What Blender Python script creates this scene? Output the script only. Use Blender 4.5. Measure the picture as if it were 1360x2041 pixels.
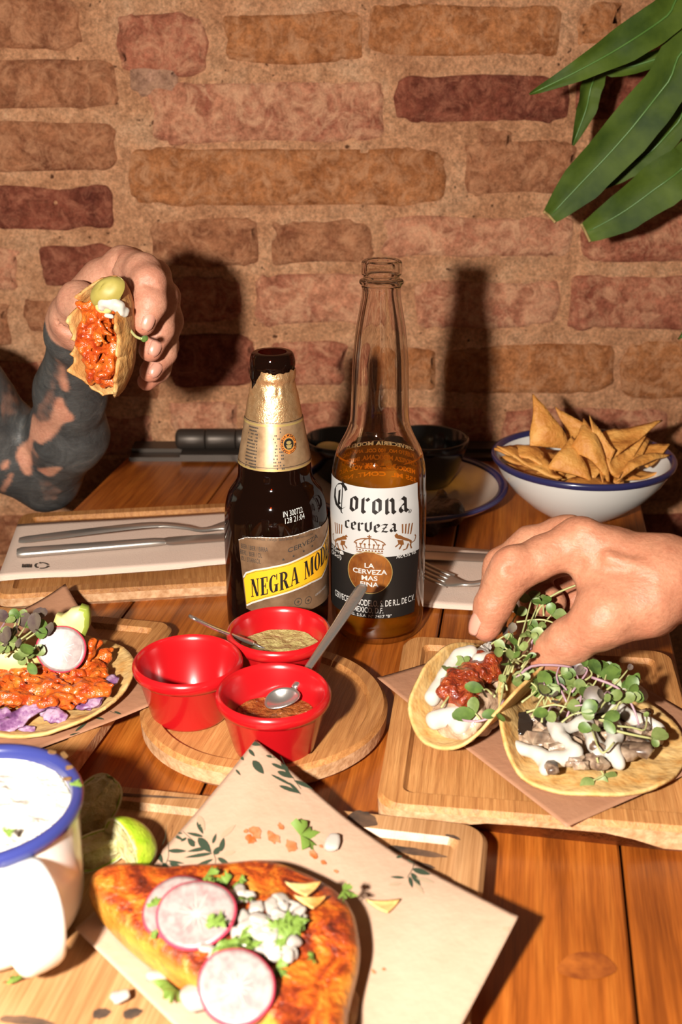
import bpy, bmesh, math, random
import numpy as np
from mathutils import Vector, Matrix

for o in list(bpy.data.objects):
    bpy.data.objects.remove(o)
SC = bpy.context.scene
COL = SC.collection
TZ = 0.75                      # height of the table top above the floor
WALL_Y = 1.068                 # plane of the brick wall

# ------------------------------------------------------------------ camera
FPX, PITCH, HC = 2300.0, math.radians(21.5), 0.351      # focal length in pixels, pitch, height over the table
CP, SP = math.cos(PITCH), math.sin(PITCH)
cd = bpy.data.cameras.new('camera')
cam = bpy.data.objects.new('camera', cd)
COL.objects.link(cam)
cam.location = (0, 0, TZ + HC)
cam.rotation_euler = (math.pi / 2 - PITCH, 0, 0)
cd.sensor_fit = 'VERTICAL'
cd.sensor_height = 36.0
cd.sensor_width = 24.0
cd.lens = 36.0 * FPX / 2041.0
cd.clip_start = 0.01
cd.dof.use_dof = True
cd.dof.focus_distance = 0.70
cd.dof.aperture_fstop = 11.0
SC.camera = cam

# ------------------------------------------------------------------ light
world = bpy.data.worlds.new('world')
SC.world = world
world.use_nodes = True
bg = world.node_tree.nodes['Background']
bg.inputs[0].default_value = (1.0, 0.62, 0.38, 1)
bg.inputs[1].default_value = 0.075

fl = bpy.data.lights.new('camera_flash', 'POINT')       # the flash beside the lens
fl.energy = 52.0
fl.color = (1.0, 0.93, 0.83)
fl.shadow_soft_size = 0.016
flo = bpy.data.objects.new('camera_flash', fl)
COL.objects.link(flo)
flo.location = (-0.150, -0.01, TZ + 0.362)

SC.cycles.transparent_max_bounces = 32
SC.view_settings.view_transform = 'Standard'
SC.view_settings.look = 'None'
SC.view_settings.gamma = 1.0
SC.view_settings.use_curve_mapping = False
SC.view_settings.exposure = 0.0

# ------------------------------------------------------------------ pixel helpers
def P(x, y, h=0.0):
    """photo pixel -> point on the horizontal plane h metres above the table top"""
    u = (x - 680) / FPX; v = (y - 1020.5) / FPX
    k = (HC - h) / (SP + v * CP)
    return Vector((u * k, (CP - v * SP) * k, TZ + h))

def Q(x, y, Y):
    """photo pixel -> point on the vertical plane at distance Y"""
    u = (x - 680) / FPX; v = (y - 1020.5) / FPX
    k = Y / (CP - v * SP)
    return Vector((u * k, Y, TZ + HC - k * (SP + v * CP)))

def W(p):
    X, Y, Z = p[0], p[1], p[2] - TZ
    d = Y * CP - (Z - HC) * SP; yy = (Z - HC) * CP + Y * SP
    return (680 + FPX * X / d, 1020.5 - FPX * yy / d)

def cylhit(x, y, ax, ay, r):
    """photo pixel -> (angle, height) on an upright cylinder; angle 0 faces -Y"""
    u = (x - 680) / FPX; v = (y - 1020.5) / FPX
    d = (u, CP - v * SP, -(SP + v * CP))
    a = d[0] ** 2 + d[1] ** 2
    b = -2 * (d[0] * ax + d[1] * ay)
    c = ax * ax + ay * ay - r * r
    q = b * b - 4 * a * c
    if q < 0: q = 0
    t = (-b - math.sqrt(q)) / (2 * a)
    px, py = d[0] * t - ax, d[1] * t - ay
    return math.atan2(px, -py), TZ + HC + d[2] * t

# ------------------------------------------------------------------ object helpers
MW = {}
def link(o, parent=None, mw=None):
    COL.objects.link(o)
    if mw is None: mw = Matrix.Identity(4)
    if parent is not None:
        o.parent = parent
        o.matrix_parent_inverse = Matrix.Identity(4)
        o.matrix_basis = MW[parent.name].inverted() @ mw
    else:
        o.matrix_basis = mw
    MW[o.name] = mw
    return o

def tag(o, label=None, cat=None, group=None, kind=None):
    if label: o['label'] = label
    if cat: o['category'] = cat
    if group: o['group'] = group
    if kind: o['kind'] = kind
    return o

def thing(name, loc, label, cat, group=None, rz=0.0):
    o = bpy.data.objects.new(name, None)
    o.empty_display_size = 0.02
    link(o, None, Matrix.Translation(Vector(loc)) @ Matrix.Rotation(rz, 4, 'Z'))
    return tag(o, label, cat, group)

def mesh(name, verts, faces, mat, parent=None, smooth=True, world=True, origin=None, rz=0.0, mw=None):
    """one mesh object; verts in world coordinates (world=True) or in the frame of mw"""
    me = bpy.data.meshes.new(name)
    if mw is None:
        if parent is not None: mw = MW[parent.name].copy()
        elif origin is not None: mw = Matrix.Translation(Vector(origin)) @ Matrix.Rotation(rz, 4, 'Z')
        else: mw = Matrix.Identity(4)
    if isinstance(verts, np.ndarray):
        V = verts.astype(np.float64)
    else:
        V = np.array([tuple(v) for v in verts], dtype=np.float64).reshape(-1, 3)
    if world:
        im = np.array(mw.inverted())
        V = V @ im[:3, :3].T + im[:3, 3]
    me.from_pydata(V.tolist(), [], faces if isinstance(faces, list) else faces.tolist())
    me.update()
    if smooth:
        me.polygons.foreach_set('use_smooth', [True] * len(me.polygons))
    if mat is not None: me.materials.append(mat)
    o = bpy.data.objects.new(name, me)
    return link(o, parent, mw)

def autosmooth(o, ang=40):
    """keep hard edges hard"""
    me = o.data
    bm = bmesh.new(); bm.from_mesh(me)
    lim = math.radians(ang)
    for e in bm.edges:
        if len(e.link_faces) == 2 and e.calc_face_angle(0) > lim: e.smooth = False
    bm.to_mesh(me); bm.free()
    return o

def copyobj(o, parent, mw):
    c = o.copy(); link(c, parent, mw)
    return c

def merge(*parts):
    V, Fc, n = [], [], 0
    for v, f in parts:
        v = [tuple(a) for a in v]
        V += v; Fc += [tuple(i + n for i in q) for q in f]; n += len(v)
    return V, Fc

def lathe(profile, center, n=64, cap0=False, cap1=False, ph0=0.0):
    """profile [(r, z)] around the vertical axis at center (z added to center.z)"""
    V, Fc = [], []
    cx, cy, cz = center
    for r, z in profile:
        for i in range(n):
            a = ph0 + 2 * math.pi * i / n
            V.append((cx + r * math.cos(a), cy + r * math.sin(a), cz + z))
    for j in range(len(profile) - 1):
        for i in range(n):
            i2 = (i + 1) % n
            Fc.append((j * n + i, j * n + i2, (j + 1) * n + i2, (j + 1) * n + i))
    if cap0: Fc.append(tuple(reversed(range(n))))
    if cap1: Fc.append(tuple((len(profile) - 1) * n + i for i in range(n)))
    return V, Fc

def spline(pts, n):
    """Catmull-Rom through tuples of any length"""
    A = np.array(pts, dtype=float)
    m = len(A)
    out = []
    for t in np.linspace(0, m - 1, n):
        i = min(int(t), m - 2); f = t - i
        p0 = A[max(i - 1, 0)]; p1 = A[i]; p2 = A[i + 1]; p3 = A[min(i + 2, m - 1)]
        out.append(0.5 * ((2 * p1) + (-p0 + p2) * f + (2 * p0 - 5 * p1 + 4 * p2 - p3) * f * f + (-p0 + 3 * p1 - 3 * p2 + p3) * f ** 3))
    return np.array(out)

def tube(path, radii, n=8, cap=True, flat=1.0, up=(0, 0, 1)):
    """swept round (or flattened) section; flat scales the section along 'up'"""
    Pth = [Vector(p) for p in path]
    V, Fc = [], []
    m = len(Pth)
    if not hasattr(radii, '__len__'): radii = [radii] * m
    upv = Vector(up)
    for j in range(m):
        t = (Pth[min(j + 1, m - 1)] - Pth[max(j - 1, 0)]).normalized()
        s = t.cross(upv)
        if s.length < 1e-4: s = t.cross(Vector((0, 1, 0.01)))
        s.normalize()
        w = s.cross(t).normalized()
        for i in range(n):
            a = 2 * math.pi * i / n
            V.append(Pth[j] + s * (math.cos(a) * radii[j]) + w * (math.sin(a) * radii[j] * flat))
    for j in range(m - 1):
        for i in range(n):
            i2 = (i + 1) % n
            Fc.append((j * n + i, j * n + i2, (j + 1) * n + i2, (j + 1) * n + i))
    if cap:
        Fc.append(tuple(reversed(range(n)))); Fc.append(tuple((m - 1) * n + i for i in range(n)))
    return V, Fc

def grid(nu, nv, fn, thick=0.0):
    """fn(u,v) in 0..1 -> point; thick adds a lower skin"""
    V = [Vector(fn(i / (nu - 1), j / (nv - 1))) for j in range(nv) for i in range(nu)]
    Fc = [(j * nu + i, j * nu + i + 1, (j + 1) * nu + i + 1, (j + 1) * nu + i) for j in range(nv - 1) for i in range(nu - 1)]
    if thick:
        n = nu * nv
        N = []
        for j in range(nv):
            for i in range(nu):
                a = V[j * nu + min(i + 1, nu - 1)] - V[j * nu + max(i - 1, 0)]
                b = V[min(j + 1, nv - 1) * nu + i] - V[max(j - 1, 0) * nu + i]
                q = a.cross(b)
                N.append(q.normalized() if q.length > 1e-12 else Vector((0, 0, 1)))
        V += [V[k] - N[k] * thick for k in range(n)]
        Fc += [tuple(n + k for k in reversed(f)) for f in Fc]
        rim = [i for i in range(nu)] + [j * nu + nu - 1 for j in range(1, nv)] + [(nv - 1) * nu + i for i in range(nu - 2, -1, -1)] + [j * nu for j in range(nv - 2, 0, -1)]
        for a in range(len(rim)):
            b = rim[(a + 1) % len(rim)]
            Fc.append((rim[a], n + rim[a], n + b, b))
    return V, Fc

def disc(nr, na, fn, thick=0.0):
    """fn(r 0..1, angle) -> point; optional lower skin"""
    V = [Vector(fn(0, 0))]
    for j in range(1, nr + 1):
        for i in range(na):
            V.append(Vector(fn(j / nr, 2 * math.pi * i / na)))
    Fc = [(0, 1 + i, 1 + (i + 1) % na) for i in range(na)]
    for j in range(nr - 1):
        for i in range(na):
            i2 = (i + 1) % na
            Fc.append((1 + j * na + i, 1 + (j + 1) * na + i, 1 + (j + 1) * na + i2, 1 + j * na + i2))
    if thick:
        bm = bmesh.new()
        vs = [bm.verts.new(v) for v in V]
        for f in Fc: bm.faces.new([vs[k] for k in f])
        bm.normal_update()
        N = [v.normal.copy() for v in vs]
        bm.free()
        n = len(V)
        V += [V[k] - N[k] * thick for k in range(n)]
        Fc += [tuple(n + k for k in reversed(f)) for f in Fc]
        base = 1 + (nr - 1) * na
        for i in range(na):
            i2 = (i + 1) % na
            Fc.append((base + i, n + base + i, n + base + i2, base + i2))
    return V, Fc

# ------------------------------------------------------------------ numpy noise and distance-field meshing
LAT = {}
def lattice(seed):
    if seed not in LAT: LAT[seed] = np.random.RandomState(seed).uniform(-1, 1, (32, 32, 32))
    return LAT[seed]
def vnoise(X, Y, Z, scale, seed=0):
    """smooth value noise -1..1 on arrays; scale = feature size"""
    L = lattice(seed)
    x, y, z = X / scale + 7.3, Y / scale + 3.1, Z / scale + 11.7
    xi, yi, zi = np.floor(x).astype(int), np.floor(y).astype(int), np.floor(z).astype(int)
    fx, fy, fz = x - xi, y - yi, z - zi
    fx, fy, fz = fx * fx * (3 - 2 * fx), fy * fy * (3 - 2 * fy), fz * fz * (3 - 2 * fz)
    def g(a, b, c): return L[(xi + a) & 31, (yi + b) & 31, (zi + c) & 31]
    return ((g(0,0,0)*(1-fx)+g(1,0,0)*fx)*(1-fy)+(g(0,1,0)*(1-fx)+g(1,1,0)*fx)*fy)*(1-fz) + ((g(0,0,1)*(1-fx)+g(1,0,1)*fx)*(1-fy)+(g(0,1,1)*(1-fx)+g(1,1,1)*fx)*fy)*fz

def n1(x, y, z, scale, seed=0):
    """the same noise at one point"""
    L = lattice(seed)
    x, y, z = x / scale + 7.3, y / scale + 3.1, z / scale + 11.7
    xi, yi, zi = math.floor(x), math.floor(y), math.floor(z)
    fx, fy, fz = x - xi, y - yi, z - zi
    fx, fy, fz = fx * fx * (3 - 2 * fx), fy * fy * (3 - 2 * fy), fz * fz * (3 - 2 * fz)
    x0, x1, y0, y1, z0, z1 = xi & 31, (xi + 1) & 31, yi & 31, (yi + 1) & 31, zi & 31, (zi + 1) & 31
    a = (L[x0, y0, z0] * (1 - fx) + L[x1, y0, z0] * fx) * (1 - fy) + (L[x0, y1, z0] * (1 - fx) + L[x1, y1, z0] * fx) * fy
    b = (L[x0, y0, z1] * (1 - fx) + L[x1, y0, z1] * fx) * (1 - fy) + (L[x0, y1, z1] * (1 - fx) + L[x1, y1, z1] * fx) * fy
    return float(a * (1 - fz) + b * fz)

class Field:
    def __init__(self, lo, hi, vox):
        self.lo = np.array(lo, float); self.vox = vox
        self.n = np.ceil((np.array(hi, float) - self.lo) / vox).astype(int) + 1
        self.f = np.full(self.n, 0.05)
    def _sub(self, lo, hi):
        a = np.clip(np.floor((np.array(lo) - self.lo) / self.vox).astype(int), 0, self.n)
        b = np.clip(np.ceil((np.array(hi) - self.lo) / self.vox).astype(int) + 1, 0, self.n)
        sl = tuple(slice(a[i], b[i]) for i in range(3))
        ax = [self.lo[i] + self.vox * np.arange(a[i], b[i]) for i in range(3)]
        return sl, np.meshgrid(*ax, indexing='ij')
    def cone(self, a, b, ra, rb, k=0.004, carve=False):
        a = np.array(a, float); b = np.array(b, float)
        m = max(ra, rb) + k * 1.5 + 3 * self.vox
        sl, (X, Y, Z) = self._sub(np.minimum(a, b) - m, np.maximum(a, b) + m)
        if X.size == 0: return
        ba = b - a; L2 = max(ba @ ba, 1e-12)
        h = np.clip(((X - a[0]) * ba[0] + (Y - a[1]) * ba[1] + (Z - a[2]) * ba[2]) / L2, 0, 1)
        d = np.sqrt((X - a[0] - ba[0] * h) ** 2 + (Y - a[1] - ba[1] * h) ** 2 + (Z - a[2] - ba[2] * h) ** 2) - (ra + (rb - ra) * h)
        g = self.f[sl]
        if carve:
            d = -d
            hh = np.clip(0.5 - 0.5 * (g - d) / k, 0, 1)
            self.f[sl] = g * (1 - hh) + d * hh + k * hh * (1 - hh)
        elif k > 0:
            hh = np.clip(0.5 + 0.5 * (g - d) / k, 0, 1)
            self.f[sl] = g * (1 - hh) + d * hh - k * hh * (1 - hh)
        else:
            self.f[sl] = np.minimum(g, d)
    def chain(self, pts, k=0.004):
        for (p, r), (q, s) in zip(pts[:-1], pts[1:]): self.cone(p, q, r, s, k)
    def union(self, other):
        self.f = np.minimum(self.f, other.f)
    def blend(self, other, k):
        h = np.clip(0.5 + 0.5 * (self.f - other.f) / k, 0, 1)
        self.f = self.f * (1 - h) + other.f * h - k * h * (1 - h)
    def like(self):
        o = Field(self.lo, self.lo, self.vox); o.n = self.n.copy(); o.f = np.full(self.n, 0.05); return o
    def rough(self, scale, amp, seed=0):
        band = np.abs(self.f) < amp * 4 + self.vox * 3
        I = np.nonzero(band)
        C = [self.lo[i] + self.vox * I[i] for i in range(3)]
        self.f[I] += amp * vnoise(C[0], C[1], C[2], scale, seed)
    def floor(self, fn):
        """cut away whatever lies below z = fn(x, y) (number)"""
        Z = self.lo[2] + self.vox * np.arange(self.n[2])
        self.f = np.maximum(self.f, (fn - Z)[None, None, :])
    def net(self):
        f = self.f; s = f < 0
        c = np.zeros(tuple(self.n - 1), int)
        acc = np.zeros(tuple(self.n - 1) + (3,)); cnt = np.zeros(tuple(self.n - 1))
        nx, ny, nz = self.n
        def cut(o, sh): return o[sh[0]:nx - 1 + sh[0], sh[1]:ny - 1 + sh[1], sh[2]:nz - 1 + sh[2]]
        corners = [(i, j, k) for i in (0, 1) for j in (0, 1) for k in (0, 1)]
        for a in corners:
            for ax in range(3):
                if a[ax]: continue
                b = list(a); b[ax] = 1; b = tuple(b)
                fa, fb = cut(f, a), cut(f, b)
                x = (fa < 0) != (fb < 0)
                with np.errstate(divide='ignore', invalid='ignore'):
                    t = np.where(x, fa / (fa - fb), 0)
                for d in range(3):
                    acc[..., d] += np.where(x, a[d] + (t if d == ax else 0), 0)
                cnt += x
        act = cnt > 0
        idx = np.full(act.shape, -1, int)
        idx[act] = np.arange(act.sum())
        I = np.array(np.nonzero(act)).T
        V = self.lo + self.vox * (I + acc[act] / cnt[act][:, None])
        F_ = []
        for ax in range(3):
            o1, o2 = [(1, 2), (2, 0), (0, 1)][ax]
            sl0 = [slice(1, -1)] * 3; sl1 = [slice(1, -1)] * 3
            sl0[ax] = slice(0, -1); sl1[ax] = slice(1, None)
            a, b = s[tuple(sl0)], s[tuple(sl1)]
            off = np.array([1, 1, 1]); off[ax] = 0
            for flip, msk in ((False, a & ~b), (True, ~a & b)):
                J = np.array(np.nonzero(msk)).T + off
                if len(J) == 0: continue
                def cell(d1, d2):
                    K = J.copy(); K[:, o1] -= d1; K[:, o2] -= d2
                    return idx[K[:, 0], K[:, 1], K[:, 2]]
                q = np.stack([cell(1, 1), cell(0, 1), cell(0, 0), cell(1, 0)], 1)
                if flip: q = q[:, ::-1]
                q = q[(q >= 0).all(1)]
                F_.append(q)
        return V, np.concatenate(F_)

def setattr_float(o, name, vals):
    a = o.data.attributes.new(name, 'FLOAT', 'POINT')
    a.data.foreach_set('value', np.asarray(vals, dtype=np.float32))

def inpoly(x, y, poly):
    c = False; n = len(poly)
    j = n - 1
    for i in range(n):
        xi, yi = poly[i]; xj, yj = poly[j]
        if (yi > y) != (yj > y) and x < (xj - xi) * (y - yi) / (yj - yi + 1e-12) + xi: c = not c
        j = i
    return c

# ------------------------------------------------------------------ flat shapes (print) laid on curved surfaces
def flatmesh(polys, step=None, ystep=None):
    """list of 2-D polygons -> (verts2d, faces), cut into strips so that it can be bent"""
    bm = bmesh.new()
    for poly in polys:
        vs = [bm.verts.new((p[0], p[1], 0)) for p in poly]
        try: bm.faces.new(vs)
        except ValueError: continue
    return flat_finish(bm, step, ystep)

def flat_finish(bm, step=None, ystep=None):
    bmesh.ops.triangulate(bm, faces=bm.faces[:])
    mid = sum((v.co for v in bm.verts), Vector()) / max(1, len(bm.verts))
    K = 1000.0                                  # work in millimetres round the middle: single precision
    for v in bm.verts: v.co = (v.co - mid) * K
    step = step * K if step else None; ystep = ystep * K if ystep else None
    if bm.verts:
        for ax, st in ((0, step), (1, ystep)):
            if not st: continue
            lo = min(v.co[ax] for v in bm.verts); hi = max(v.co[ax] for v in bm.verts)
            x = lo + st
            while x < hi:
                co = Vector((0, 0, 0)); co[ax] = x
                no = Vector((0, 0, 0)); no[ax] = 1
                bmesh.ops.bisect_plane(bm, geom=bm.verts[:] + bm.edges[:] + bm.faces[:], dist=1e-5, plane_co=co, plane_no=no)
                x += st
    for f in bm.faces:
        f.normal_update()
        if f.normal.z < 0: f.normal_flip()
    bm.verts.index_update()
    V = [(v.co.x / K + mid.x, v.co.y / K + mid.y) for v in bm.verts]
    Fc = [tuple(v.index for v in f.verts) for f in bm.faces]
    bm.free()
    return V, Fc

def text2d(body, size, bold=0.0, cond=1.0, spacing=1.0, align='CENTER'):
    cu = bpy.data.curves.new('t', 'FONT')
    cu.body = body; cu.size = 1.0; cu.align_x = align; cu.offset = bold
    cu.space_character = spacing; cu.resolution_u = 3
    o = bpy.data.objects.new('t', cu); COL.objects.link(o)
    dg = bpy.context.evaluated_depsgraph_get()
    me = bpy.data.meshes.new_from_object(o.evaluated_get(dg))
    bm = bmesh.new(); bm.from_mesh(me)
    for v in bm.verts: v.co = Vector((v.co.x * cond * size, v.co.y * size, 0))
    bpy.data.objects.remove(o); bpy.data.curves.remove(cu); bpy.data.meshes.remove(me)
    return bm

def nib(strokes, w, ang=40):
    """broad-pen strokes -> polygons"""
    nx, ny = math.cos(math.radians(ang)) * w / 2, math.sin(math.radians(ang)) * w / 2
    out = []
    for st in strokes:
        for (a, b), (c, d) in zip(st[:-1], st[1:]):
            q = [(a - nx, b - ny), (a + nx, b + ny), (c + nx, d + ny), (c - nx, d - ny)]
            ar = sum(q[i][0] * q[(i + 1) % 4][1] - q[(i + 1) % 4][0] * q[i][1] for i in range(4))
            if abs(ar) < 1e-10:
                continue
            if ar < 0: q.reverse()
            out.append(q)
    return out
def line2d(a, b, w):
    dx, dy = b[0] - a[0], b[1] - a[1]; L = math.hypot(dx, dy) + 1e-12
    nx, ny = -dy / L * w / 2, dx / L * w / 2
    return [(a[0] - nx, a[1] - ny), (b[0] - nx, b[1] - ny), (b[0] + nx, b[1] + ny), (a[0] + nx, a[1] + ny)]
def ell2d(cx, cy, a, b, n=24, rot=0.0):
    c, s = math.cos(rot), math.sin(rot)
    return [(cx + a * math.cos(t) * c - b * math.sin(t) * s, cy + a * math.cos(t) * s + b * math.sin(t) * c) for t in [2 * math.pi * i / n for i in range(n)]]
def ring2d(cx, cy, r0, r1, n=32):
    out = []
    for i in range(n):
        a, b = 2 * math.pi * i / n, 2 * math.pi * (i + 1) / n
        out.append([(cx + r0 * math.cos(a), cy + r0 * math.sin(a)), (cx + r1 * math.cos(a), cy + r1 * math.sin(a)), (cx + r1 * math.cos(b), cy + r1 * math.sin(b)), (cx + r0 * math.cos(b), cy + r0 * math.sin(b))])
    return out

# ------------------------------------------------------------------ materials
def C(r, g, b):
    f = lambda v: (v / 255 / 12.92) if v / 255 <= 0.04045 else ((v / 255 + 0.055) / 1.055) ** 2.4
    return (f(r), f(g), f(b))

class NT:
    def __init__(self, name):
        self.m = bpy.data.materials.new(name); self.m.use_nodes = True
        self.t = self.m.node_tree; self.t.nodes.clear()
        self.out = self.n('ShaderNodeOutputMaterial')
    def n(self, typ, **kw):
        x = self.t.nodes.new(typ)
        for k, v in kw.items(): setattr(x, k, v)
        return x
    def l(self, a, b): self.t.links.new(a, b)
    def coord(self, stretch=(1, 1, 1), rot=(0, 0, 0), kind='Object', rand=False):
        tc = self.n('ShaderNodeTexCoord'); mp = self.n('ShaderNodeMapping')
        mp.inputs['Scale'].default_value = stretch; mp.inputs['Rotation'].default_value = rot
        self.l(tc.outputs[kind], mp.inputs['Vector'])
        if rand:
            oi = self.n('ShaderNodeObjectInfo'); ml = self.n('ShaderNodeMath', operation='MULTIPLY')
            ml.inputs[1].default_value = 37.0
            self.l(oi.outputs['Random'], ml.inputs[0])
            cb = self.n('ShaderNodeCombineXYZ')
            for i in range(3): self.l(ml.outputs[0], cb.inputs[i])
            ad = self.n('ShaderNodeVectorMath', operation='ADD')
            self.l(mp.outputs[0], ad.inputs[0]); self.l(cb.outputs[0], ad.inputs[1])
            return ad.outputs[0]
        return mp.outputs[0]
    def noise(self, vec, scale, detail=4, rough=0.6, dist=0.0):
        x = self.n('ShaderNodeTexNoise')
        x.inputs['Scale'].default_value = scale; x.inputs['Detail'].default_value = detail
        x.inputs['Roughness'].default_value = rough; x.inputs['Distortion'].default_value = dist
        self.l(vec, x.inputs['Vector'])
        return x.outputs['Fac']
    def ramp(self, fac, stops):
        r = self.n('ShaderNodeValToRGB')
        e = r.color_ramp.elements
        while len(e) < len(stops): e.new(0.5)
        for el, (p, c) in zip(e, stops):
            el.position = p; el.color = (c[0], c[1], c[2], 1) if hasattr(c, '__len__') else (c, c, c, 1)
        self.l(fac, r.inputs[0])
        return r.outputs['Color']
    def mix(self, fac, a, b, mode='MIX'):
        x = self.n('ShaderNodeMix', data_type='RGBA', blend_type=mode)
        for s, v in ((x.inputs[0], fac), (x.inputs[6], a), (x.inputs[7], b)):
            if isinstance(v, (int, float)): s.default_value = v
            elif isinstance(v, tuple): s.default_value = (v[0], v[1], v[2], 1)
            else: self.l(v, s)
        return x.outputs[2]
    def bump(self, h, dist, strength=1.0, prev=None):
        b = self.n('ShaderNodeBump'); b.inputs['Distance'].default_value = dist; b.inputs['Strength'].default_value = strength
        self.l(h, b.inputs['Height'])
        if prev is not None: self.l(prev, b.inputs['Normal'])
        return b.outputs[0]
    def attr(self, name):
        a = self.n('ShaderNodeAttribute', attribute_name=name)
        return a.outputs['Fac']
    def pbr(self, color, rough=0.5, normal=None, metal=0.0, coat=0.0, sss=0.0, spec=0.5, sssr=0.004, coatr=0.1, trans=0.0, sheen=0.0):
        p = self.n('ShaderNodeBsdfPrincipled')
        if isinstance(color, tuple): p.inputs['Base Color'].default_value = (*color[:3], 1)
        else: self.l(color, p.inputs['Base Color'])
        if isinstance(rough, (int, float)): p.inputs['Roughness'].default_value = rough
        else: self.l(rough, p.inputs['Roughness'])
        p.inputs['Metallic'].default_value = metal
        p.inputs['Coat Weight'].default_value = coat; p.inputs['Coat Roughness'].default_value = coatr
        p.inputs['Specular IOR Level'].default_value = spec
        p.inputs['Subsurface Weight'].default_value = sss
        p.inputs['Subsurface Scale'].default_value = sssr
        p.inputs['Subsurface Radius'].default_value = (1.0, 0.4, 0.2)
        p.inputs['Transmission Weight'].default_value = trans
        if normal is not None: self.l(normal, p.inputs['Normal'])
        self.l(p.outputs[0], self.out.inputs[0])
        return p

def plain(name, col, rough=0.5, vary=None, scale=60, bump=None, detail=4, **kw):
    """one colour, or a ramp of colours over noise; bump=(scale, distance)"""
    t = NT(name); v = t.coord(rand=True)
    c = col
    if vary: c = t.ramp(t.noise(v, scale, detail), vary)
    nrm = t.bump(t.noise(v, bump[0], 3), bump[1]) if bump else None
    t.pbr(c, rough, nrm, **kw)
    return t.m

def brick_mat(name, base, dark, smear):
    t = NT(name); v = t.coord(rand=True)
    c = t.ramp(t.noise(v, 28, 6, .65, .4), [(.3, dark), (.52, base), (.75, tuple(min(1, x * 1.35) for x in base))])
    fine = t.ramp(t.noise(v, 260, 4, .75), [(.3, (.58, .54, .51)), (.65, (1.18, 1.18, 1.18))])
    c = t.mix(1.0, c, fine, 'MULTIPLY')
    midn = t.ramp(t.noise(v, 80, 6, .72), [(.32, (.70, .64, .60)), (.62, (1.12, 1.12, 1.12))])
    c = t.mix(1.0, c, midn, 'MULTIPLY')
    c = t.mix(t.ramp(t.noise(v, 62, 9, .78, .8), [(.46, 0), (.64, .85)]), c, smear)
    n = t.bump(t.noise(v, 90, 8, .7), .008, .9)
    n = t.bump(t.noise(v, 400, 3, .6), .0012, .7, n)
    t.pbr(c, .9, n, spec=.15)
    return t.m
MORT = (.84, .44, .24)
M_BRICK = dict(
    tan=brick_mat('brick_tan', (.52, .205, .078), (.35, .118, .040), (.70, .35, .18)),
    red=brick_mat('brick_red', (0.502, 0.178, 0.103), (0.317, 0.082, 0.048), (0.766, 0.383, 0.218)),
    pink=brick_mat('brick_pink', (0.620, 0.264, 0.152), (0.396, 0.112, 0.066), (0.871, 0.475, 0.277)),
    dark=brick_mat('brick_dark', (0.264, 0.073, 0.042), (0.132, 0.032, 0.021), (0.502, 0.185, 0.106)),
    brown=brick_mat('brick_brown', (0.436, 0.178, 0.086), (0.251, 0.082, 0.040), (0.686, 0.330, 0.172)),
    grey=brick_mat('brick_grey', (0.502, 0.277, 0.185), (0.343, 0.185, 0.119), (0.660, 0.370, 0.224)))
def _mortar():
    t = NT('mortar'); v = t.coord()
    c = t.ramp(t.noise(v, 14, 8, .7, .3), [(.28, (.60, .27, .135)), (.5, MORT), (.75, (.92, .58, .36))])
    fine = t.ramp(t.noise(v, 330, 3, .75), [(.3, (.68, .63, .60)), (.64, (1.30, 1.28, 1.26))])
    c = t.mix(1.0, c, fine, 'MULTIPLY')
    midn = t.ramp(t.noise(v, 95, 6, .7), [(.32, (.72, .66, .62)), (.62, (1.10, 1.10, 1.10))])
    c = t.mix(1.0, c, midn, 'MULTIPLY')
    pit = t.ramp(t.noise(v, 130, 2, .5), [(.26, 0), (.31, 1)])
    c = t.mix(pit, (.16, .06, .03), c)
    n = t.bump(t.noise(v, 70, 9, .74), .011, 1.0)
    n = t.bump(t.noise(v, 500, 3, .7), .0014, .8, n)
    t.pbr(c, .95, n, spec=.1)
    return t.m
M_MORTAR = _mortar()

def wood_mat(name, light, mid, dark, grain=(30, 1.6, 30), scale=6.0, rough=.35, coat=.25, fine=True, knots=None, ang=0.0, bumpd=.0006, burn=None):
    """grain runs along local Y (turned by ang)"""
    t = NT(name)
    v = t.coord(stretch=grain, rot=(0, 0, ang), rand=True)
    f = t.noise(v, scale, 6, .62, .6)
    c = t.ramp(f, [(.3, dark), (.5, mid), (.72, light)])
    if fine:
        v2 = t.coord(stretch=(grain[0] * 9, grain[1] * 5, grain[2] * 9), rot=(0, 0, ang), rand=True)
        g = t.noise(v2, scale, 3, .6)
        c = t.mix(1.0, c, t.ramp(g, [(.3, (.70, .64, .56)), (.6, (1.08, 1.08, 1.08))]), 'MULTIPLY')
    vb = t.coord(rand=True)
    big = t.noise(vb, 9, 3, .5)
    c = t.mix(1.0, c, t.ramp(big, [(.3, (.74, .68, .60)), (.65, (1.12, 1.12, 1.12))]), 'MULTIPLY')
    if burn:
        vv = t.coord(stretch=burn, rot=(0, 0, ang))
        bf = t.ramp(t.noise(vv, 10, 3, .6, .3), [(.66, 0), (.74, .9)])
        c = t.mix(bf, c, (.05, .025, .015))
    n = t.bump(f, bumpd)
    t.pbr(c, rough, n, coat=coat, coatr=.22, spec=.4)
    return t.m
M_TABLE = wood_mat('table_wood', (.43, .138, .020), (.31, .082, .010), (.145, .032, .004), grain=(30, 1.3, 30), scale=3.6, rough=.38, coat=.3)
M_BAMBOO = wood_mat('bamboo', (.56, .285, .105), (.46, .21, .070), (.33, .135, .042), grain=(60, 2.0, 60), scale=6, rough=.5, coat=.05)
M_BAMBOO_X = wood_mat('bamboo_cross_grain', (.56, .285, .105), (.46, .21, .070), (.33, .135, .042), grain=(60, 2.0, 60), scale=6, rough=.5, coat=.05, ang=math.pi / 2)
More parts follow.
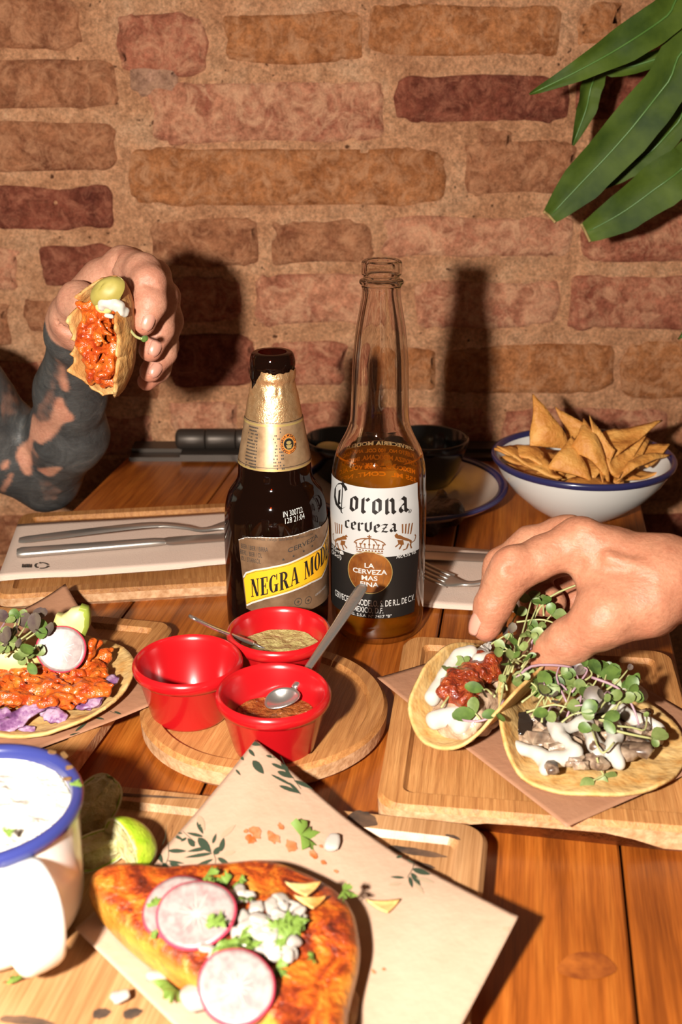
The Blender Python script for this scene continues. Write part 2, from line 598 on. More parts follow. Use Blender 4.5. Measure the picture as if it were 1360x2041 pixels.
M_BAMBOO_PALE = wood_mat('pale_board_wood', (.50, .285, .14), (.43, .228, .100), (.33, .155, .062), grain=(34, 1.2, 34), scale=4, rough=.5, coat=.05, ang=math.pi / 2)
M_BAMBOO_END = plain('bamboo_edge', (.40, .22, .10), .7, vary=[(.35, (.40, .20, .085)), (.65, (.62, .37, .2))], scale=180, bump=(300, .0006))
M_BURN = plain('scorch_mark', (.05, .028, .018), .8, vary=[(.35, (.03, .018, .012)), (.7, (.14, .07, .035))], scale=90)
M_FLOOR = plain('floor_dark', (.06, .035, .025), .6, vary=[(.3, (.045, .026, .018)), (.7, (.075, .045, .03))], scale=8)

M_SKIN_COL = None
def skin_mat(name, base, red, ink=False):
    t = NT(name); v = t.coord()
    c = t.ramp(t.noise(v, 45, 5, .6), [(.3, red), (.62, base)])
    fine = t.ramp(t.noise(v, 420, 3, .7), [(.3, (.86, .82, .80)), (.65, (1.06, 1.06, 1.06))])
    c = t.mix(1.0, c, fine, 'MULTIPLY')
    c = t.mix(t.attr('tip'), c, (.50, .155, .095))
    if ink:
        tone = t.ramp(t.noise(v, 55, 6, .7, 1.2), [(.35, (.034, .034, .034)), (.6, (.068, .067, .065)), (.74, (.16, .125, .10))])
        c = t.mix(t.attr('ink'), c, tone)
    vs = t.coord(stretch=(1, 1, 2.4), rot=(.3, .5, .2))
    n = t.bump(t.noise(vs, 170, 4, .6, .4), .0009, .5)
    n = t.bump(t.noise(v, 800, 2, .6), .0004, .5, n)
    t.pbr(c, .5, n, sss=.12, sssr=.005, spec=.4)
    return t.m
M_SKIN_R = skin_mat('skin_tanned', (.45, .205, .118), (.40, .150, .084))
M_SKIN_L = skin_mat('skin_tattooed', (.49, .245, .16), (.43, .18, .115), ink=True)
M_NAIL = plain('fingernail', (.55, .26, .19), .3, coat=.2)

def glass_mat(name, face, edge, ior=1.46, gloss=(1, 1, 1)):
    """thin clear wall: lets light through, darkens at grazing angles where the path in the glass is long, mirrors by Fresnel"""
    t = NT(name)
    lw = t.n('ShaderNodeLayerWeight'); lw.inputs[0].default_value = .5
    c = t.ramp(lw.outputs['Facing'], [(.0, face), (.45, tuple(f * .95 for f in face)), (.75, tuple(.6 * f + .4 * e for f, e in zip(face, edge))), (1.0, edge)])
    tr = t.n('ShaderNodeBsdfTransparent'); t.l(c, tr.inputs[0])
    gl = t.n('ShaderNodeBsdfGlossy'); gl.inputs['Roughness'].default_value = .035; gl.inputs[0].default_value = (*gloss, 1)
    f0 = ((ior - 1) / (ior + 1)) ** 2
    pw = t.n('ShaderNodeMath', operation='POWER'); pw.inputs[1].default_value = 5.0; t.l(lw.outputs['Facing'], pw.inputs[0])
    ma = t.n('ShaderNodeMath', operation='MULTIPLY_ADD'); ma.inputs[1].default_value = 1 - f0; ma.inputs[2].default_value = f0; t.l(pw.outputs[0], ma.inputs[0])
    mx = t.n('ShaderNodeMixShader'); t.l(ma.outputs[0], mx.inputs[0]); t.l(tr.outputs[0], mx.inputs[1]); t.l(gl.outputs[0], mx.inputs[2])
    t.l(mx.outputs[0], t.out.inputs[0])
    return t.m
M_GLASS = glass_mat('clear_glass', (.95, .94, .92), (.20, .13, .09))
def _clear():
    t = NT('clear_glass_neck')
    g = t.n('ShaderNodeBsdfGlass'); g.inputs['IOR'].default_value = 1.5; g.inputs['Roughness'].default_value = 0.0
    g.inputs[0].default_value = (.97, .955, .93, 1)
    t.l(g.outputs[0], t.out.inputs[0])
    return t.m
M_GLASS_NECK = _clear()
def _beer():
    t = NT('lager')
    tr = t.n('ShaderNodeBsdfTransparent'); tr.inputs[0].default_value = (.97, .70, .24, 1)
    tl = t.n('ShaderNodeBsdfTranslucent'); tl.inputs[0].default_value = (.95, .42, .035, 1)
    df = t.n('ShaderNodeBsdfDiffuse'); df.inputs[0].default_value = (.80, .30, .018, 1)
    m1 = t.n('ShaderNodeMixShader'); m1.inputs[0].default_value = .5
    t.l(tl.outputs[0], m1.inputs[1]); t.l(df.outputs[0], m1.inputs[2])
    mx = t.n('ShaderNodeMixShader'); mx.inputs[0].default_value = .20
    t.l(tr.outputs[0], mx.inputs[1]); t.l(m1.outputs[0], mx.inputs[2]); t.l(mx.outputs[0], t.out.inputs[0])
    return t.m
M_BEER = _beer()
def _brown():
    t = NT('brown_glass')
    p = t.pbr((.010, .0035, .002), .045, spec=.6)
    tr = t.n('ShaderNodeBsdfTransparent'); tr.inputs[0].default_value = (.42, .095, .02, 1)
    mx = t.n('ShaderNodeMixShader'); mx.inputs[0].default_value = .5
    t.l(tr.outputs[0], mx.inputs[1]); t.l(p.outputs[0], mx.inputs[2]); t.l(mx.outputs[0], t.out.inputs[0])
    return t.m
M_BROWN = _brown()
M_DARKBEER = plain('dark_beer', (.006, .0025, .0015), .12)
def _foil():
    t = NT('gold_foil'); v = t.coord(stretch=(1, 1, 1))
    n = t.bump(t.noise(v, 260, 4, .7), .0009, .5)
    n = t.bump(t.noise(v, 900, 2, .6), .0005, .5, n)
    t.pbr(t.ramp(t.noise(v, 300, 3), [(.35, (.74, .43, .20)), (.65, (.86, .56, .29))]), .33, n, metal=.85)
    return t.m
M_FOIL = _foil()
M_GOLDLABEL = plain('gold_label', (.46, .30, .165), .38, metal=.6, vary=[(.35, (.36, .22, .115)), (.65, (.52, .34, .19))], scale=120)
M_GOLDBROWN = plain('bronze_label', (.22, .125, .065), .42, metal=.45, vary=[(.35, (.17, .09, .045)), (.65, (.30, .18, .10))], scale=70)
M_GOLDLINE = plain('gold_line', (.62, .45, .16), .35, metal=.6)
M_YELLOW = plain('label_yellow', (.80, .40, .012), .45)
M_LWHITE = plain('label_white', (.44, .43, .42), .5)
M_LTEXTW = plain('print_white', (.50, .48, .46), .5)
M_LBLACK = plain('label_black', (.012, .010, .009), .4)
M_LBROWN = plain('label_copper', (.165, .06, .016), .4)
M_LCOIN = plain('label_gold_coin', (.20, .058, .008), .4, vary=[(.3, (.11, .028, .004)), (.7, (.30, .10, .014))], scale=70)
M_BACKTXT = plain('back_print', (.95, .80, .45), .5)
M_INK = plain('printed_ink', (.03, .025, .022), .6)
M_EMBLEM = plain('emblem_orange', (.55, .16, .02), .45)

M_RED = plain('red_melamine', (.42, .006, .009), .24, coat=.35, coatr=.08, sss=.0)
M_ENAMEL = plain('white_enamel', (.72, .70, .66), .22, coat=.3, coatr=.06)
M_BLUE = plain('blue_enamel', (.028, .035, .16), .25, coat=.3)
M_NAVY = plain('navy_enamel', (.022, .022, .085), .25, coat=.3)
M_KNOT = plain('wood_knot', (.12, .03, .005), .45, vary=[(.35, (.17, .038, .006)), (.65, (.36, .10, .014))], scale=70)
M_PLATE = plain('plate_enamel', (.55, .44, .36), .25, coat=.3)
M_BLACKBOWL = plain('black_glaze', (.008, .008, .008), .18, coat=.3)
M_STEEL = plain('steel', (.60, .57, .54), .27, metal=.90, bump=(300, .0001))
M_STEEL_DARK = plain('worn_steel', (.50, .46, .42), .34, metal=.85)
M_IRON = plain('dark_iron', (.07, .055, .045), .45, metal=.6)
M_NAPKIN = plain('napkin_paper', (.66, .50, .41), .9, bump=(900, .0003))
def kraft(name, base, dark):
    t = NT(name); v = t.coord()
    c = t.ramp(t.noise(v, 30, 5, .6), [(.3, dark), (.65, base)])
    st = t.ramp(t.noise(v, 12, 4, .6, .5), [(.62, 0), (.72, .22)])
    c = t.mix(st, c, (.36, .13, .035))
    t.pbr(c, .62, t.bump(t.noise(v, 120, 3), .0005), spec=.35)
    return t.m
M_KRAFT = kraft('kraft_paper', (.37, .185, .105), (.33, .158, .088))
M_KRAFT_PALE = kraft('pale_kraft_paper', (.46, .305, .215), (.41, .265, .18))
M_LEAFPRINT = plain('leaf_print', (.025, .042, .022), .7)
M_LEAFFAINT = plain('leaf_print_faint', (.35, .255, .165), .7)
M_STAIN = plain('sauce_stain', (.42, .15, .04), .5, vary=[(.35, (.34, .085, .015)), (.65, (.44, .21, .10))], scale=150)

M_TORTILLA = plain('corn_tortilla', (.55, .33, .11), .7, vary=[(.28, (.45, .19, .035)), (.45, (.56, .33, .11)), (.72, (.64, .44, .19))], scale=90, bump=(70, .0022))
M_TORTILLA_TOAST = plain('toasted_tortilla', (.50, .24, .07), .6, vary=[(.3, (.42, .15, .03)), (.5, (.52, .26, .08)), (.72, (.60, .38, .15))], scale=60, bump=(120, .0018))
M_CHIP = plain('fried_chip', (.60, .26, .055), .6, vary=[(.3, (.48, .17, .028)), (.5, (.62, .27, .055)), (.72, (.72, .38, .10))], scale=60, bump=(150, .002))
def _ques():
    t = NT('fried_chilli_tortilla'); v = t.coord()
    f = t.noise(v, 58, 8, .66, 1.2)
    c = t.ramp(f, [(.36, (.06, .009, .004)), (.44, (.19, .022, .005)), (.51, (.38, .062, .006)), (.58, (.48, .13, .011)), (.70, (.54, .25, .035))])
    edge = t.attr('edge')
    c = t.mix(edge, c, t.ramp(t.noise(v, 60, 5), [(.3, (.46, .14, .012)), (.6, (.56, .27, .04))]))
    n = t.bump(t.noise(v, 75, 6, .65), .006, .8)
    t.pbr(c, .33, n, coat=.25, coatr=.15)
    return t.m
M_QUES = _ques()
M_CHICKEN = plain('red_chilli_chicken', (.50, .075, .008), .3, vary=[(.3, (.28, .022, .004)), (.5, (.48, .075, .008)), (.72, (.62, .17, .02))], scale=130, bump=(240, .002), coat=.3)
M_SALSA = plain('red_salsa', (.20, .022, .008), .18, vary=[(.3, (.10, .010, .004)), (.5, (.23, .030, .009)), (.75, (.40, .10, .025))], scale=190, bump=(280, .003), coat=.4)
M_SALSA2 = plain('dark_salsa', (.24, .055, .012), .3, vary=[(.3, (.12, .022, .006)), (.7, (.36, .11, .025))], scale=260, bump=(300, .003), coat=.3)
M_GREENSAUCE = plain('green_salsa', (.36, .30, .115), .45, vary=[(.3, (.26, .215, .07)), (.55, (.38, .31, .12)), (.75, (.5, .42, .2))], scale=260, bump=(320, .002))
M_CREAM = plain('cream_sauce', (.52, .48, .42), .3, sss=.1, coat=.15)
M_AVOFLESH = plain('avocado_flesh', (.60, .52, .18), .5, vary=[(.3, (.50, .46, .11)), (.65, (.66, .60, .27))], scale=25)
M_AVOGREEN = plain('avocado_rim', (.30, .37, .05), .5)
M_RADISH = plain('radish_flesh', (.27, .215, .20), .4, vary=[(.35, (.22, .145, .14)), (.6, (.28, .23, .215))], scale=260)
M_RADISHSKIN = plain('radish_skin', (.45, .035, .07), .4)
M_RADISH_CORE = plain('radish_core', (.34, .31, .285), .4)
M_CABBAGE = plain('purple_cabbage', (.33, .17, .30), .45, vary=[(.32, (.07, .018, .075)), (.47, (.19, .075, .19)), (.62, (.42, .28, .38))], scale=110, bump=(90, .002))
M_MUSH = plain('mushroom', (.23, .14, .09), .4, vary=[(.3, (.17, .10, .062)), (.5, (.36, .235, .15)), (.72, (.54, .39, .27))], scale=130, bump=(140, .002), coat=.15)
M_MUSHP = plain('mushroom_slice', (.36, .25, .17), .35, vary=[(.34, (.09, .052, .034)), (.47, (.22, .145, .098)), (.64, (.40, .29, .20))], scale=1.3, bump=(3.0, .0003), coat=.3, detail=2)
M_MUSHD = plain('mushroom_dark', (.05, .03, .022), .35, vary=[(.35, (.03, .018, .014)), (.7, (.10, .06, .04))], scale=130, bump=(140, .002), coat=.2)
M_ONION = plain('white_onion', (.38, .34, .30), .35, coat=.2, sss=.1)
M_CILANTRO = plain('cilantro', (.13, .21, .028), .5, vary=[(.3, (.055, .11, .012)), (.7, (.20, .29, .05))], scale=90)
M_SPROUT = plain('sprout_leaf', (.15, .20, .05), .5, vary=[(.3, (.08, .12, .025)), (.7, (.22, .27, .085))], scale=110)
M_SPROUTD = plain('sprout_leaf_dark', (.07, .12, .02), .45, vary=[(.3, (.03, .06, .012)), (.7, (.13, .21, .04))], scale=90)
M_SPROUTP = plain('sprout_leaf_purple', (.10, .06, .075), .45, vary=[(.3, (.05, .025, .035)), (.7, (.15, .12, .08))], scale=90)
M_STEMG = plain('sprout_stem', (.38, .38, .16), .45)
M_STEMP = plain('sprout_stem_purple', (.36, .22, .26), .45)
M_LIMEPEEL = plain('lime_peel', (.30, .42, .015), .35, vary=[(.35, (.23, .36, .012)), (.65, (.36, .46, .03))], scale=200, bump=(500, .0006))
M_LIMEFLESH = plain('lime_flesh', (.50, .44, .20), .35, vary=[(.35, (.40, .34, .12)), (.65, (.56, .52, .30))], scale=120, bump=(200, .002), sss=.1)
M_LIMEPITH = plain('lime_pith', (.60, .58, .36), .5)
M_CHEESE = plain('white_crumble', (.66, .62, .54), .6, bump=(160, .003), sss=.05)
M_PLANT = plain('plant_leaf', (.045, .085, .012), .62, vary=[(.3, (.022, .045, .006)), (.7, (.075, .115, .012))], scale=22, bump=(60, .0006), spec=.18)
M_PLANTRIB = plain('plant_rib', (.075, .16, .03), .4)
M_PLANTDRY = plain('plant_dry_edge', (.33, .22, .08), .7)
M_CANE = plain('plant_cane', (.16, .10, .05), .8, bump=(80, .003))
M_POT = plain('terracotta', (.35, .13, .06), .8)
M_SLEEVE = plain('pale_sleeve', (.55, .58, .50), .85, bump=(300, .0006))
M_SOIL = plain('soil', (.03, .02, .014), .95, bump=(200, .003))
M_DARKFOOD = plain('dark_food', (.045, .022, .010), .4, vary=[(.3, (.015, .009, .006)), (.7, (.10, .05, .018))], scale=70, bump=(90, .004))

# ================================================================== the setting
def build_room():
    fo = mesh('floor', *merge(([(-2, -1.4, -.04), (2, -1.4, -.04), (2, 1.3, -.04), (-2, 1.3, -.04), (-2, -1.4, 0), (2, -1.4, 0), (2, 1.3, 0), (-2, 1.3, 0)],
                               [(3, 2, 1, 0), (4, 5, 6, 7), (0, 1, 5, 4), (1, 2, 6, 5), (2, 3, 7, 6), (3, 0, 4, 7)])), M_FLOOR, smooth=False)
    tag(fo, kind='structure')
    # mortar bed: a rough skin, finer where the picture looks
    xs = np.concatenate([np.linspace(-1.9, -.52, 24), np.linspace(-.515, .515, 260), np.linspace(.52, 1.9, 24)])
    zs = np.concatenate([np.linspace(0, .66, 16), np.linspace(.665, 1.31, 165), np.linspace(1.32, 2.4, 20)])
    X, Z = np.meshgrid(xs, zs)
    Yd = WALL_Y + .0021 * vnoise(X, Z, X * 0, .030, 1) + .0017 * vnoise(X, Z, X * 0, .011, 2) + .0016 * vnoise(X, Z, X * 0, .12, 3)
    V = np.stack([X.ravel(), Yd.ravel(), Z.ravel()], 1)
    nx = len(xs); nz = len(zs)
    Fc = [(j * nx + i, j * nx + i + 1, (j + 1) * nx + i + 1, (j + 1) * nx + i) for j in range(nz - 1) for i in range(nx - 1)]
    n = len(V)
    bx = [(-1.9, 1.2, 0), (1.9, 1.2, 0), (1.9, 1.2, 2.4), (-1.9, 1.2, 2.4)]
    V = np.concatenate([V, np.array(bx)])
    Fc.append((n + 1, n, n + 3, n + 2))
    w = mesh('wall_back', V, Fc, M_MORTAR)
    tag(w, kind='structure')
    rnd = random.Random(5)
    # bricks as they lie in the photograph: x0, x1, y0, y1 in pixels, kind, corner cut
    B = [(-170, 158, -12, 100, 'brown'), (232, 410, 22, 146, 'red'), (446, 728, 26, 124, 'tan'), (742, 1116, 8, 112, 'tan'), (1152, 1246, 4, 92, 'tan'), (1272, 1600, 0, 96, 'red'),
         (-200, 230, 120, 220, 'brown'), (256, 362, 128, 190, 'grey'), (294, 764, 166, 284, 'pink'), (790, 1132, 150, 244, 'dark'), (1150, 1500, 138, 240, 'dark'),
         (-190, 232, 244, 340, 'brown'), (256, 890, 298, 408, 'tan'), (929, 1150, 284, 388, 'brown'), (952, 1022, 252, 320, 'brown'), (1182, 1560, 268, 372, 'pink'),
         (-180, 222, 370, 460, 'dark'), (300, 520, 436, 530, 'brown'), (540, 742, 440, 524, 'brown'), (758, 1140, 430, 512, 'pink'), (1165, 1560, 420, 520, 'red'),
         (-210, 40, 488, 580, 'pink'), (82, 236, 490, 566, 'dark'), (262, 480, 556, 640, 'red'), (512, 800, 546, 648, 'pink'), (826, 1112, 556, 652, 'pink'), (1134, 1480, 548, 656, 'red'),
         (-160, 20, 604, 690, 'brown'), (46, 150, 598, 662, 'brown'), (340, 505, 664, 770, 'dark'), (540, 690, 682, 770, 'red'), (706, 872, 690, 780, 'tan'), (884, 1220, 688, 784, 'tan'), (1240, 1560, 686, 790, 'tan'),
         (-120, 120, 720, 800, 'red'), (150, 320, 700, 790, 'brown'), (340, 474, 802, 862, 'pink'), (500, 700, 800, 880, 'red'), (724, 985, 812, 890, 'red'), (1006, 1330, 812, 900, 'red'), (1350, 1600, 815, 905, 'brown'),
         (-140, 90, 828, 910, 'brown'), (120, 310, 826, 905, 'red')]
    rects = []
    for x0, x1, y0, y1, k in B:
        a = Q(x0, (y0 + y1) / 2, WALL_Y).x; b = Q(x1, (y0 + y1) / 2, WALL_Y).x
        z1 = Q(680, y0, WALL_Y).z; z0 = Q(680, y1, WALL_Y).z
        rects.append((a, b, z0, z1, k))
    # the courses go on beside and above the frame, and behind the table
    kinds = ['tan', 'red', 'pink', 'brown', 'dark']
    zc = [(Q(680, a, WALL_Y).z, Q(680, b, WALL_Y).z) for a, b in ((105, 5), (225, 140), (385, 285), (515, 435), (645, 555), (780, 690), (890, 812))]
    top = zc[0][1]
    for r in range(4): zc.append((top + .012 + r * .058, top + .056 + r * .058))
    bot = zc[6][0]
    for r in range(3): zc.append((bot - .056 - r * .058, bot - .012 - r * .058))
    for r, (z0, z1) in enumerate(zc):
        side = [(-.95, -.445), (.425, .95)] if r < 7 else [(-.75, .75)]
        for lo, hi in side:
            x = lo - (r % 2) * .09
            while x < hi:
                L = rnd.choice((.13, .2, .27, .28))
                if x + L > hi + .04: L = max(.06, hi - x)
                rects.append((x, x + L, z0, z1, rnd.choice(kinds)))
                x += L + .017
    for a, b, z0, z1, k in rects:
        L, Hh = b - a, z1 - z0
        n = 72
        cx, cz = (a + b) / 2, (z0 + z1) / 2
        sd = rnd.random() * 50
        ring = []
        pw = .22
        for i in range(n):
            t = 2 * math.pi * i / n
            c, s = math.cos(t), math.sin(t)
            x = abs(c) ** pw * (1 if c > 0 else -1) * L / 2
            z = abs(s) ** pw * (1 if s > 0 else -1) * Hh / 2
            ring.append((x, z))
        V = []
        for (ins, dep) in ((-.001, .0040), (.0010, -.0016), (.0055, -.0030)):
            for (x, z) in ring:
                jx = .0026 * n1(x, z, sd, .006, 4) + .0040 * n1(x, z, sd, .03, 7); jz = .0026 * n1(x, z, sd + 9, .006, 6) + .0030 * n1(x, z, sd + 3, .03, 8)
                sx = max(0, (L / 2 - ins) / (L / 2)); sz = max(0, (Hh / 2 - ins) / (Hh / 2))
                V.append((cx + x * sx + jx, WALL_Y + dep + .0012 * n1(x, z, sd + 20, .013, 8), cz + z * sz + jz))
        nc = 9
        for i in range(nc):
            V.append((cx + L * (.42 * (2 * i / (nc - 1) - 1)), WALL_Y - .0031 + .0016 * n1(i, sd, 3, .8, 5), cz + Hh * .06 * n1(i, sd, 0, .7, 3)))
        Fc = []
        for j in range(2):
            for i in range(n):
                i2 = (i + 1) % n
                Fc.append((j * n + i, (j + 1) * n + i, (j + 1) * n + i2, j * n + i2))
        base = 2 * n; cb = 3 * n
        near = [min(nc - 1, max(0, round(((V[base + i][0] - cx) / (L * .42) + 1) / 2 * (nc - 1)))) for i in range(n)]
        for i in range(n):
            i2 = (i + 1) % n
            if near[i] == near[i2]: Fc.append((base + i, cb + near[i], base + i2))
            else:
                Fc.append((base + i, cb + near[i], cb + near[i2], base + i2)) if abs(near[i] - near[i2]) == 1 else Fc.append((base + i, *[cb + q for q in range(near[i], near[i2] + (1 if near[i2] > near[i] else -1), 1 if near[i2] > near[i] else -1)], base + i2))
        mesh('brick', V, Fc, M_BRICK[k], parent=w)
build_room()

# ================================================================== the table
SL = 0.16                                   # the planks run slantwise to the wall
def ex(Y, e): return e + SL * Y
XL, XR = -.2233 - SL * .9031, .2455 - SL * .8565
T_FRONT, T_BACK = .13, 1.036
def build_table():
    t = thing('table', (0, .6, 0), 'small orange-stained wooden plank table hinged against the brick wall', 'table')
    cuts = [XL, XL + .108, XL + .216, XL + .324, XR - .0475, XR]
    rz = -math.atan(SL)
    for a, b in zip(cuts[:-1], cuts[1:]):
        g = .0007
        pts = [(ex(T_FRONT, a) + g, T_FRONT), (ex(T_FRONT, b) - g, T_FRONT), (ex(T_BACK, b) - g, T_BACK), (ex(T_BACK, a) + g, T_BACK)]
        bv = .0012
        V = [(x, y, TZ - .028) for x, y in pts] + [(x, y, TZ - bv) for x, y in pts]
        ins = [(bv, 0), (-bv, 0), (-bv, 0), (bv, 0)]
        V += [(x + i, y + j, TZ) for (x, y), (i, j) in zip(pts, ins)]
        Fc = [(3, 2, 1, 0), (8, 9, 10, 11)]
        for k in (0, 4):
            for i in range(4): Fc.append((k + i, k + (i + 1) % 4, k + 4 + (i + 1) % 4, k + 4 + i))
        mw = Matrix.Translation((ex(.6, (a + b) / 2), .6, TZ)) @ Matrix.Rotation(rz, 4, 'Z')
        pk = mesh('plank', V, Fc, M_TABLE, parent=t, smooth=False, mw=mw)
        if b == XR - .0475:
            k_ = [P(1170 + 58 * math.cos(q) * (1 + .1 * math.sin(3 * q)), 1925 + 28 * math.sin(q), .0004) for q in [2 * math.pi * i / 28 for i in range(28)]]
            mesh('knot', k_, [tuple(range(28))[::-1]], M_KNOT, parent=pk)
    for sx in (.04, -.04):
        for Y in (.2, .95):
            x = ex(Y, XL if sx > 0 else XR) + sx
            V, Fc = [], []
            for z in (0, TZ - .027):
                for dx, dy in ((-.02, -.02), (.02, -.02), (.02, .02), (-.02, .02)): V.append((x + dx, Y + dy, z))
            Fc = [(3, 2, 1, 0), (4, 5, 6, 7), (0, 1, 5, 4), (1, 2, 6, 5), (2, 3, 7, 6), (3, 0, 4, 7)]
            mesh('leg', V, Fc, M_IRON, parent=t, smooth=False)
    # iron strip and hinge along the back edge
    def box(x0, x1, y0, y1, z0, z1):
        return ([(x0, y0, z0), (x1, y0, z0), (x1, y1, z0), (x0, y1, z0), (x0, y0, z1), (x1, y0, z1), (x1, y1, z1), (x0, y1, z1)],
                [(3, 2, 1, 0), (4, 5, 6, 7), (0, 1, 5, 4), (1, 2, 6, 5), (2, 3, 7, 6), (3, 0, 4, 7)])
    x0 = ex(T_BACK, XL) + .004; x1 = ex(T_BACK, XR) - .004
    st = mesh('iron_strip', *merge(box(x0, x1, T_BACK - .016, T_BACK - .001, TZ - .001, TZ + .004), box(x0, x1, T_BACK - .001, T_BACK + .022, TZ - .03, TZ + .0075)), M_IRON, parent=t, smooth=False)
    hx = Q(352, 885, T_BACK).x
    zc = TZ + .0175
    hy = T_BACK - .002
    hi = mesh('hinge_leaf', *box(hx + .006, hx + .10, hy - .022, hy + .01, TZ + .003, TZ + .009), M_IRON, parent=t, smooth=False)
    L = .0285
    for i in range(4):
        a, b = hx + i * L, hx + (i + 1) * L - .0008
        r = .0098
        rr = [0, r * .8, r, r, r * .95, 0] if i else [0, r * .75, r, r, r * .95, 0]
        xx = [a, a, a + .003, b - .001, b, b]
        V, Fc = tube([(x, hy, zc) for x in (a, a + .0015, a + .004, b - .001, b)], [r * (.6 if i == 0 else .93), r * (.9 if i == 0 else 1), r, r, r * .93], n=20)
        autosmooth(mesh('hinge_knuckle', V, Fc, M_IRON, parent=hi), 50)
build_table()

# ================================================================== boards
BOARD_T = .014
def rrect(w, d, r, ne=10, nc=7):
    pts = []
    cs = [(w / 2 - r, -d / 2 + r, -90), (w / 2 - r, d / 2 - r, 0), (-w / 2 + r, d / 2 - r, 90), (-w / 2 + r, -d / 2 + r, 180)]
    arcs = [[(cx + r * math.cos(math.radians(a0 + 90 * i / nc)), cy + r * math.sin(math.radians(a0 + 90 * i / nc))) for i in range(nc + 1)] for cx, cy, a0 in cs]
    for k in range(4):
        pts += arcs[k]
        a, b = arcs[k][-1], arcs[(k + 1) % 4][0]
        pts += [(a[0] + (b[0] - a[0]) * i / ne, a[1] + (b[1] - a[1]) * i / ne) for i in range(1, ne)]
    return pts

def ring_board(name, cx, cy, rz, outline, t, rim, dep, mat, label, group=None, scoop=None, cat='board'):
    """outline(inset) -> points; a board with a sunk field"""
    rings = [(.004, 0), (.0005, .0035), (0, t - .0025), (.0022, t), (rim, t), (rim + .0022, t - dep)]
    V, Fc = [], []
    n = len(outline(0))
    for j, (ins, z) in enumerate(rings):
        for (x, y) in outline(ins):
            zz = z
            if scoop and j < 2:
                w2, d2 = scoop
                if y < -d2 and abs(x) < w2:
                    zz = max(z, min(t * .62, t * .62 * (1 - (abs(x) / w2) ** 6)))
            V.append((x, y, zz))
    for j in range(len(rings) - 1):
        for i in range(n):
            i2 = (i + 1) % n
            Fc.append((j * n + i, j * n + i2, (j + 1) * n + i2, (j + 1) * n + i))
    Fc.append(tuple(reversed(range(n)))); Fc.append(tuple((len(rings) - 1) * n + i for i in range(n)))
    mw = Matrix.Translation((cx, cy, TZ)) @ Matrix.Rotation(rz, 4, 'Z')
    o = mesh(name, V, Fc, mat, world=False, mw=mw)
    o.data.materials.append(M_BAMBOO_END)
    for k, p in enumerate(o.data.polygons):
        if k < 2 * n: p.material_index = 1
    autosmooth(o, 35)
    return tag(o, label, cat, group)

def rect_board(corner, which, rz, w, d, t, rc, rim, mat, label, group=None, scoop=None, dep=.003):
    c, s = math.cos(rz), math.sin(rz)
    ox, oy = {'FL': (w / 2, d / 2), 'BR': (-w / 2, -d / 2)}[which]
    cx, cy = corner[0] + c * ox - s * oy, corner[1] + s * ox + c * oy
    return ring_board('serving_board', cx, cy, rz, lambda i: rrect(w - 2 * i, d - 2 * i, max(.002, rc - i * .6)), t, rim, dep, mat, label, group, scoop)

GB = 'wooden serving boards on the table'
R_ = math.radians
rect_board((-.2350, .7045), 'FL', R_(8.2), .222, .156, .012, .010, .011, M_BAMBOO_X, 'bamboo serving board under the napkin with the knife, at the tattooed elbow', GB)
rect_board((.0165, .4660), 'FL', R_(-7.5), .163, .178, .016, .012, .012, M_BAMBOO, 'bamboo tray board under the two microgreen tacos, one being lifted', GB, scoop=(.052, .07))
rect_board((.0700, .4520), 'BR', R_(-10.2), .285, .20, .015, .013, .013, M_BAMBOO_PALE, 'pale scorched board carrying the mug, limes and folded red taco', GB)
rect_board((-.1060, .6630), 'BR', R_(-11.5), .20, .164, BOARD_T, .010, .011, M_BAMBOO, 'bamboo board under the open taco with one radish slice', GB)
RB = (-.0432, .5660)
ring_board('round_board', RB[0], RB[1], R_(-14), lambda i: [((.0695 - i) * math.cos(2 * math.pi * k / 96), (.0695 - i) * math.sin(2 * math.pi * k / 96)) for k in range(96)], BOARD_T, .0095, .003, M_BAMBOO,
           'round bamboo board under the three red ramekins', GB)
# scorch marks burnt into the pale board
sb = bpy.data.objects['serving_board.002']
def scorch(pts, hw, h=.0154):
    path = spline([tuple(P(x, y, h)) for x, y in pts], 14)
    V, Fc = [], []
    m = len(path)
    for j in range(m):
        f = j / (m - 1)
        t_ = path[min(j + 1, m - 1)] - path[max(j - 1, 0)]; t_ /= np.linalg.norm(t_)
        s_ = np.array([-t_[1], t_[0], 0])
        w_ = hw * (math.sin(math.pi * min(1, max(0.03, f)) ** .8) + .08) * (1 + .3 * n1(j, hw, 0, 1.3, 2))
        V += [path[j] - s_ * w_, path[j] + s_ * w_]
    Fc = [(2 * j, 2 * j + 2, 2 * j + 3, 2 * j + 1) for j in range(m - 1)]
    mesh('scorch_mark', V, Fc, M_BURN, parent=sb)
scorch([(700, 1621), (722, 1632), (752, 1644)], .006, .0152)
scorch([(775, 1688), (830, 1698), (892, 1708)], .0026, .0123)
scorch([(795, 1716), (840, 1724), (868, 1730)], .0018, .0123)
scorch([(888, 1664), (905, 1668), (918, 1674)], .0012, .0152)
scorch([(185, 2022), (200, 2020), (222, 2016)], .0028, .0123)
scorch([(246, 2024), (262, 2020), (285, 2014)], .0028, .0123)
scorch([(0, 2030), (50, 2034), (110, 2041)], .0022, .0123)
scorch([(215, 1578), (255, 1584), (400, 1592)], .0012, .0152)

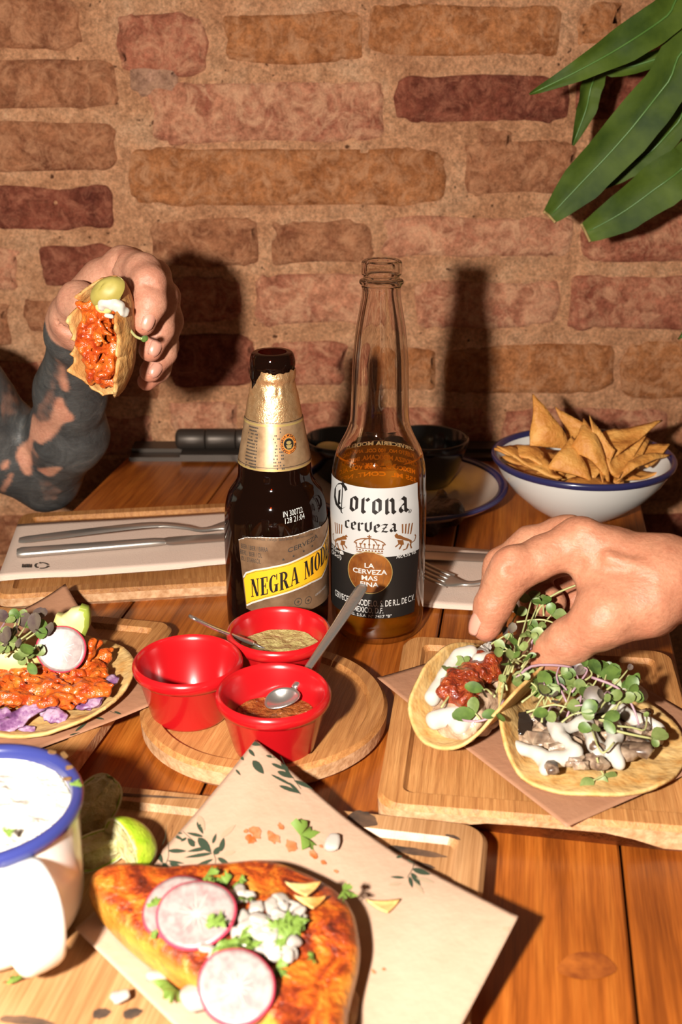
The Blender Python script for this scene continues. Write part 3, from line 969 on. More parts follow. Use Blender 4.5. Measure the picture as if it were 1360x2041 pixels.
# ================================================================== printed papers
class Sheet:
    """greaseproof sheet: corners A B C D in order, lifted by h at each corner"""
    def __init__(self, A, B, D, base, lifts, pw=2.6, wav=.0009, seed=0, rad=.62):
        self.rad = rad
        self.A, self.B, self.D = [Vector((p[0], p[1], 0)) for p in (A, B, D)]
        self.base, self.lifts, self.pw, self.wav, self.seed = base, lifts, pw, wav, seed
    def z(self, u, v):
        q = self.A + (self.B - self.A) * u + (self.D - self.A) * v
        z = TZ + self.base
        for (cu, cv), h in zip(((0, 0), (1, 0), (1, 1), (0, 1)), self.lifts):
            d = math.hypot(u - cu, v - cv)
            z += h * max(0, 1 - d / self.rad) ** self.pw
        return z + self.wav * (n1(q.x, q.y, self.seed, .05, 7) + 1) * .5
    def at(self, u, v, off=0.0):
        q = self.A + (self.B - self.A) * u + (self.D - self.A) * v
        return Vector((q.x, q.y, self.z(u, v) + off))
    def uv(self, p):
        a, b = self.B - self.A, self.D - self.A
        dx, dy = p[0] - self.A.x, p[1] - self.A.y
        det = a.x * b.y - a.y * b.x
        return ((dx * b.y - dy * b.x) / det, (a.x * dy - a.y * dx) / det)
    def uvpx(self, x, y):
        h = self.base
        for _ in range(6):
            p = P(x, y, h); u, v = self.uv(p)
            h = self.z(min(1, max(0, u)), min(1, max(0, v))) - TZ
        return u, v
    def build(self, label, mat, n=50):
        V, Fc = grid(n, n, lambda u, v: self.at(u, v), .0003)
        c = self.at(.5, .5)
        o = mesh('paper_sheet', V, Fc, mat, origin=c)
        self.o = tag(o, label, 'paper', 'printed greaseproof sheets')
        return o
    def decal(self, polys_uv, mat, name, off=.0007):
        # polys in metres along the two sides
        la, lb = (self.B - self.A).length, (self.D - self.A).length
        V, Fc = flatmesh(polys_uv, .006, .006)
        W3 = [self.at(x / la, y / lb, off) for x, y in V]
        if (self.B - self.A).cross(self.D - self.A).z < 0: Fc = [tuple(reversed(f)) for f in Fc]
        return mesh(name, W3, Fc, mat, parent=self.o)
    def leafpx(self, x0, y0, x1, y1, wpx, mat=None):
        la, lb = (self.B - self.A).length, (self.D - self.A).length
        a = self.uvpx(x0, y0); b = self.uvpx(x1, y1)
        a = (a[0] * la, a[1] * lb); b = (b[0] * la, b[1] * lb)
        dx, dy = b[0] - a[0], b[1] - a[1]; L = math.hypot(dx, dy)
        w = wpx
        pts = []
        for s in (1, -1):
            rng = [.0, .12, .3, .5, .7, .88, 1.0] if s == 1 else [.88, .7, .5, .3, .12]
            for f in rng:
                hw = w * math.sin(math.pi * f ** .8) ** .8 if 0 < f < 1 else 0
                pts.append((a[0] + dx * f - dy / L * hw * s, a[1] + dy * f + dx / L * hw * s))
        pts = [p for p in pts if -.0 <= p[0] <= la and 0 <= p[1] <= lb]
        if len(pts) > 3: self.decal([pts], mat or M_LEAFPRINT, 'leaf_print')
    def twigpx(self, pts, w=.00025):
        la, lb = (self.B - self.A).length, (self.D - self.A).length
        q = [(u * la, v * lb) for u, v in (self.uvpx(*p) for p in pts)]
        self.decal([line2d(a, b, w) for a, b in zip(q[:-1], q[1:])], M_LEAFPRINT, 'twig_print')

FS = Sheet(P(510, 1482, .030), P(1033, 1836, .024), P(150, 1852, .017), .0158, (.016, .010, .001, .001), wav=.0006, seed=3, pw=1.3, rad=.62)
FS.build('pale paper sheet with printed leaf sprigs under the folded red taco', M_KRAFT_PALE, 64)
for a in [(393, 1640, 405, 1665, .0011), (405, 1670, 372, 1662, .0009), (372, 1672, 360, 1680, .0008), (388, 1690, 374, 1673, .0014), (415, 1692, 373, 1700, .0011), (424, 1703, 367, 1712, .0010),
          (395, 1672, 421, 1702, .0022), (428, 1706, 437, 1690, .0017), (440, 1700, 446, 1672, .0015), (424, 1684, 431, 1664, .0009), (434, 1712, 458, 1727, .0012), (425, 1715, 384, 1732, .0010),
          (315, 1702, 324, 1723, .0012), (338, 1694, 364, 1677, .0000001), (335, 1698, 372, 1699, .0012), (338, 1722, 366, 1736, .0013), (334, 1718, 368, 1724, .0007), (325, 1722, 336, 1740, .0014), (290, 1728, 320, 1734, .0012),
          (335, 1660, 365, 1664, .0008), (345, 1666, 367, 1678, .0008), (336, 1648, 342, 1652, .0008), (290, 1680, 322, 1677, .0012), (294, 1700, 318, 1684, .0011), (288, 1675, 308, 1672, .0008),
          (500, 1484, 520, 1488, .0012), (496, 1496, 508, 1510, .0010), (504, 1518, 526, 1545, .0022), (480, 1510, 486, 1518, .0008), (530, 1508, 550, 1513, .0008), (541, 1524, 573, 1538, .0011), (553, 1540, 586, 1553, .0016), (567, 1522, 576, 1552, .0011),
          (560, 1524, 580, 1548, .0010), (592, 1548, 622, 1556, .0012), (586, 1558, 630, 1576, .0013), (576, 1562, 600, 1586, .0009), (540, 1546, 590, 1572, .0008), (556, 1568, 600, 1584, .0012), (470, 1536, 480, 1548, .0006),
          (822, 1734, 858, 1746, .0018), (820, 1742, 838, 1768, .0014), (816, 1750, 822, 1772, .0010), (806, 1752, 778, 1750, .0008), (790, 1712, 802, 1708, .0008), (812, 1714, 826, 1722, .0009)]:
    FS.leafpx(*a)
for a in [(395, 1628, 408, 1658, .0018), (440, 1672, 470, 1646, .0015), (830, 1752, 866, 1762, .0013), (826, 1760, 845, 1784, .0012), (775, 1766, 800, 1764, .0010), (540, 1500, 560, 1524, .0018), (1000, 1852, 1030, 1860, .0012), (445, 1705, 470, 1700, .0012)]:
    FS.leafpx(*a, M_LEAFFAINT)
FS.twigpx([(332, 1646), (330, 1672), (318, 1700), (300, 1735)]); FS.twigpx([(428, 1735), (430, 1715), (425, 1700)]); FS.twigpx([(336, 1680), (336, 1710), (326, 1738)]); FS.twigpx([(826, 1722), (822, 1735), (812, 1752)])
FS.twigpx([(560, 1510), (575, 1540), (600, 1575)])
FS.twigpx([(365, 1660), (390, 1682)], .0002)
# sauce stains on the sheet
for x, y, r, s_ in [(510, 1662, .0055, 1), (545, 1672, .005, 2), (500, 1676, .004, 3), (580, 1690, .005, 4), (625, 1705, .0035, 5), (645, 1722, .002, 6), (560, 1650, .003, 7), (490, 1660, .002, 8), (640, 1690, .0015, 9), (670, 1740, .0015, 10), (745, 1940, .0015, 11), (765, 1935, .0012, 12)]:
    u, v = FS.uvpx(x, y); la, lb = (FS.B - FS.A).length, (FS.D - FS.A).length
    rr = random.Random(s_)
    FS.decal([[(u * la + r * (.5 + .5 * rr.random()) * math.cos(t), v * lb + r * (.35 + .4 * rr.random()) * math.sin(t)) for t in [2 * math.pi * k / 14 for k in range(14)]]], M_STAIN, 'sauce_stain', .0009)

_a, _b = P(752, 1352, .018), P(1130, 1653, .016)
_d = Vector((_a.x + .848 * .125, _a.y + .53 * .125, 0))
RS = Sheet(_a, _b, _d, .0170, (.001, .0, .001, .001), seed=8)
RS.build('brown kraft sheet with printed leaves under the two microgreen tacos', M_KRAFT)
for a in [(838, 1348, 852, 1358, .0012), (846, 1352, 862, 1366, .0010), (858, 1346, 872, 1350, .0008), (840, 1372, 856, 1364, .0008),
          (1284, 1578, 1312, 1572, .0012), (1300, 1566, 1338, 1558, .0010), (1318, 1552, 1352, 1550, .0010), (1300, 1580, 1318, 1562, .0010), (1322, 1570, 1354, 1566, .0010), (1330, 1548, 1356, 1538, .0008), (1326, 1560, 1344, 1546, .0009)]:
    RS.leafpx(*a)
_a, _b = P(130, 1160, .030), P(322, 1404, .015)
_d = _a + (P(100, 1486, .015) - _b) * 1.9
LS = Sheet(_a, _b, (_d.x, _d.y), .0150, (.013, .002, 0, .002), seed=12)
LS.build('brown kraft sheet with a raised corner under the radish-topped open taco', M_KRAFT)
for a in [(190, 1408, 205, 1422, .0012), (204, 1404, 226, 1404, .0009), (212, 1398, 228, 1396, .0008), (190, 1432, 208, 1436, .0009), (212, 1416, 232, 1430, .0000001), (228, 1420, 242, 1426, .0008), (150, 1460, 176, 1440, .0010), (138, 1468, 160, 1462, .0008)]:
    LS.leafpx(*a)
LS.twigpx([(196, 1400), (206, 1414), (230, 1424)])

# ================================================================== bottles
def px_profile(rows, ax, ay):
    """(photo y, half width in px) -> (r, z over the table)"""
    out = []
    for y, hw in rows:
        v = (y - 1020.5) / FPX
        k = ay / (CP - v * SP)
        out.append((hw * k / FPX, HC - k * (SP + v * CP)))
    return out
class Bottle:
    def __init__(self, name, ax, ay, prof, label, cat='bottle', off=.0003):
        self.ax, self.ay = ax, ay
        self.prof = sorted(prof, key=lambda p: p[1])
        self.zs = [p[1] for p in self.prof]; self.rs = [p[0] for p in self.prof]
        self.o = thing(name, (ax, ay, TZ), label, cat)
    def surface(self, pr):
        pr = sorted(pr, key=lambda p: p[1]); self.zs = [p[1] for p in pr]; self.rs = [p[0] for p in pr]
    def r(self, z): return float(np.interp(z, self.zs, self.rs))
    def on(self, phi, z, off):
        r = self.r(z - TZ) + off
        return (self.ax + r * math.sin(phi), self.ay - r * math.cos(phi), z)
    def fp(self, x, y, rref):
        phi, z = cylhit(x, y, self.ax, self.ay, rref)
        return phi * rref, z
    def decal(self, shape, rref, mat, name, off=.0004, parent=None, step=.0022, ystep=None):
        """shape: bmesh or polygons in (arc length, absolute z)"""
        V, Fc = flat_finish(shape, step, ystep) if isinstance(shape, bmesh.types.BMesh) else flatmesh(shape, step, ystep)
        return mesh(name, [self.on(x / rref, z, off) for x, z in V], Fc, mat, parent=parent or self.o)
    def text(self, body, x, y, hpx, rref, mat, off=.0006, bold=0.0, cond=1.0, parent=None, slant=0.0, w=None, flip=False, spacing=1.0, wpx=None, name='lettering'):
        """centred at photo pixel x, y (baseline); hpx cap height in pixels"""
        u, z = self.fp(x, y, rref)
        size = hpx * .000325 / .70
        bm = text2d(body, size, bold, cond, spacing)
        if wpx:
            lo = min(v.co.x for v in bm.verts); hi = max(v.co.x for v in bm.verts)
            ua = self.fp(x - wpx / 2, y, rref)[0]; ub = self.fp(x + wpx / 2, y, rref)[0]
            s = (ub - ua) / (hi - lo)
            for v in bm.verts: v.co.x = (v.co.x - (lo + hi) / 2) * s
        for v in bm.verts: v.co.y += z + slant * v.co.x; v.co.x += u
        return self.decal(bm, rref, mat, name, off, parent)

# ---- clear bottle of lager
CB_ = (.0239, .6830)
cprof = px_profile([(519, 37.5), (523, 40.5), (538, 41.5), (546, 40), (549, 36.5), (555, 37), (558, 43.5), (564, 44), (570, 40), (586, 38.5), (620, 44), (656, 50), (690, 53.5), (727, 56), (798, 57.5), (833, 59), (848, 62), (861, 67), (873, 73), (886, 80), (900, 86), (914, 90), (928, 92.5), (942, 93.6), (970, 93.8)], *CB_)
cprof += [(.0304, .09), (.0304, .05), (.0302, .02), (.0299, .010), (.0290, .0045), (.0270, .0014), (.024, 0)]
cb = Bottle('beer_bottle', *CB_, cprof, 'tall clear glass bottle of amber lager with a white and black label')
pr = sorted(cprof, key=lambda p: p[1])
pr = [tuple(q) for q in spline(pr, 150)]
cb.surface(pr)
inner = [(max(.004, r - (.0024 if z > .012 else .003)), max(z, .005)) for r, z in pr if z > .0045]
full = [(0.0005, .003), (.018, .0025)] + pr + [(pr[-1][0] - .0008, pr[-1][1] + .0004), (inner[-1][0] + .0002, pr[-1][1])] + list(reversed(inner)) + [(.0005, .0055)]
V, Fc = lathe(full, (CB_[0], CB_[1], TZ), 96)
gl_ = mesh('glass', V, Fc, M_GLASS, parent=cb.o)
lvl = HC - (lambda k, v: k * (SP + v * CP))(CB_[1] / (CP - (913 - 1020.5) / FPX * SP), (913 - 1020.5) / FPX)
gl_.data.materials.append(M_GLASS_NECK)
for p_ in gl_.data.polygons:                     # the empty upper part bends the view like solid glass
    if min(gl_.data.vertices[i].co.z for i in p_.vertices) > lvl + .003: p_.material_index = 1
bi = [(r - .0002, z + .0003) for r, z in inner if z < lvl]
rl = np.interp(lvl, [z for r, z in inner], [r for r, z in inner])
V, Fc = lathe([(.0005, .006)] + bi + [(rl - .0002, lvl + .0006), (rl - .0012, lvl), (rl * .5, lvl - .0001), (.0005, lvl - .0001)], (CB_[0], CB_[1], TZ), 96)
mesh('lager', V, Fc, M_BEER, parent=cb.o)
RC = .0304
def crow(y0, y1, x): return cb.fp(x, y0, RC), cb.fp(x, y1, RC)
zt = cb.fp(750, 974, RC)[1]; zb = cb.fp(752, 1233, RC)[1]; zm = cb.fp(752, 1110, RC)[1]
ul = cb.fp(661, 1000, RC)[0] - .004; ur = cb.fp(834, 1050, RC)[0]
lab = cb.decal([[(ul, zm), (ur + .001, zm), (ur - .0012, zt), (ul, zt)]], RC, M_LWHITE, 'front_label', .00035, ystep=.004)
lab2 = cb.decal([[(ul + .001, zb), (ur - .0022, zb), (ur + .001, zm), (ul, zm)]], RC, M_LBLACK, 'lower_label', .00035, ystep=.004)
LP = cb.o
GL = {
 'o': ([[(.2, .86), (.2, .2), (.42, .05)], [(.2, .86), (.42, .97)], [(.42, .97), (.62, .82), (.62, .2), (.42, .05)]], .86),
 'r': ([[(.05, .85), (.2, .97), (.2, .15), (.34, .03)], [(.2, .75), (.46, .97), (.60, .84)]], .74),
 'n': ([[(.05, .85), (.2, .97), (.2, .12), (.3, .03)], [(.2, .75), (.46, .97), (.62, .82), (.62, .15), (.76, .03)]], .93),
 'a': ([[(.15, .8), (.38, .97), (.6, .82), (.6, .15), (.76, .03)], [(.6, .55), (.35, .5), (.2, .35), (.2, .2), (.35, .04), (.6, .2)]], .90),
 'c': ([[(.6, .84), (.42, .97), (.2, .82), (.2, .2), (.4, .04), (.62, .16)]], .74),
 'e': ([[(.2, .45), (.58, .62), (.58, .82), (.42, .97), (.2, .82), (.2, .2), (.4, .04), (.62, .16)]], .76),
 'v': ([[(.02, .92), (.17, 1.06), (.17, .25), (.45, .02)], [(.66, 1.22), (.66, .3), (.45, .02)]], .86),
 'z': ([[(.08, .86), (.3, .96), (.62, .9)], [(.62, .9), (.15, .1)], [(.15, .1), (.4, .1), (.66, .03)], [(.2, .5), (.55, .54)]], .78),
 'C': ([[(1.45, 1.42), (1.1, 1.62), (.6, 1.42), (.27, 1.05), (.27, .5), (.6, .1), (1.15, -.10), (1.5, .12)], [(.86, 1.1), (.86, .28), (.98, .18)], [(1.45, 1.42), (1.55, 1.25)]], 1.82)}
def blackletter(word, w):
    polys, x = [], 0
    for ch in word:
        st, adv = GL[ch]
        polys += nib([[(a + x, b) for a, b in s] for s in st], w, 38)
        if ch == 'C': polys += [line2d((1.18, 1.86), (1.18, -.34), .08), line2d((1.02, 1.52), (1.36, 1.70), .06), line2d((1.06, -.2), (1.3, -.34), .06)]
        x += adv
    return polys, x
def place_bl(word, xa, xb, ybase, xh, mat, w):
    polys, adv = blackletter(word, w)
    ua = cb.fp(xa, ybase, RC)[0]; ub = cb.fp(xb, ybase, RC)[0]; z = cb.fp((xa + xb) / 2, ybase, RC)[1]
    s = (ub - ua) / adv; h = xh * .000325
    cb.decal([[(ua + a * s, z + b * h) for a, b in q] for q in polys], RC, mat, 'lettering', .0006, step=.002)
place_bl('Corona', 665, 815, 1024, 30, M_LBLACK, .27)
place_bl('cerveza', 688, 792, 1060, 17, M_LBLACK, .27)
u, z = cb.fp(816, 1018, RC)
cb.decal(ring2d(u, z, .0011, .00135, 20), RC, M_LBLACK, 'mark', .0006)
cb.text('R', 816, 1021, 5, RC, M_LBLACK)
mm = .000325
# crown
u, z = cb.fp(736.5, 1100, RC)
cr = [ell2d(u + i * 6 * mm, z + 3 * mm - .00 * i * i * mm, 1.8 * mm, 1.5 * mm, 10) for i in range(-4, 5)]
cr += [line2d((u - 27 * mm, z + 7 * mm), (u + 27 * mm, z + 7 * mm), 1.6 * mm), line2d((u - 26 * mm, z - 1 * mm), (u + 26 * mm, z - 1 * mm), 1.6 * mm)]
for k in range(-3, 4):
    cr += [line2d((u + k * 8 * mm, z + 8 * mm), (u + k * 8.6 * mm, z + 14 * mm), 1.7 * mm), ell2d(u + k * 8.7 * mm, z + 15.5 * mm, 2.2 * mm, 2.0 * mm, 8)]
def arc(cx, cy, a, b, t0, t1, w, n=10):
    P_ = [(cx + a * math.cos(math.radians(t0 + (t1 - t0) * i / n)), cy + b * math.sin(math.radians(t0 + (t1 - t0) * i / n))) for i in range(n + 1)]
    return [line2d(p, q, w) for p, q in zip(P_[:-1], P_[1:])]
cr += arc(u, z + 12 * mm, 31 * mm, 16 * mm, 12, 168, 2.2 * mm) + arc(u, z + 12 * mm, 15 * mm, 16 * mm, 10, 170, 1.8 * mm) + [line2d((u, z + 14 * mm), (u, z + 28 * mm), 2 * mm)]
cr += [line2d((u, z + 28 * mm), (u, z + 36 * mm), 2 * mm), line2d((u - 4 * mm, z + 32 * mm), (u + 4 * mm, z + 32 * mm), 2 * mm), ell2d(u, z + 28.5 * mm, 3 * mm, 2 * mm, 8)]
cb.decal(cr, RC, M_LBROWN, 'crown_emblem', .0006)
for sx, x0 in ((1, 679), (-1, 806)):
    u, z = cb.fp(x0, 1092, RC)
    g = lambda pts: [(u + sx * a * mm, z + b * mm) for a, b in pts]
    gr = [g([(-15, 2), (-10, 12), (0, 16), (8, 20), (14, 22), (16, 26), (12, 30), (6, 26), (0, 22), (-8, 18), (-16, 12)]), g([(4, 18), (16, 20), (14, 12), (8, 8), (2, 8)]), g([(12, 28), (18, 34), (22, 30), (17, 28), (20, 25), (15, 22)])]
    gr += [line2d(*g([(6, 10), (12, 0)]), 3 * mm), line2d(*g([(12, 12), (20, 6)]), 2.6 * mm), line2d(*g([(-8, 8), (-4, -2)]), 3.4 * mm), line2d(*g([(-4, -2), (4, -3)]), 2 * mm), line2d(*g([(-12, 6), (-16, -4)]), 3 * mm)]
    gr += [line2d(*g([(-16, 8), (-24, 10)]), 1.8 * mm), line2d(*g([(-24, 10), (-27, 18)]), 1.8 * mm), line2d(*g([(-27, 18), (-24, 22)]), 2.4 * mm)]
    for k, (a, b) in enumerate([(-14, 26), (-8, 28), (-2, 30), (4, 32)]):
        gr.append(g([(a, b), (a + 2.8, b), (a + 2 + (k - 2) * 1.6, b + 22 - k), (a - 1 + (k - 2) * 1.6, b + 22 - k)]))
    cb.decal(gr, RC, M_LBROWN, 'griffin_emblem', .0006)
u, z = cb.fp(736.5, 1141, RC)
coin = cb.decal([ell2d(u, z, 44 * mm, 42 * mm, 40)], RC, M_LCOIN, 'gold_coin', .0005)
cb.decal(ring2d(u, z, 43 * mm, 44.5 * mm, 48), RC, M_GOLDLINE, 'coin_rim', .0006)
for i in range(7):
    cb.decal([line2d((u - 28 * mm + i * 9 * mm, z + (-24 + 5 * (i % 3)) * mm), (u - 22 * mm + i * 9 * mm, z + (26 - 6 * (i % 2)) * mm), 1.3 * mm)], RC, M_LBROWN, 'coin_line', .0006)
for s_, yy, ww in (('LA', 1131, 19), ('CERVEZA', 1143.5, 66), ('MAS', 1156, 31), ('FINA', 1168.5, 36)):
    cb.text(s_, 737, yy, 9.6, RC, M_LTEXTW, .0008, .02, wpx=ww)
cb.text('CERVECERIA MODELO, S. DE R.L. DE C.V.', 742, 1208, 13, RC, M_LTEXTW, .0006, .01, wpx=152)
cb.text('MEXICO, D.F.', 734, 1221, 12, RC, M_LTEXTW, .0006, .01, wpx=58)
cb.text('REG. S.S.A. Nº 7417 "B"', 735, 1230, 6, RC, M_LTEXTW, .0006, .01, wpx=86)
cb.text('Alc.4.5% Vol.', 811, 1108, 8, RC, M_LTEXTW, .0006, .01, wpx=38)
cb.text('355ml', 671, 1098, 8, RC, M_LTEXTW, .0006, .01, wpx=18)
cb.text('(35cl)', 671, 1108, 8, RC, M_LTEXTW, .0006, .01, wpx=17)
cb.text('e', 683, 1104, 10, RC, M_LTEXTW, .0006, .03, wpx=7)
# back print, read through the beer
for s_, z_, h_, du in (('CERVECERIA MODELO', .1195, .0030, -.002), ('PUERTO NO. 100 COL. ANAHUAC', .1140, .0030, 0.0), ('CERVEZA MEXICANA. IMPORT', .1085, .0030, -.001), ('MEXICO D.F. 4.5% VOL. ALC', .1030, .0030, .001), ('355 ML  CONT. NET', .0975, .003, 0)):
    bm = text2d(s_, h_ / .7, .03)
    lo = min(v.co.x for v in bm.verts); hi = max(v.co.x for v in bm.verts)
    for v in bm.verts: v.co.x = (v.co.x - (lo + hi) / 2) * .058 / (hi - lo) + du + math.pi * RC; v.co.y += TZ + z_ - .002
    cb.decal(bm, RC, M_BACKTXT, 'back_lettering', .0004)

# ---- brown bottle
NB = (-.0408, .6720)
nprof = px_profile([(701, 38), (704, 41.5), (713, 44.5), (725, 45.5), (733, 44), (745, 44.5), (751, 44.5), (757, 42), (768, 44.5), (798, 51), (833, 57), (868, 63), (903, 69.5), (925, 72.5), (943, 74), (955, 77.5), (965, 84), (976, 92), (990, 97.5), (1006, 100.5), (1041, 102.5), (1080, 103)], *NB)
RN = nprof[-1][0]
nprof += [(RN, .05), (RN * .998, .02), (RN * .98, .010), (RN * .94, .004), (RN * .86, .0012), (RN * .76, 0)]
nb = Bottle('beer_bottle', *NB, nprof, 'short brown glass bottle with gold foil neck and yellow-banded label')
pr = [tuple(q) for q in spline(sorted(nprof, key=lambda p: p[1]), 130)]
nb.surface(pr)
inn = [(max(.004, r - .0028), max(z, .005)) for r, z in pr if z > .0045]
V, Fc = lathe([(.0005, .003), (.02, .0025)] + pr + [(inn[-1][0] + .0002, pr[-1][1])] + list(reversed(inn)) + [(.0005, .0055)], (NB[0], NB[1], TZ), 96)
mesh('glass', V, Fc, M_BROWN, parent=nb.o)
bi = [(r - .0003, z + .0003) for r, z in inn if z < .128]
V, Fc = lathe([(.0005, .006)] + bi + [(bi[-1][0] - .001, bi[-1][1]), (.0005, bi[-1][1])], (NB[0], NB[1], TZ), 64)
mesh('dark_beer', V, Fc, M_DARKBEER, parent=nb.o)
zf0 = nb.fp(541, 942, .0235)[1]
def foil(u, v):
    ph = -math.pi + 2 * math.pi * u
    zt_ = TZ + .1785 + .0012 * n1(ph * 5, 1, 0, 1, 3) + .0008 * n1(ph * 14, 1, 0, 1, 4)
    d = abs((ph - R_(-62) + math.pi) % (2 * math.pi) - math.pi)
    zt_ -= .0105 * max(0, 1 - d / .62) ** .7
    z = zf0 + (zt_ - zf0) * v
    r = nb.r(z - TZ) + .0004 + .00035 * n1(ph * 6, (z - TZ) * 300, 0, 1, 9) * min(1, max(0, (z - TZ - .155) / .01))
    return (NB[0] + r * math.sin(ph), NB[1] - r * math.cos(ph), z)
V, Fc = grid(121, 44, foil)
fo_ = mesh('neck_foil', V, Fc, M_FOIL, parent=nb.o)
RF = .0205
zn0 = nb.fp(541, 942, .0235)[1]; zn1 = nb.fp(538, 846, .0185)[1]
nl = nb.decal([[(-.075, zn0), (.075, zn0), (.075, zn1), (-.075, zn1)]], RF, M_GOLDLABEL, 'neck_label', .0006, step=.004, ystep=.004)
for za, zb_ in ((zn0 + .0003, zn0 + .0013), (zn1 - .0018, zn1 - .0006)):
    nb.decal([[(-.075, za), (.075, za), (.075, zb_), (-.075, zb_)]], RF, M_GOLDLINE, 'gold_line', .0008, step=.004)
for za in (zn0 + .0022, zn1 + .0002):
    nb.decal([[(-.075, za), (.075, za), (.075, za + .0003), (-.075, za + .0003)]], RF, M_LBLACK, 'dark_line', .0008, step=.004)
u, z = nb.fp(578, 886, .0215); u *= RF / .0215
nb.decal([ell2d(u, z, .0054, .0060, 32)], RF, M_EMBLEM, 'round_emblem', .0008)
nb.decal(ring2d(u, z, .0033, .0036, 28), RF, M_GOLDLINE, 'emblem_ring', .0010)
nb.decal([ell2d(u, z, .0033, .0037, 24)], RF, M_LBLACK, 'emblem_field', .0009)
nb.decal([[(u - .002, z - .0005), (u + .002, z - .0005), (u + .0012, z - .0026), (u - .0012, z - .0026)], ell2d(u, z + .0008, .0017, .0011, 12)], RF, M_GOLDLINE, 'emblem_bust', .0011)
for k, ch in enumerate('CERVECERIA MODELO MEXICO '):
    if ch == ' ': continue
    t = math.pi * 1.5 - .35 - 2 * math.pi * k / 25
    bm = text2d(ch, .0020, .03)
    c, s = math.cos(t - math.pi / 2), math.sin(t - math.pi / 2)
    for v in bm.verts:
        a, b = v.co.x, v.co.y - .0006
        v.co.x = u + .0045 * math.cos(t) + a * c - b * s; v.co.y = z + .0050 * math.sin(t) + a * s + b * c
    nb.decal(bm, RF, M_LBLACK, 'emblem_lettering', .0010)
rr = random.Random(3)
blk = []
for row in range(13):                                   # the block of tiny print on the neck
    zz = nb.fp(505, 856 + row * 6.2, .0205)[1]
    for x0 in np.arange(-.0180, -.0095 + .0004 * row * 0, .00085):
        if rr.random() < .86: blk.append([(x0, zz), (x0 + .0006, zz), (x0 + .0006, zz + .0009), (x0, zz + .0009)])
    for x0 in np.arange(.0005, .0060, .0009):
        if rr.random() < .42: blk.append([(x0, zz), (x0 + .0006, zz), (x0 + .0006, zz + .0009), (x0, zz + .0009)])
nb.decal(blk, RF, M_INK, 'small_print', .0008, step=None)
# body label traced on the glass
def npx(x, y): return nb.fp(x, y, RN)
def poly_px(pts): return [npx(x, y) for x, y in pts]
top = [(476, 1076), (492, 1071), (520, 1071), (560, 1072), (590, 1067), (620, 1057), (640, 1050)]
bot = [(640, 1205), (610, 1215), (580, 1222), (548, 1226), (520, 1225), (492, 1212)]
uE = R_(118) * RN
tz_ = npx(640, 1050)[1]; bz_ = npx(560, 1226)[1]
label_poly = poly_px(top) + [(uE * .8, tz_ + .001), (uE, tz_ - .004), (uE, bz_)] + poly_px([(548, 1226), (520, 1224), (492, 1212)])
bl_ = nb.decal([label_poly], RN, M_GOLDBROWN, 'body_label', .0004, ystep=.003)
nb.decal([line2d(a, b, .0006) for a, b in zip(poly_px(top)[:-1], poly_px(top)[1:])], RN, M_LTEXTW, 'label_edge', .0004)
band_t = poly_px([(487, 1150), (492, 1141), (510, 1135), (545, 1129), (575, 1122), (600, 1111), (625, 1098), (640, 1089)])
band_b = poly_px([(640, 1150), (620, 1160), (590, 1174), (560, 1184), (530, 1192), (505, 1200), (493, 1206)])
m_ = (band_t[-1][1] - band_t[2][1]) / (band_t[-1][0] - band_t[2][0])
far_t = (band_t[-1][0] + .03, band_t[-1][1] + .02); far_b = (band_b[0][0] + .03, band_b[0][1] + .02)
nb.decal([band_t + [far_t, far_b] + band_b], RN, M_YELLOW, 'yellow_band', .0006, ystep=.003)
bt = band_t + [far_t]; bb = [far_b] + band_b
for q in (bt, bb):
    nb.decal([line2d(a, b, .0010) for a, b in zip(q[:-1], q[1:])], RN, M_LTEXTW, 'band_border', .0007)
    nb.decal([line2d((a[0], a[1] - .0012 * (1 if q is bt else -1)), (b[0], b[1] - .0012 * (1 if q is bt else -1)), .00025) for a, b in zip(q[:-1], q[1:])], RN, M_INK, 'band_line', .0007)
def rct(a, b, c, d): return [(a, c), (b, c), (b, d), (a, d)]
def ringseg(cx, cy, ao, bo, ai, bi, t0, t1, n=16):
    out = []
    for i in range(n):
        a, b = math.radians(t0 + (t1 - t0) * i / n), math.radians(t0 + (t1 - t0) * (i + 1) / n)
        out.append([(cx + ai * math.cos(a), cy + bi * math.sin(a)), (cx + ao * math.cos(a), cy + bo * math.sin(a)), (cx + ao * math.cos(b), cy + bo * math.sin(b)), (cx + ai * math.cos(b), cy + bi * math.sin(b))])
    return out
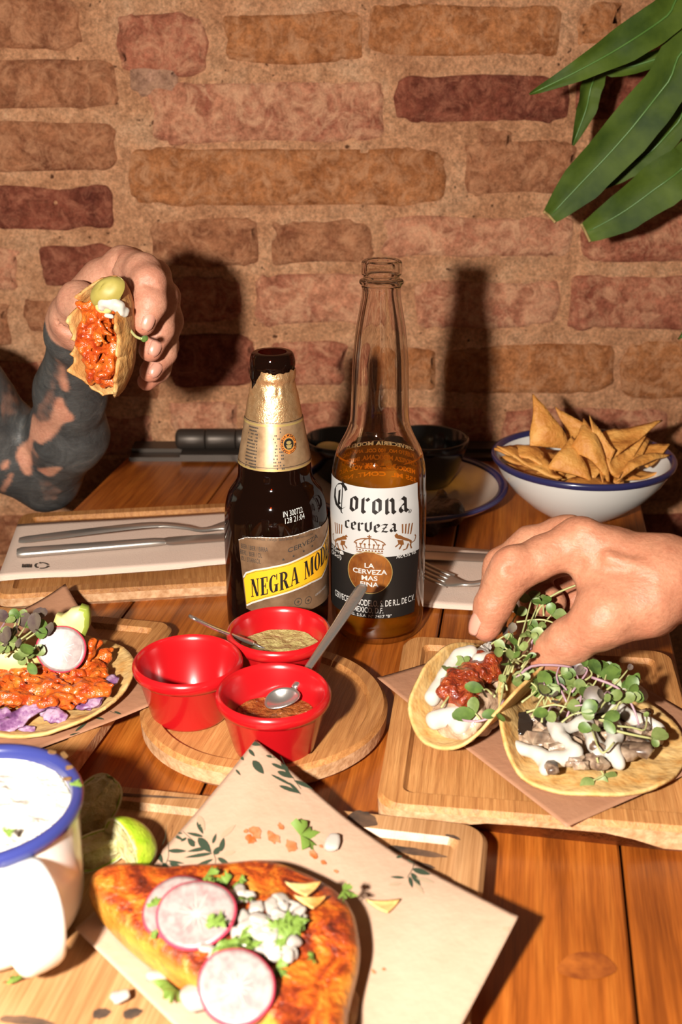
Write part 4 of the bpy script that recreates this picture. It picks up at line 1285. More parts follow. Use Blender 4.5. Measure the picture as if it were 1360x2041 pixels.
SF = {
 'N': ([rct(.08, .14, 0, 1), rct(.50, .56, 0, 1), [(.05, 1), (.24, 1), (.56, 0), (.40, 0)], rct(0, .22, 0, .05), rct(.42, .64, .95, 1), rct(0, .1, .95, 1)], .72),
 'E': ([rct(.06, .24, 0, 1), rct(0, .5, 0, .06), rct(0, .5, .94, 1), rct(.44, .5, 0, .3), rct(.44, .5, .7, 1), rct(.2, .38, .47, .53), rct(.34, .39, .36, .64)], .60),
 'G': (ringseg(.3, .5, .3, .5, .12, .45, 50, 330) + [rct(.42, .58, .03, .42), rct(.34, .64, .40, .45), rct(.50, .56, .68, 1)], .70),
 'R': ([rct(.06, .24, 0, 1), rct(0, .3, 0, .05), rct(0, .3, .95, 1), [(.28, .48), (.46, .48), (.64, 0), (.46, 0)], rct(.42, .70, 0, .05)] + ringseg(.22, .73, .34, .27, .18, .21, -90, 90), .72),
 'A': ([[(.08, 0), (.14, 0), (.34, 1), (.28, 1)], [(.28, 1), (.40, 1), (.62, 0), (.44, 0)], rct(.16, .5, .28, .34), rct(0, .2, 0, .05), rct(.38, .68, 0, .05)], .72),
 'M': ([rct(.07, .13, 0, 1), [(.05, 1), (.24, 1), (.44, 0), (.36, 0)], [(.38, 0), (.43, 0), (.62, 1), (.57, 1)], rct(.58, .76, 0, 1), rct(0, .2, 0, .05), rct(.52, .82, 0, .05), rct(.56, .82, .95, 1), rct(0, .1, .95, 1)], .88),
 'O': (ringseg(.3, .5, .3, .5, .12, .45, 0, 360, 24), .66),
 'D': ([rct(.06, .24, 0, 1), rct(0, .26, 0, .05), rct(0, .26, .95, 1)] + ringseg(.2, .5, .42, .5, .24, .45, -90, 90), .68),
 'L': ([rct(.06, .24, 0, 1), rct(0, .48, 0, .06), rct(.42, .48, 0, .32), rct(0, .3, .95, 1)], .54)}
def serif(word):
    out, x = [], 0
    for ch in word:
        if ch == ' ': x += .34; continue
        g, adv = SF[ch]
        out += [[(a + x, b) for a, b in q] for q in g]; x += adv
    return out, x
polys, adv = serif('NEGRA MODELO')
n5 = serif('NEGRA')[1]
u0, z0 = npx(502, 1189); u1, z1 = npx(597, 1160)
hh = npx(503, 1154)[1] - npx(503, 1189)[1]
sx = (u1 - u0) / n5; mslope = (z1 - z0) / (u1 - u0)
nb.decal([[(u0 + a * sx, z0 + mslope * a * sx + b * hh) for a, b in q] for q in polys], RN, M_LBLACK, 'lettering', .0008)
for s_, x, y, h, ww in (('BEER / BIER / BIRRA', 506, 1097, 9, 52), ('BIERE / BIER / OL', 500, 1108, 9, 42), ('ØL / STARKÖL', 500, 1120, 9, 38)):
    nb.text(s_, x, y, h, RN, M_INK, .0005, 0, wpx=ww)
nb.text('CERVEZA', 607, 1088, 9, RN, M_INK, .0005, 0.01, slant=.22, wpx=58)
nb.text('CERVEZA IMPORTADA · CERVEJA · BIERE BRUNE · CERVEZA OSCURA', 555, 1078, 4, RN, M_INK, .0005, 0, wpx=140)
for x, y in ((565, 1115), (585, 1108), (605, 1098), (622, 1088)):
    u, z = npx(x, y)
    nb.decal([[(u + (.0011 if k % 2 == 0 else .00045) * math.sin(k * math.pi / 5), z + (.0011 if k % 2 == 0 else .00045) * math.cos(k * math.pi / 5)) for k in range(10)]], RN, M_INK, 'star_print', .0005)
for x, y in ((594, 1199), (614, 1196)):
    u, z = npx(x, y)
    nb.decal(ring2d(u, z, .0022, .0026, 20) + [line2d((u - .001, z), (u + .001, z), .0005), line2d((u, z - .001), (u, z + .001), .0005)], RN, M_INK, 'stamp_print', .0005)
nb.text('CERVEZA MODELO', 640, 1178, 4, RN, M_LTEXTW, .0005, 0, slant=.15, wpx=20)
# dotted date code on the bare glass
M_DOT = plain('ink_jet_white', (.55, .55, .53), .5)
nb.text('IN 300722', 587, 1028, 10.5, .0322, M_DOT, .0004, -.005, slant=.10, wpx=41, name='date_code')
nb.text('128 21:04', 590, 1040, 10.5, .0325, M_DOT, .0004, -.005, slant=.10, wpx=40, name='date_code')

# ================================================================== ramekins, sauces, spoons
RIMZ = .0455
def ramekin(x, y, rimz, label, fill=None, fillmat=None, fillname='sauce', zb=.0112):
    c = P(x, y, rimz)
    o = thing('ramekin', (c.x, c.y, TZ + zb), label, 'ramekin', 'red ramekins on the round board')
    h = rimz - zb
    prof = [(.0005, 0), (.0195, 0), (.0210, .0008), (.0217, .0025), (.0272, h - .0085), (.0278, h - .0075), (.0292, h - .0070), (.0301, h - .0050), (.0303, h - .0028), (.0296, h - .0008), (.0283, h), (.0272, h - .0008), (.0263, h - .003), (.0250, h - .009), (.0195, .0045), (.0180, .0030), (.0005, .0028)]
    V, Fc = lathe(prof, (c.x, c.y, TZ + zb), 72)
    autosmooth(mesh('cup', V, Fc, M_RED, parent=o), 60)
    if fill:
        zl = TZ + zb + fill
        rl = float(np.interp(fill, [.0045, h - .009], [.0195, .0250])) - .0001
        V, Fc = disc(14, 48, lambda r, a: (c.x + rl * r * math.cos(a), c.y + rl * r * math.sin(a), zl + .0011 * n1(c.x + rl * r * math.cos(a), c.y + rl * r * math.sin(a), fill, .006, 3) + .0012 * r ** 6))
        mesh(fillname, V, Fc, fillmat, parent=o)
    return c
r1 = ramekin(374, 1312, RIMZ, 'empty red ramekin beside the kraft sheet of the radish taco')
r2 = ramekin(556, 1252, RIMZ, 'red ramekin of green salsa in front of the brown bottle', .020, M_GREENSAUCE, 'green_salsa')
r3 = ramekin(545, 1374, RIMZ, 'red ramekin of dark salsa with the spoon leaning in it', .016, M_SALSA2, 'dark_salsa')

def ribbon(path, hw, th, side=None, n=10):
    """flat bar: half width and half thickness at each station"""
    Pth = [Vector(p) for p in path]; m = len(Pth)
    V, Fc = [], []
    for j in range(m):
        t = (Pth[min(j + 1, m - 1)] - Pth[max(j - 1, 0)]).normalized()
        s = Vector(side) if side is not None else t.cross(Vector((0, 0, 1)))
        s = (s - t * s.dot(t)).normalized()
        w = s.cross(t).normalized()
        for i in range(n):
            a = 2 * math.pi * i / n
            ca, sa = math.cos(a), math.sin(a)
            V.append(Pth[j] + s * (hw[j] * abs(ca) ** .7 * (1 if ca > 0 else -1)) + w * (th[j] * abs(sa) ** .7 * (1 if sa > 0 else -1)))
    for j in range(m - 1):
        for i in range(n):
            i2 = (i + 1) % n
            Fc.append((j * n + i, j * n + i2, (j + 1) * n + i2, (j + 1) * n + i))
    Fc.append(tuple(reversed(range(n)))); Fc.append(tuple((m - 1) * n + i for i in range(n)))
    return V, Fc

def spoon(tip, neck, bowl_end, label, bowl_w=.0085, mat=M_STEEL):
    tip, neck, be = Vector(tip), Vector(neck), Vector(bowl_end)
    o = thing('teaspoon', be, label, 'spoon', 'teaspoons in the ramekins')
    path = spline([tuple(tip), tuple(tip.lerp(neck, .35) - Vector((0, 0, .0008))), tuple(tip.lerp(neck, .7) - Vector((0, 0, .0005))), tuple(neck)], 22)
    hw = np.interp(np.linspace(0, 1, 22), [0, .04, .15, .6, 1], [.0022, .0038, .0040, .0026, .0018])
    th = np.interp(np.linspace(0, 1, 22), [0, .5, 1], [.0009, .0011, .0014])
    d = (be - neck).normalized()
    side = (neck - tip).cross(Vector((0, 0, 1))).normalized()
    V, Fc = ribbon(path, hw, th, side)
    mesh('handle', V, Fc, mat, parent=o)
    nrm = side.cross(d).normalized()
    if nrm.z < 0: nrm = -nrm
    L = (be - neck).length
    c = neck.lerp(be, .5)
    def bowl(r, a):
        x = math.cos(a); y = math.sin(a)
        return c + d * (L * .5 * r * x) + side * (bowl_w * r * y * (1 - .18 * x)) - nrm * (.0042 * (1 - r * r))
    V, Fc = disc(8, 32, bowl, .0009)
    mesh('bowl', V, Fc, mat, parent=o)
    return o
spoon(P(725, 1166, .068), P(586, 1372, .0345), P(535, 1412, .0285), 'steel teaspoon standing in the dark salsa, its handle before the clear bottle')
spoon(P(380, 1229, .062), P(504, 1282, .0335), P(556, 1290, .0215), 'steel teaspoon lying in the green salsa over the ramekin rim', mat=M_STEEL)

# ================================================================== napkins and cutlery
def napkin(cs, z, layers, label, name='paper_napkin'):
    A, B, Cc, D = [P(x, y, z) for x, y in cs]        # back left, back right, front right, front left
    o = thing(name, ((A + Cc) / 2), label, 'napkin', 'folded paper napkins under cutlery')
    for k in range(layers):
        off = (layers - 1 - k) * .0006
        sh = .0009 * (layers - 1 - k)
        def f(u, v, k=k, off=off, sh=sh):
            p = D.lerp(Cc, u).lerp(A.lerp(B, u), v)
            p = p + Vector((0, -sh, 0)) if v < .5 else p
            w = .0010 * math.sin(u * 9 + 1) * (1 - v) ** 2 + .0006 * n1(p.x, p.y, k, .04, 5)
            return Vector((p.x, p.y, TZ + z - off + max(0, w) * (1 if layers > 1 else .4)))
        V, Fc = grid(40, 16, f, .0004)
        mesh('napkin_layer', V, Fc, M_NAPKIN, parent=o)
    return o, (A, B, Cc, D)
nk, (nA, nB, nC, nD) = napkin([(35, 1045), (600, 1012), (602, 1108), (-4, 1152)], .0146, 4, 'paper napkin with a small recycling print under the left knife and fork')
def nprint(polys, name='recycling_print'):
    V, Fc = flatmesh(polys, None)
    W3 = [P(x, y, .0165) for x, y in V]
    mesh(name, W3, Fc, M_INK, parent=nk)
rec = []
for k in range(3):
    for i in range(5):
        a0 = math.radians(k * 120 + 12 + i * 17); a1 = math.radians(k * 120 + 12 + (i + 1) * 17)
        rec.append([(83 + (13 + d) * math.cos(a), 1127 - (5.5 + d * .5) * math.sin(a)) for a, d in ((a0, -1.8), (a0, 1.8), (a1, 1.8), (a1, -1.8))])
    a = math.radians(k * 120 + 108)
    rec.append([(83 + (13 + d) * math.cos(a + t), 1127 - (5.5 + d * .5) * math.sin(a + t)) for t, d in ((-.15, -4), (-.15, 4), (.22, 0))])
nprint(rec)
nprint([[(44 + i * 4.2 + j * 12, 1124 + (i % 2)), (47 + i * 4.2 + j * 12, 1124), (46.5 + i * 4.2 + j * 12, 1131), (43.5 + i * 4.2 + j * 12, 1131)] for j in range(2) for i in range(3 if j == 0 else 2)], 'small_print')

def fork(path, label, tine_dir=None, hwid=.0045, tinelen=.03):
    """path of (pixel x, pixel y, height); handle end first, root of the tines last"""
    pts = spline([tuple(P(*p)) for p in path], 40)
    o = thing('table_fork', P(*path[len(path) // 2]), label, 'fork', 'forks on the napkins')
    f = np.linspace(0, 1, 40)
    hw = np.interp(f, [0, .03, .15, .45, .68, .76, .86, 1], [.004, .0058, .0062, .0042, .0030, .0032, .0080, .0105])
    th = np.interp(f, [0, .3, .7, 1], [.0010, .0013, .0016, .0011])
    V, Fc = ribbon(pts, hw, th)
    autosmooth(mesh('handle', V, Fc, M_STEEL_DARK, parent=o), 60)
    e = Vector(pts[-1]); d = (Vector(pts[-1]) - Vector(pts[-4])).normalized()
    s = d.cross(Vector((0, 0, 1))).normalized()
    for k in range(4):
        off = s * ((k - 1.5) * .0058)
        tp = [e + off - d * .002, e + off + d * (tinelen * .4) + Vector((0, 0, .0005)), e + off + d * (tinelen * .8) + Vector((0, 0, .002)), e + off + d * tinelen + Vector((0, 0, .0035))]
        tp = spline([tuple(q) for q in tp], 8)
        V, Fc = ribbon(tp, [.0021, .0020, .0019, .0018, .0017, .0016, .0013, .0006], [.001] * 7 + [.0005], side=s)
        mesh('tine', V, Fc, M_STEEL_DARK, parent=o)
    return o
def knife(path, label):
    pts = spline([tuple(P(*p)) for p in path], 44)
    o = thing('table_knife', P(*path[len(path) // 2]), label, 'knife', 'knives on the napkins')
    f = np.linspace(0, 1, 44)
    n = 24
    V, Fc = ribbon(pts[:n], np.interp(f[:n], [0, .02, .3, .5], [.0050, .0062, .0052, .0044]), np.interp(f[:n], [0, .02, .4, .55], [.0022, .0030, .0026, .0016]))
    autosmooth(mesh('handle', V, Fc, M_STEEL_DARK, parent=o), 60)
    V, Fc = ribbon(pts[n - 1:], np.interp(f[n - 1:], [.5, .58, .9, .98, 1], [.0044, .0080, .0080, .005, .002]), np.full(44 - n + 1, .0009))
    autosmooth(mesh('blade', V, Fc, M_STEEL_DARK, parent=o), 60)
    return o
fork([(38, 1077, .0185), (110, 1068, .0205), (225, 1054, .0255), (310, 1046, .0280), (365, 1050, .0245), (405, 1056, .0195), (455, 1046, .0200), (490, 1040, .0215)], 'steel fork on the napkin with the recycling print')
knife([(34, 1102, .0185), (150, 1093, .0185), (300, 1081, .0185), (345, 1078, .0180), (455, 1070, .0178), (545, 1063, .0178)], 'steel knife on the napkin with the recycling print')
nk2, _ = napkin([(800, 1082), (1180, 1112), (1160, 1222), (800, 1202)], .0036, 3, 'paper napkin behind the clear bottle under a knife and fork', 'paper_napkin')
knife([(1170, 1122, .0070), (1090, 1118, .0070), (1010, 1114, .0070), (970, 1112, .0068), (880, 1108, .0066), (800, 1104, .0066)], 'steel knife on the napkin behind the clear bottle')
fork([(1180, 1155, .0080), (1110, 1154, .0095), (1040, 1154, .0130), (1000, 1156, .0145), (965, 1160, .0120), (935, 1164, .0085), (905, 1160, .0085), (892, 1156, .0092)], 'steel fork on the napkin behind the clear bottle')

# ================================================================== plate, black bowls, chip bowl, mug
pc = P(805, 962, .018)
PR = .0868
o = thing('plate', (pc.x, pc.y, TZ), 'pale enamel plate with a blue rim holding two black bowls', 'plate')
prof = [(.0005, 0), (.050, 0), (.056, .0015), (PR - .006, .0125), (PR - .001, .0165), (PR, .0178), (PR - .0006, .0190), (PR - .003, .0192), (PR - .010, .0160), (.056, .0045), (.050, .0032), (.0005, .0030)]
V, Fc = lathe(prof, (pc.x, pc.y, TZ), 96)
mesh('dish', V, Fc, M_PLATE, parent=o)
rp = [(PR + .0003, .0172), (PR + .0006, .0186), (PR - .0004, .0197), (PR - .003, .0199), (PR - .0075, .0178), (PR - .0075, .0170)]
V, Fc = lathe(rp, (pc.x, pc.y, TZ), 96)
mesh('rim', V, Fc, M_NAVY, parent=o)
def black_bowl(x, y, Yc, label, r=.0358):
    c = Q(x, y, Yc)
    h = c.z - (TZ + .0034)
    o = thing('black_bowl', (c.x, c.y, TZ + .0034), label, 'bowl', 'small black bowls on the plate')
    pf = [(.0005, 0), (.017, 0), (.020, .001), (.028, h * .35), (.0335, h * .75), (r, h - .001), (r - .0012, h), (r - .0026, h - .001), (.0305, h * .72), (.025, h * .36), (.014, .005), (.0005, .0045)]
    V, Fc = lathe(pf, (c.x, c.y, TZ + .0034), 64)
    mesh('shell', V, Fc, M_BLACKBOWL, parent=o)
    return c, h
b1, h1 = black_bowl(688, 872, .952, 'black bowl with a lemon piece inside, behind the brown bottle')
b2, h2 = black_bowl(852, 870, .950, 'empty black bowl behind the clear bottle, nearer the chip bowl')

def lime_wedge(c, L, r, ang, rot, label, group='lime wedges by the mug', peel=M_LIMEPEEL, ragged=0.0, name='lime_wedge', seed=0):
    """segment of a lime: two cut faces meeting at the core, peel outside"""
    mw = Matrix.Translation(Vector(c)) @ (rot.to_4x4() if isinstance(rot, Matrix) else rot.to_matrix().to_4x4())
    o = bpy.data.objects.new(name, None); o.empty_display_size = .01
    link(o, None, mw); tag(o, label, 'lime' if name.startswith('lime') else 'lemon', group)
    nl, na = 16, 10
    def f(u, v):
        x = L * .5 * math.cos(math.pi * (1 - u)); s = math.sin(math.pi * (1 - u)) ** .75
        a = (v - .5) * ang
        return (x, r * s * math.sin(a), r * s * math.cos(a))
    V, Fc = grid(nl, na, f, .0018)
    mesh('peel', V, Fc, peel, parent=o, world=False, mw=mw)
    V, Fc = [], []
    for sgn in (0, 1):
        a = (sgn - .5) * ang
        b = len(V)
        for i in range(nl):
            u = i / (nl - 1)
            x = L * .5 * math.cos(math.pi * (1 - u)) * .96; s = math.sin(math.pi * (1 - u)) ** .75 * .95
            for j in range(7):
                q = j / 6
                k = ragged * n1(i * 1.7, j * 1.3, sgn + seed, 1.0, 2) * math.sin(math.pi * q) if 0 < q < 1 else 0
                k2 = ragged * .9 * max(0, n1(i * 2.3, seed, sgn, 1.0, 8)) * (1 - q)
                V.append((x, r * s * q * math.sin(a) + k * math.cos(a) * (1 if sgn else -1), r * s * q * math.cos(a) - k2))
        for i in range(nl - 1):
            for j in range(6):
                f_ = (b + i * 7 + j, b + i * 7 + j + 1, b + (i + 1) * 7 + j + 1, b + (i + 1) * 7 + j)
                Fc.append(f_ if sgn else tuple(reversed(f_)))
    mesh('flesh', V, Fc, M_LIMEFLESH, parent=o, world=False, mw=mw, smooth=True)
    V, Fc = [], []
    for sgn in (0, 1):
        a = (sgn - .5) * ang * 1.01
        b = len(V)
        for i in range(nl):
            u = i / (nl - 1)
            x = L * .5 * math.cos(math.pi * (1 - u)); s = math.sin(math.pi * (1 - u)) ** .75
            for q in (.90, 1.0): V.append((x * (.97 if q < 1 else 1), r * s * q * math.sin(a), r * s * q * math.cos(a)))
        for i in range(nl - 1): Fc.append((b + 2 * i, b + 2 * i + 1, b + 2 * i + 3, b + 2 * i + 2))
    mesh('pith', V, Fc, M_LIMEPITH, parent=o, world=False, mw=mw)
    return o
from mathutils import Euler
lime_wedge((b1.x - .013, b1.y + .008, TZ + .0034 + h1 * .55), .030, .012, 1.3, Euler((.4, .2, .2)), 'small yellow lemon piece inside the black bowl', group=None, peel=M_AVOFLESH, name='lemon_wedge')
# the dark scrap on the plate
fd = Field((.055, .80, TZ), (.105, .90, TZ + .05), .0016)
for a, b, r in (((.070, .845, TZ + .010), (.088, .852, TZ + .016), .010), ((.086, .852, TZ + .014), (.090, .842, TZ + .020), .010), ((.068, .85, TZ + .012), (.080, .862, TZ + .024), .008)):
    fd.cone(a, b, r, r * .8, .006)
fd.rough(.012, .003, 4)
V, Fc = fd.net()
tag(mesh('food_scrap', V, Fc, M_DARKFOOD, origin=(.08, .85, TZ + .003)), 'dark brown scrap of food on the blue-rimmed plate', 'food')

bc = P(1163, 908, .050)
BR_ = .0730
o = thing('enamel_bowl', (bc.x, bc.y, TZ), 'white enamel bowl with dark blue rim full of tortilla chips', 'bowl')
h = .050
prof = [(.0005, .001), (.024, .001), (.0265, 0), (.030, .002), (.042, .010), (.0555, .022), (.065, .034), (.0705, .044), (BR_ - .0008, h - .002), (BR_, h), (BR_ - .002, h + .0004), (BR_ - .0045, h - .003), (.0635, .034), (.054, .0235), (.041, .0125), (.028, .0055), (.0005, .0045)]
V, Fc = lathe(prof, (bc.x, bc.y, TZ), 96)
mesh('shell', V, Fc, M_ENAMEL, parent=o)
V, Fc = lathe([(BR_ - .0005, h - .004), (BR_ + .0009, h - .0022), (BR_ + .0012, h - .0002), (BR_ + .0004, h + .0013), (BR_ - .0014, h + .0015), (BR_ - .0030, h + .0004), (BR_ - .0042, h - .0026)], (bc.x, bc.y, TZ), 96)
mesh('rim', V, Fc, M_NAVY, parent=o)

def chip(a, b, c, bend, seed, label='fried corn tortilla chip in the white enamel bowl', grp='tortilla chips in the bowl', mat=M_CHIP, thick=.0016, name='tortilla_chip', S0=1.0):
    a, b, c = Vector(a), Vector(b), Vector(c)
    if S0 != 1:
        g = (a + b + c) / 3; a, b, c = g + (a - g) * S0, g + (b - g) * S0, g + (c - g) * S0
    n = (b - a).cross(c - a).normalized()
    if n.y > 0: n = -n
    N = 9
    V, Fc, idx = [], [], {}
    S = max((a - b).length, (b - c).length, (a - c).length)
    for i in range(N + 1):
        for j in range(N + 1 - i):
            u, v = i / N, j / N; w = 1 - u - v
            p = a * w + b * u + c * v
            # corners slightly rounded and edges bowed
            q = 4 * (u * v + v * w + w * u) / (4 / 3)
            p = p + n * (bend * S * (q - .6) + .004 * n1(p.x, p.y, p.z + seed, .014, 6) * (S / .05))
            idx[i, j] = len(V); V.append(p)
    m = len(V)
    for i in range(N):
        for j in range(N - i):
            Fc.append((idx[i, j], idx[i + 1, j], idx[i, j + 1]))
            if j < N - i - 1: Fc.append((idx[i + 1, j], idx[i + 1, j + 1], idx[i, j + 1]))
    V2 = V + [p - n * thick for p in V]
    F2 = Fc + [tuple(m + k for k in reversed(f)) for f in Fc]
    rim = [idx[i, 0] for i in range(N + 1)] + [idx[N - j, j] for j in range(1, N + 1)] + [idx[0, N - j] for j in range(1, N)]
    for k in range(len(rim)):
        r0, r1_ = rim[k], rim[(k + 1) % len(rim)]
        F2.append((r0, m + r0, m + r1_, r1_))
    ctr = (a + b + c) / 3
    o = mesh(name, V2, F2, mat, origin=ctr)
    return tag(o, label, 'chip', grp)
Yb = bc.y
chip(Q(1070, 792, Yb + .002), Q(1062, 884, Yb - .012), Q(1142, 892, Yb - .006), .10, 1, 'tallest pointed tortilla chip standing up in the enamel bowl', S0=1.14)
chip(Q(1110, 816, Yb + .03), Q(1140, 880, Yb + .012), Q(1166, 846, Yb + .02), -.10, 2, S0=1.14)
chip(Q(1172, 834, Yb - .004), Q(1146, 890, Yb - .022), Q(1222, 956, Yb - .034), .22, 3, 'tall curled tortilla chip folded in the middle of the enamel bowl', S0=1.14)
chip(Q(1176, 836, Yb - .004), Q(1222, 900, Yb - .02), Q(1200, 958, Yb - .034), -.12, 13, S0=1.14)
chip(Q(1096, 930, Yb - .030), Q(1142, 872, Yb - .012), Q(1176, 952, Yb - .036), .10, 4, S0=1.14)
chip(Q(1200, 860, Yb + .012), Q(1312, 838, Yb + .015), Q(1218, 916, Yb - .015), .09, 5, 'wide tortilla chip pointing out over the bowl rim towards the wall', S0=1.14)
chip(Q(994, 892, Yb - .010), Q(1064, 880, Yb + .004), Q(1102, 932, Yb - .030), .07, 6, S0=1.14)
chip(Q(1210, 922, Yb - .022), Q(1282, 878, Yb + .004), Q(1234, 950, Yb - .034), -.08, 7, S0=1.14)
chip(Q(1262, 912, Yb - .010), Q(1334, 904, Yb - .004), Q(1236, 952, Yb - .030), .08, 8, S0=1.14)
chip(Q(998, 896, Yb - .016), Q(1112, 950, Yb - .040), Q(1066, 896, Yb - .004), -.05, 9, S0=1.14)
chip(Q(1090, 840, Yb + .030), Q(1140, 872, Yb + .012), Q(1096, 880, Yb + .014), .06, 10, S0=1.14)
chip(Q(1240, 896, Yb + .0), Q(1296, 872, Yb + .02), Q(1270, 926, Yb - .014), .10, 11, S0=1.14)
chip(Q(1250, 880, Yb + .02), Q(1330, 892, Yb + .008), Q(1290, 930, Yb - .012), -.07, 12, S0=1.14)
chip(Q(1120, 900, Yb), Q(1250, 900, Yb + .01), Q(1180, 950, Yb - .03), .05, 14, S0=1.14)
chip(Q(1020, 905, Yb), Q(1160, 900, Yb + .02), Q(1110, 950, Yb - .03), -.05, 15, S0=1.14)
chip(Q(1180, 870, Yb + .03), Q(1260, 870, Yb + .03), Q(1220, 910, Yb + .005), .06, 16, S0=1.14)

for k in range(16):
    rr_ = random.Random(200 + k)
    a_, q_ = rr_.uniform(0, 6.28), .048 * math.sqrt(rr_.random())
    c_ = Vector((bc.x + q_ * math.cos(a_), bc.y + q_ * math.sin(a_), TZ + .030 + .010 * rr_.random() + .12 * max(0, q_ - .03)))
    b_ = rr_.uniform(0, 6.28); T_ = [c_ + Vector((.027 * math.cos(b_ + t), .027 * math.sin(b_ + t), rr_.uniform(-.008, .010))) * min(1, (.066 - q_) / .027 + .15) for t in (0, 2.1, 4.2)]
    chip(*T_, rr_.uniform(-.12, .12), 300 + k)

# mug
MC = Vector((-.1453, .3874, TZ + .0147))
MR, MH = .0400, .0594
o = thing('enamel_mug', MC, 'white enamel mug with blue rim and handle, full of pale crumble, beside the lime wedges', 'mug')
prof = [(.0005, .001), (.028, .001), (.030, 0), (.0335, .002), (.0365, .0065), (.0380, .013), (.0385, .030), (.0390, .048), (MR - .0006, MH - .002), (MR, MH), (MR - .002, MH + .0003), (.0368, .048), (.0363, .030), (.0358, .014), (.034, .008), (.030, .004), (.0005, .003)]
V, Fc = lathe(prof, MC, 96)
mesh('cup', V, Fc, M_ENAMEL, parent=o)
V, Fc = lathe([(MR - .0008, MH - .0052), (MR + .0010, MH - .0040), (MR + .0014, MH - .0010), (MR + .0002, MH + .0010), (MR - .0022, MH + .0012), (MR - .0038, MH - .001), (MR - .0042, MH - .004)], MC, 96)
mesh('rim', V, Fc, M_BLUE, parent=o)
def crumb(r, a):
    x, y = MC.x + .0362 * r * math.cos(a), MC.y + .0362 * r * math.sin(a)
    return (x, y, MC.z + MH - .006 + .0022 * n1(x, y, 0, .010, 2) + .0018 * n1(x, y, 0, .004, 3))
V, Fc = disc(30, 90, crumb)
mesh('crumble', V, Fc, M_CHEESE, parent=o)
hd = Vector((.60, -.80, 0)).normalized()
hp = [MC + hd * .036 + Vector((0, 0, .050)), MC + hd * .046 + Vector((0, 0, .0535)), MC + hd * .057 + Vector((0, 0, .049)), MC + hd * .061 + Vector((0, 0, .037)), MC + hd * .058 + Vector((0, 0, .022)), MC + hd * .049 + Vector((0, 0, .0125)), MC + hd * .036 + Vector((0, 0, .011))]
hp = spline([tuple(p) for p in hp], 36)
sd = hd.cross(Vector((0, 0, 1)))
V, Fc = ribbon(hp, [.0078] * 36, [.0028] * 36, side=sd, n=12)
mesh('handle', V, Fc, M_ENAMEL, parent=o)

# ================================================================== people
def nail(o, tipc, direction, outward, length, width, name='fingernail'):
    d = Vector(direction).normalized(); n = Vector(outward); n = (n - d * n.dot(d)).normalized(); s = d.cross(n)
    c = Vector(tipc)
    def f(u, v):
        x = (u - .5) * 2; y = v
        w = width * (1 - .25 * abs(y - .45) ** 2 * 4 * .5)
        if y > .8: w *= 1 - (y - .8) * 1.6
        return c + d * (length * (y - .5)) + s * (w * x * .5) + n * (-.0021 * x * x - .0010 * (y - .4) ** 2 * 4)
    V, Fc = grid(9, 9, f, .0006)
    return mesh(name, V, Fc, M_NAIL, parent=o)

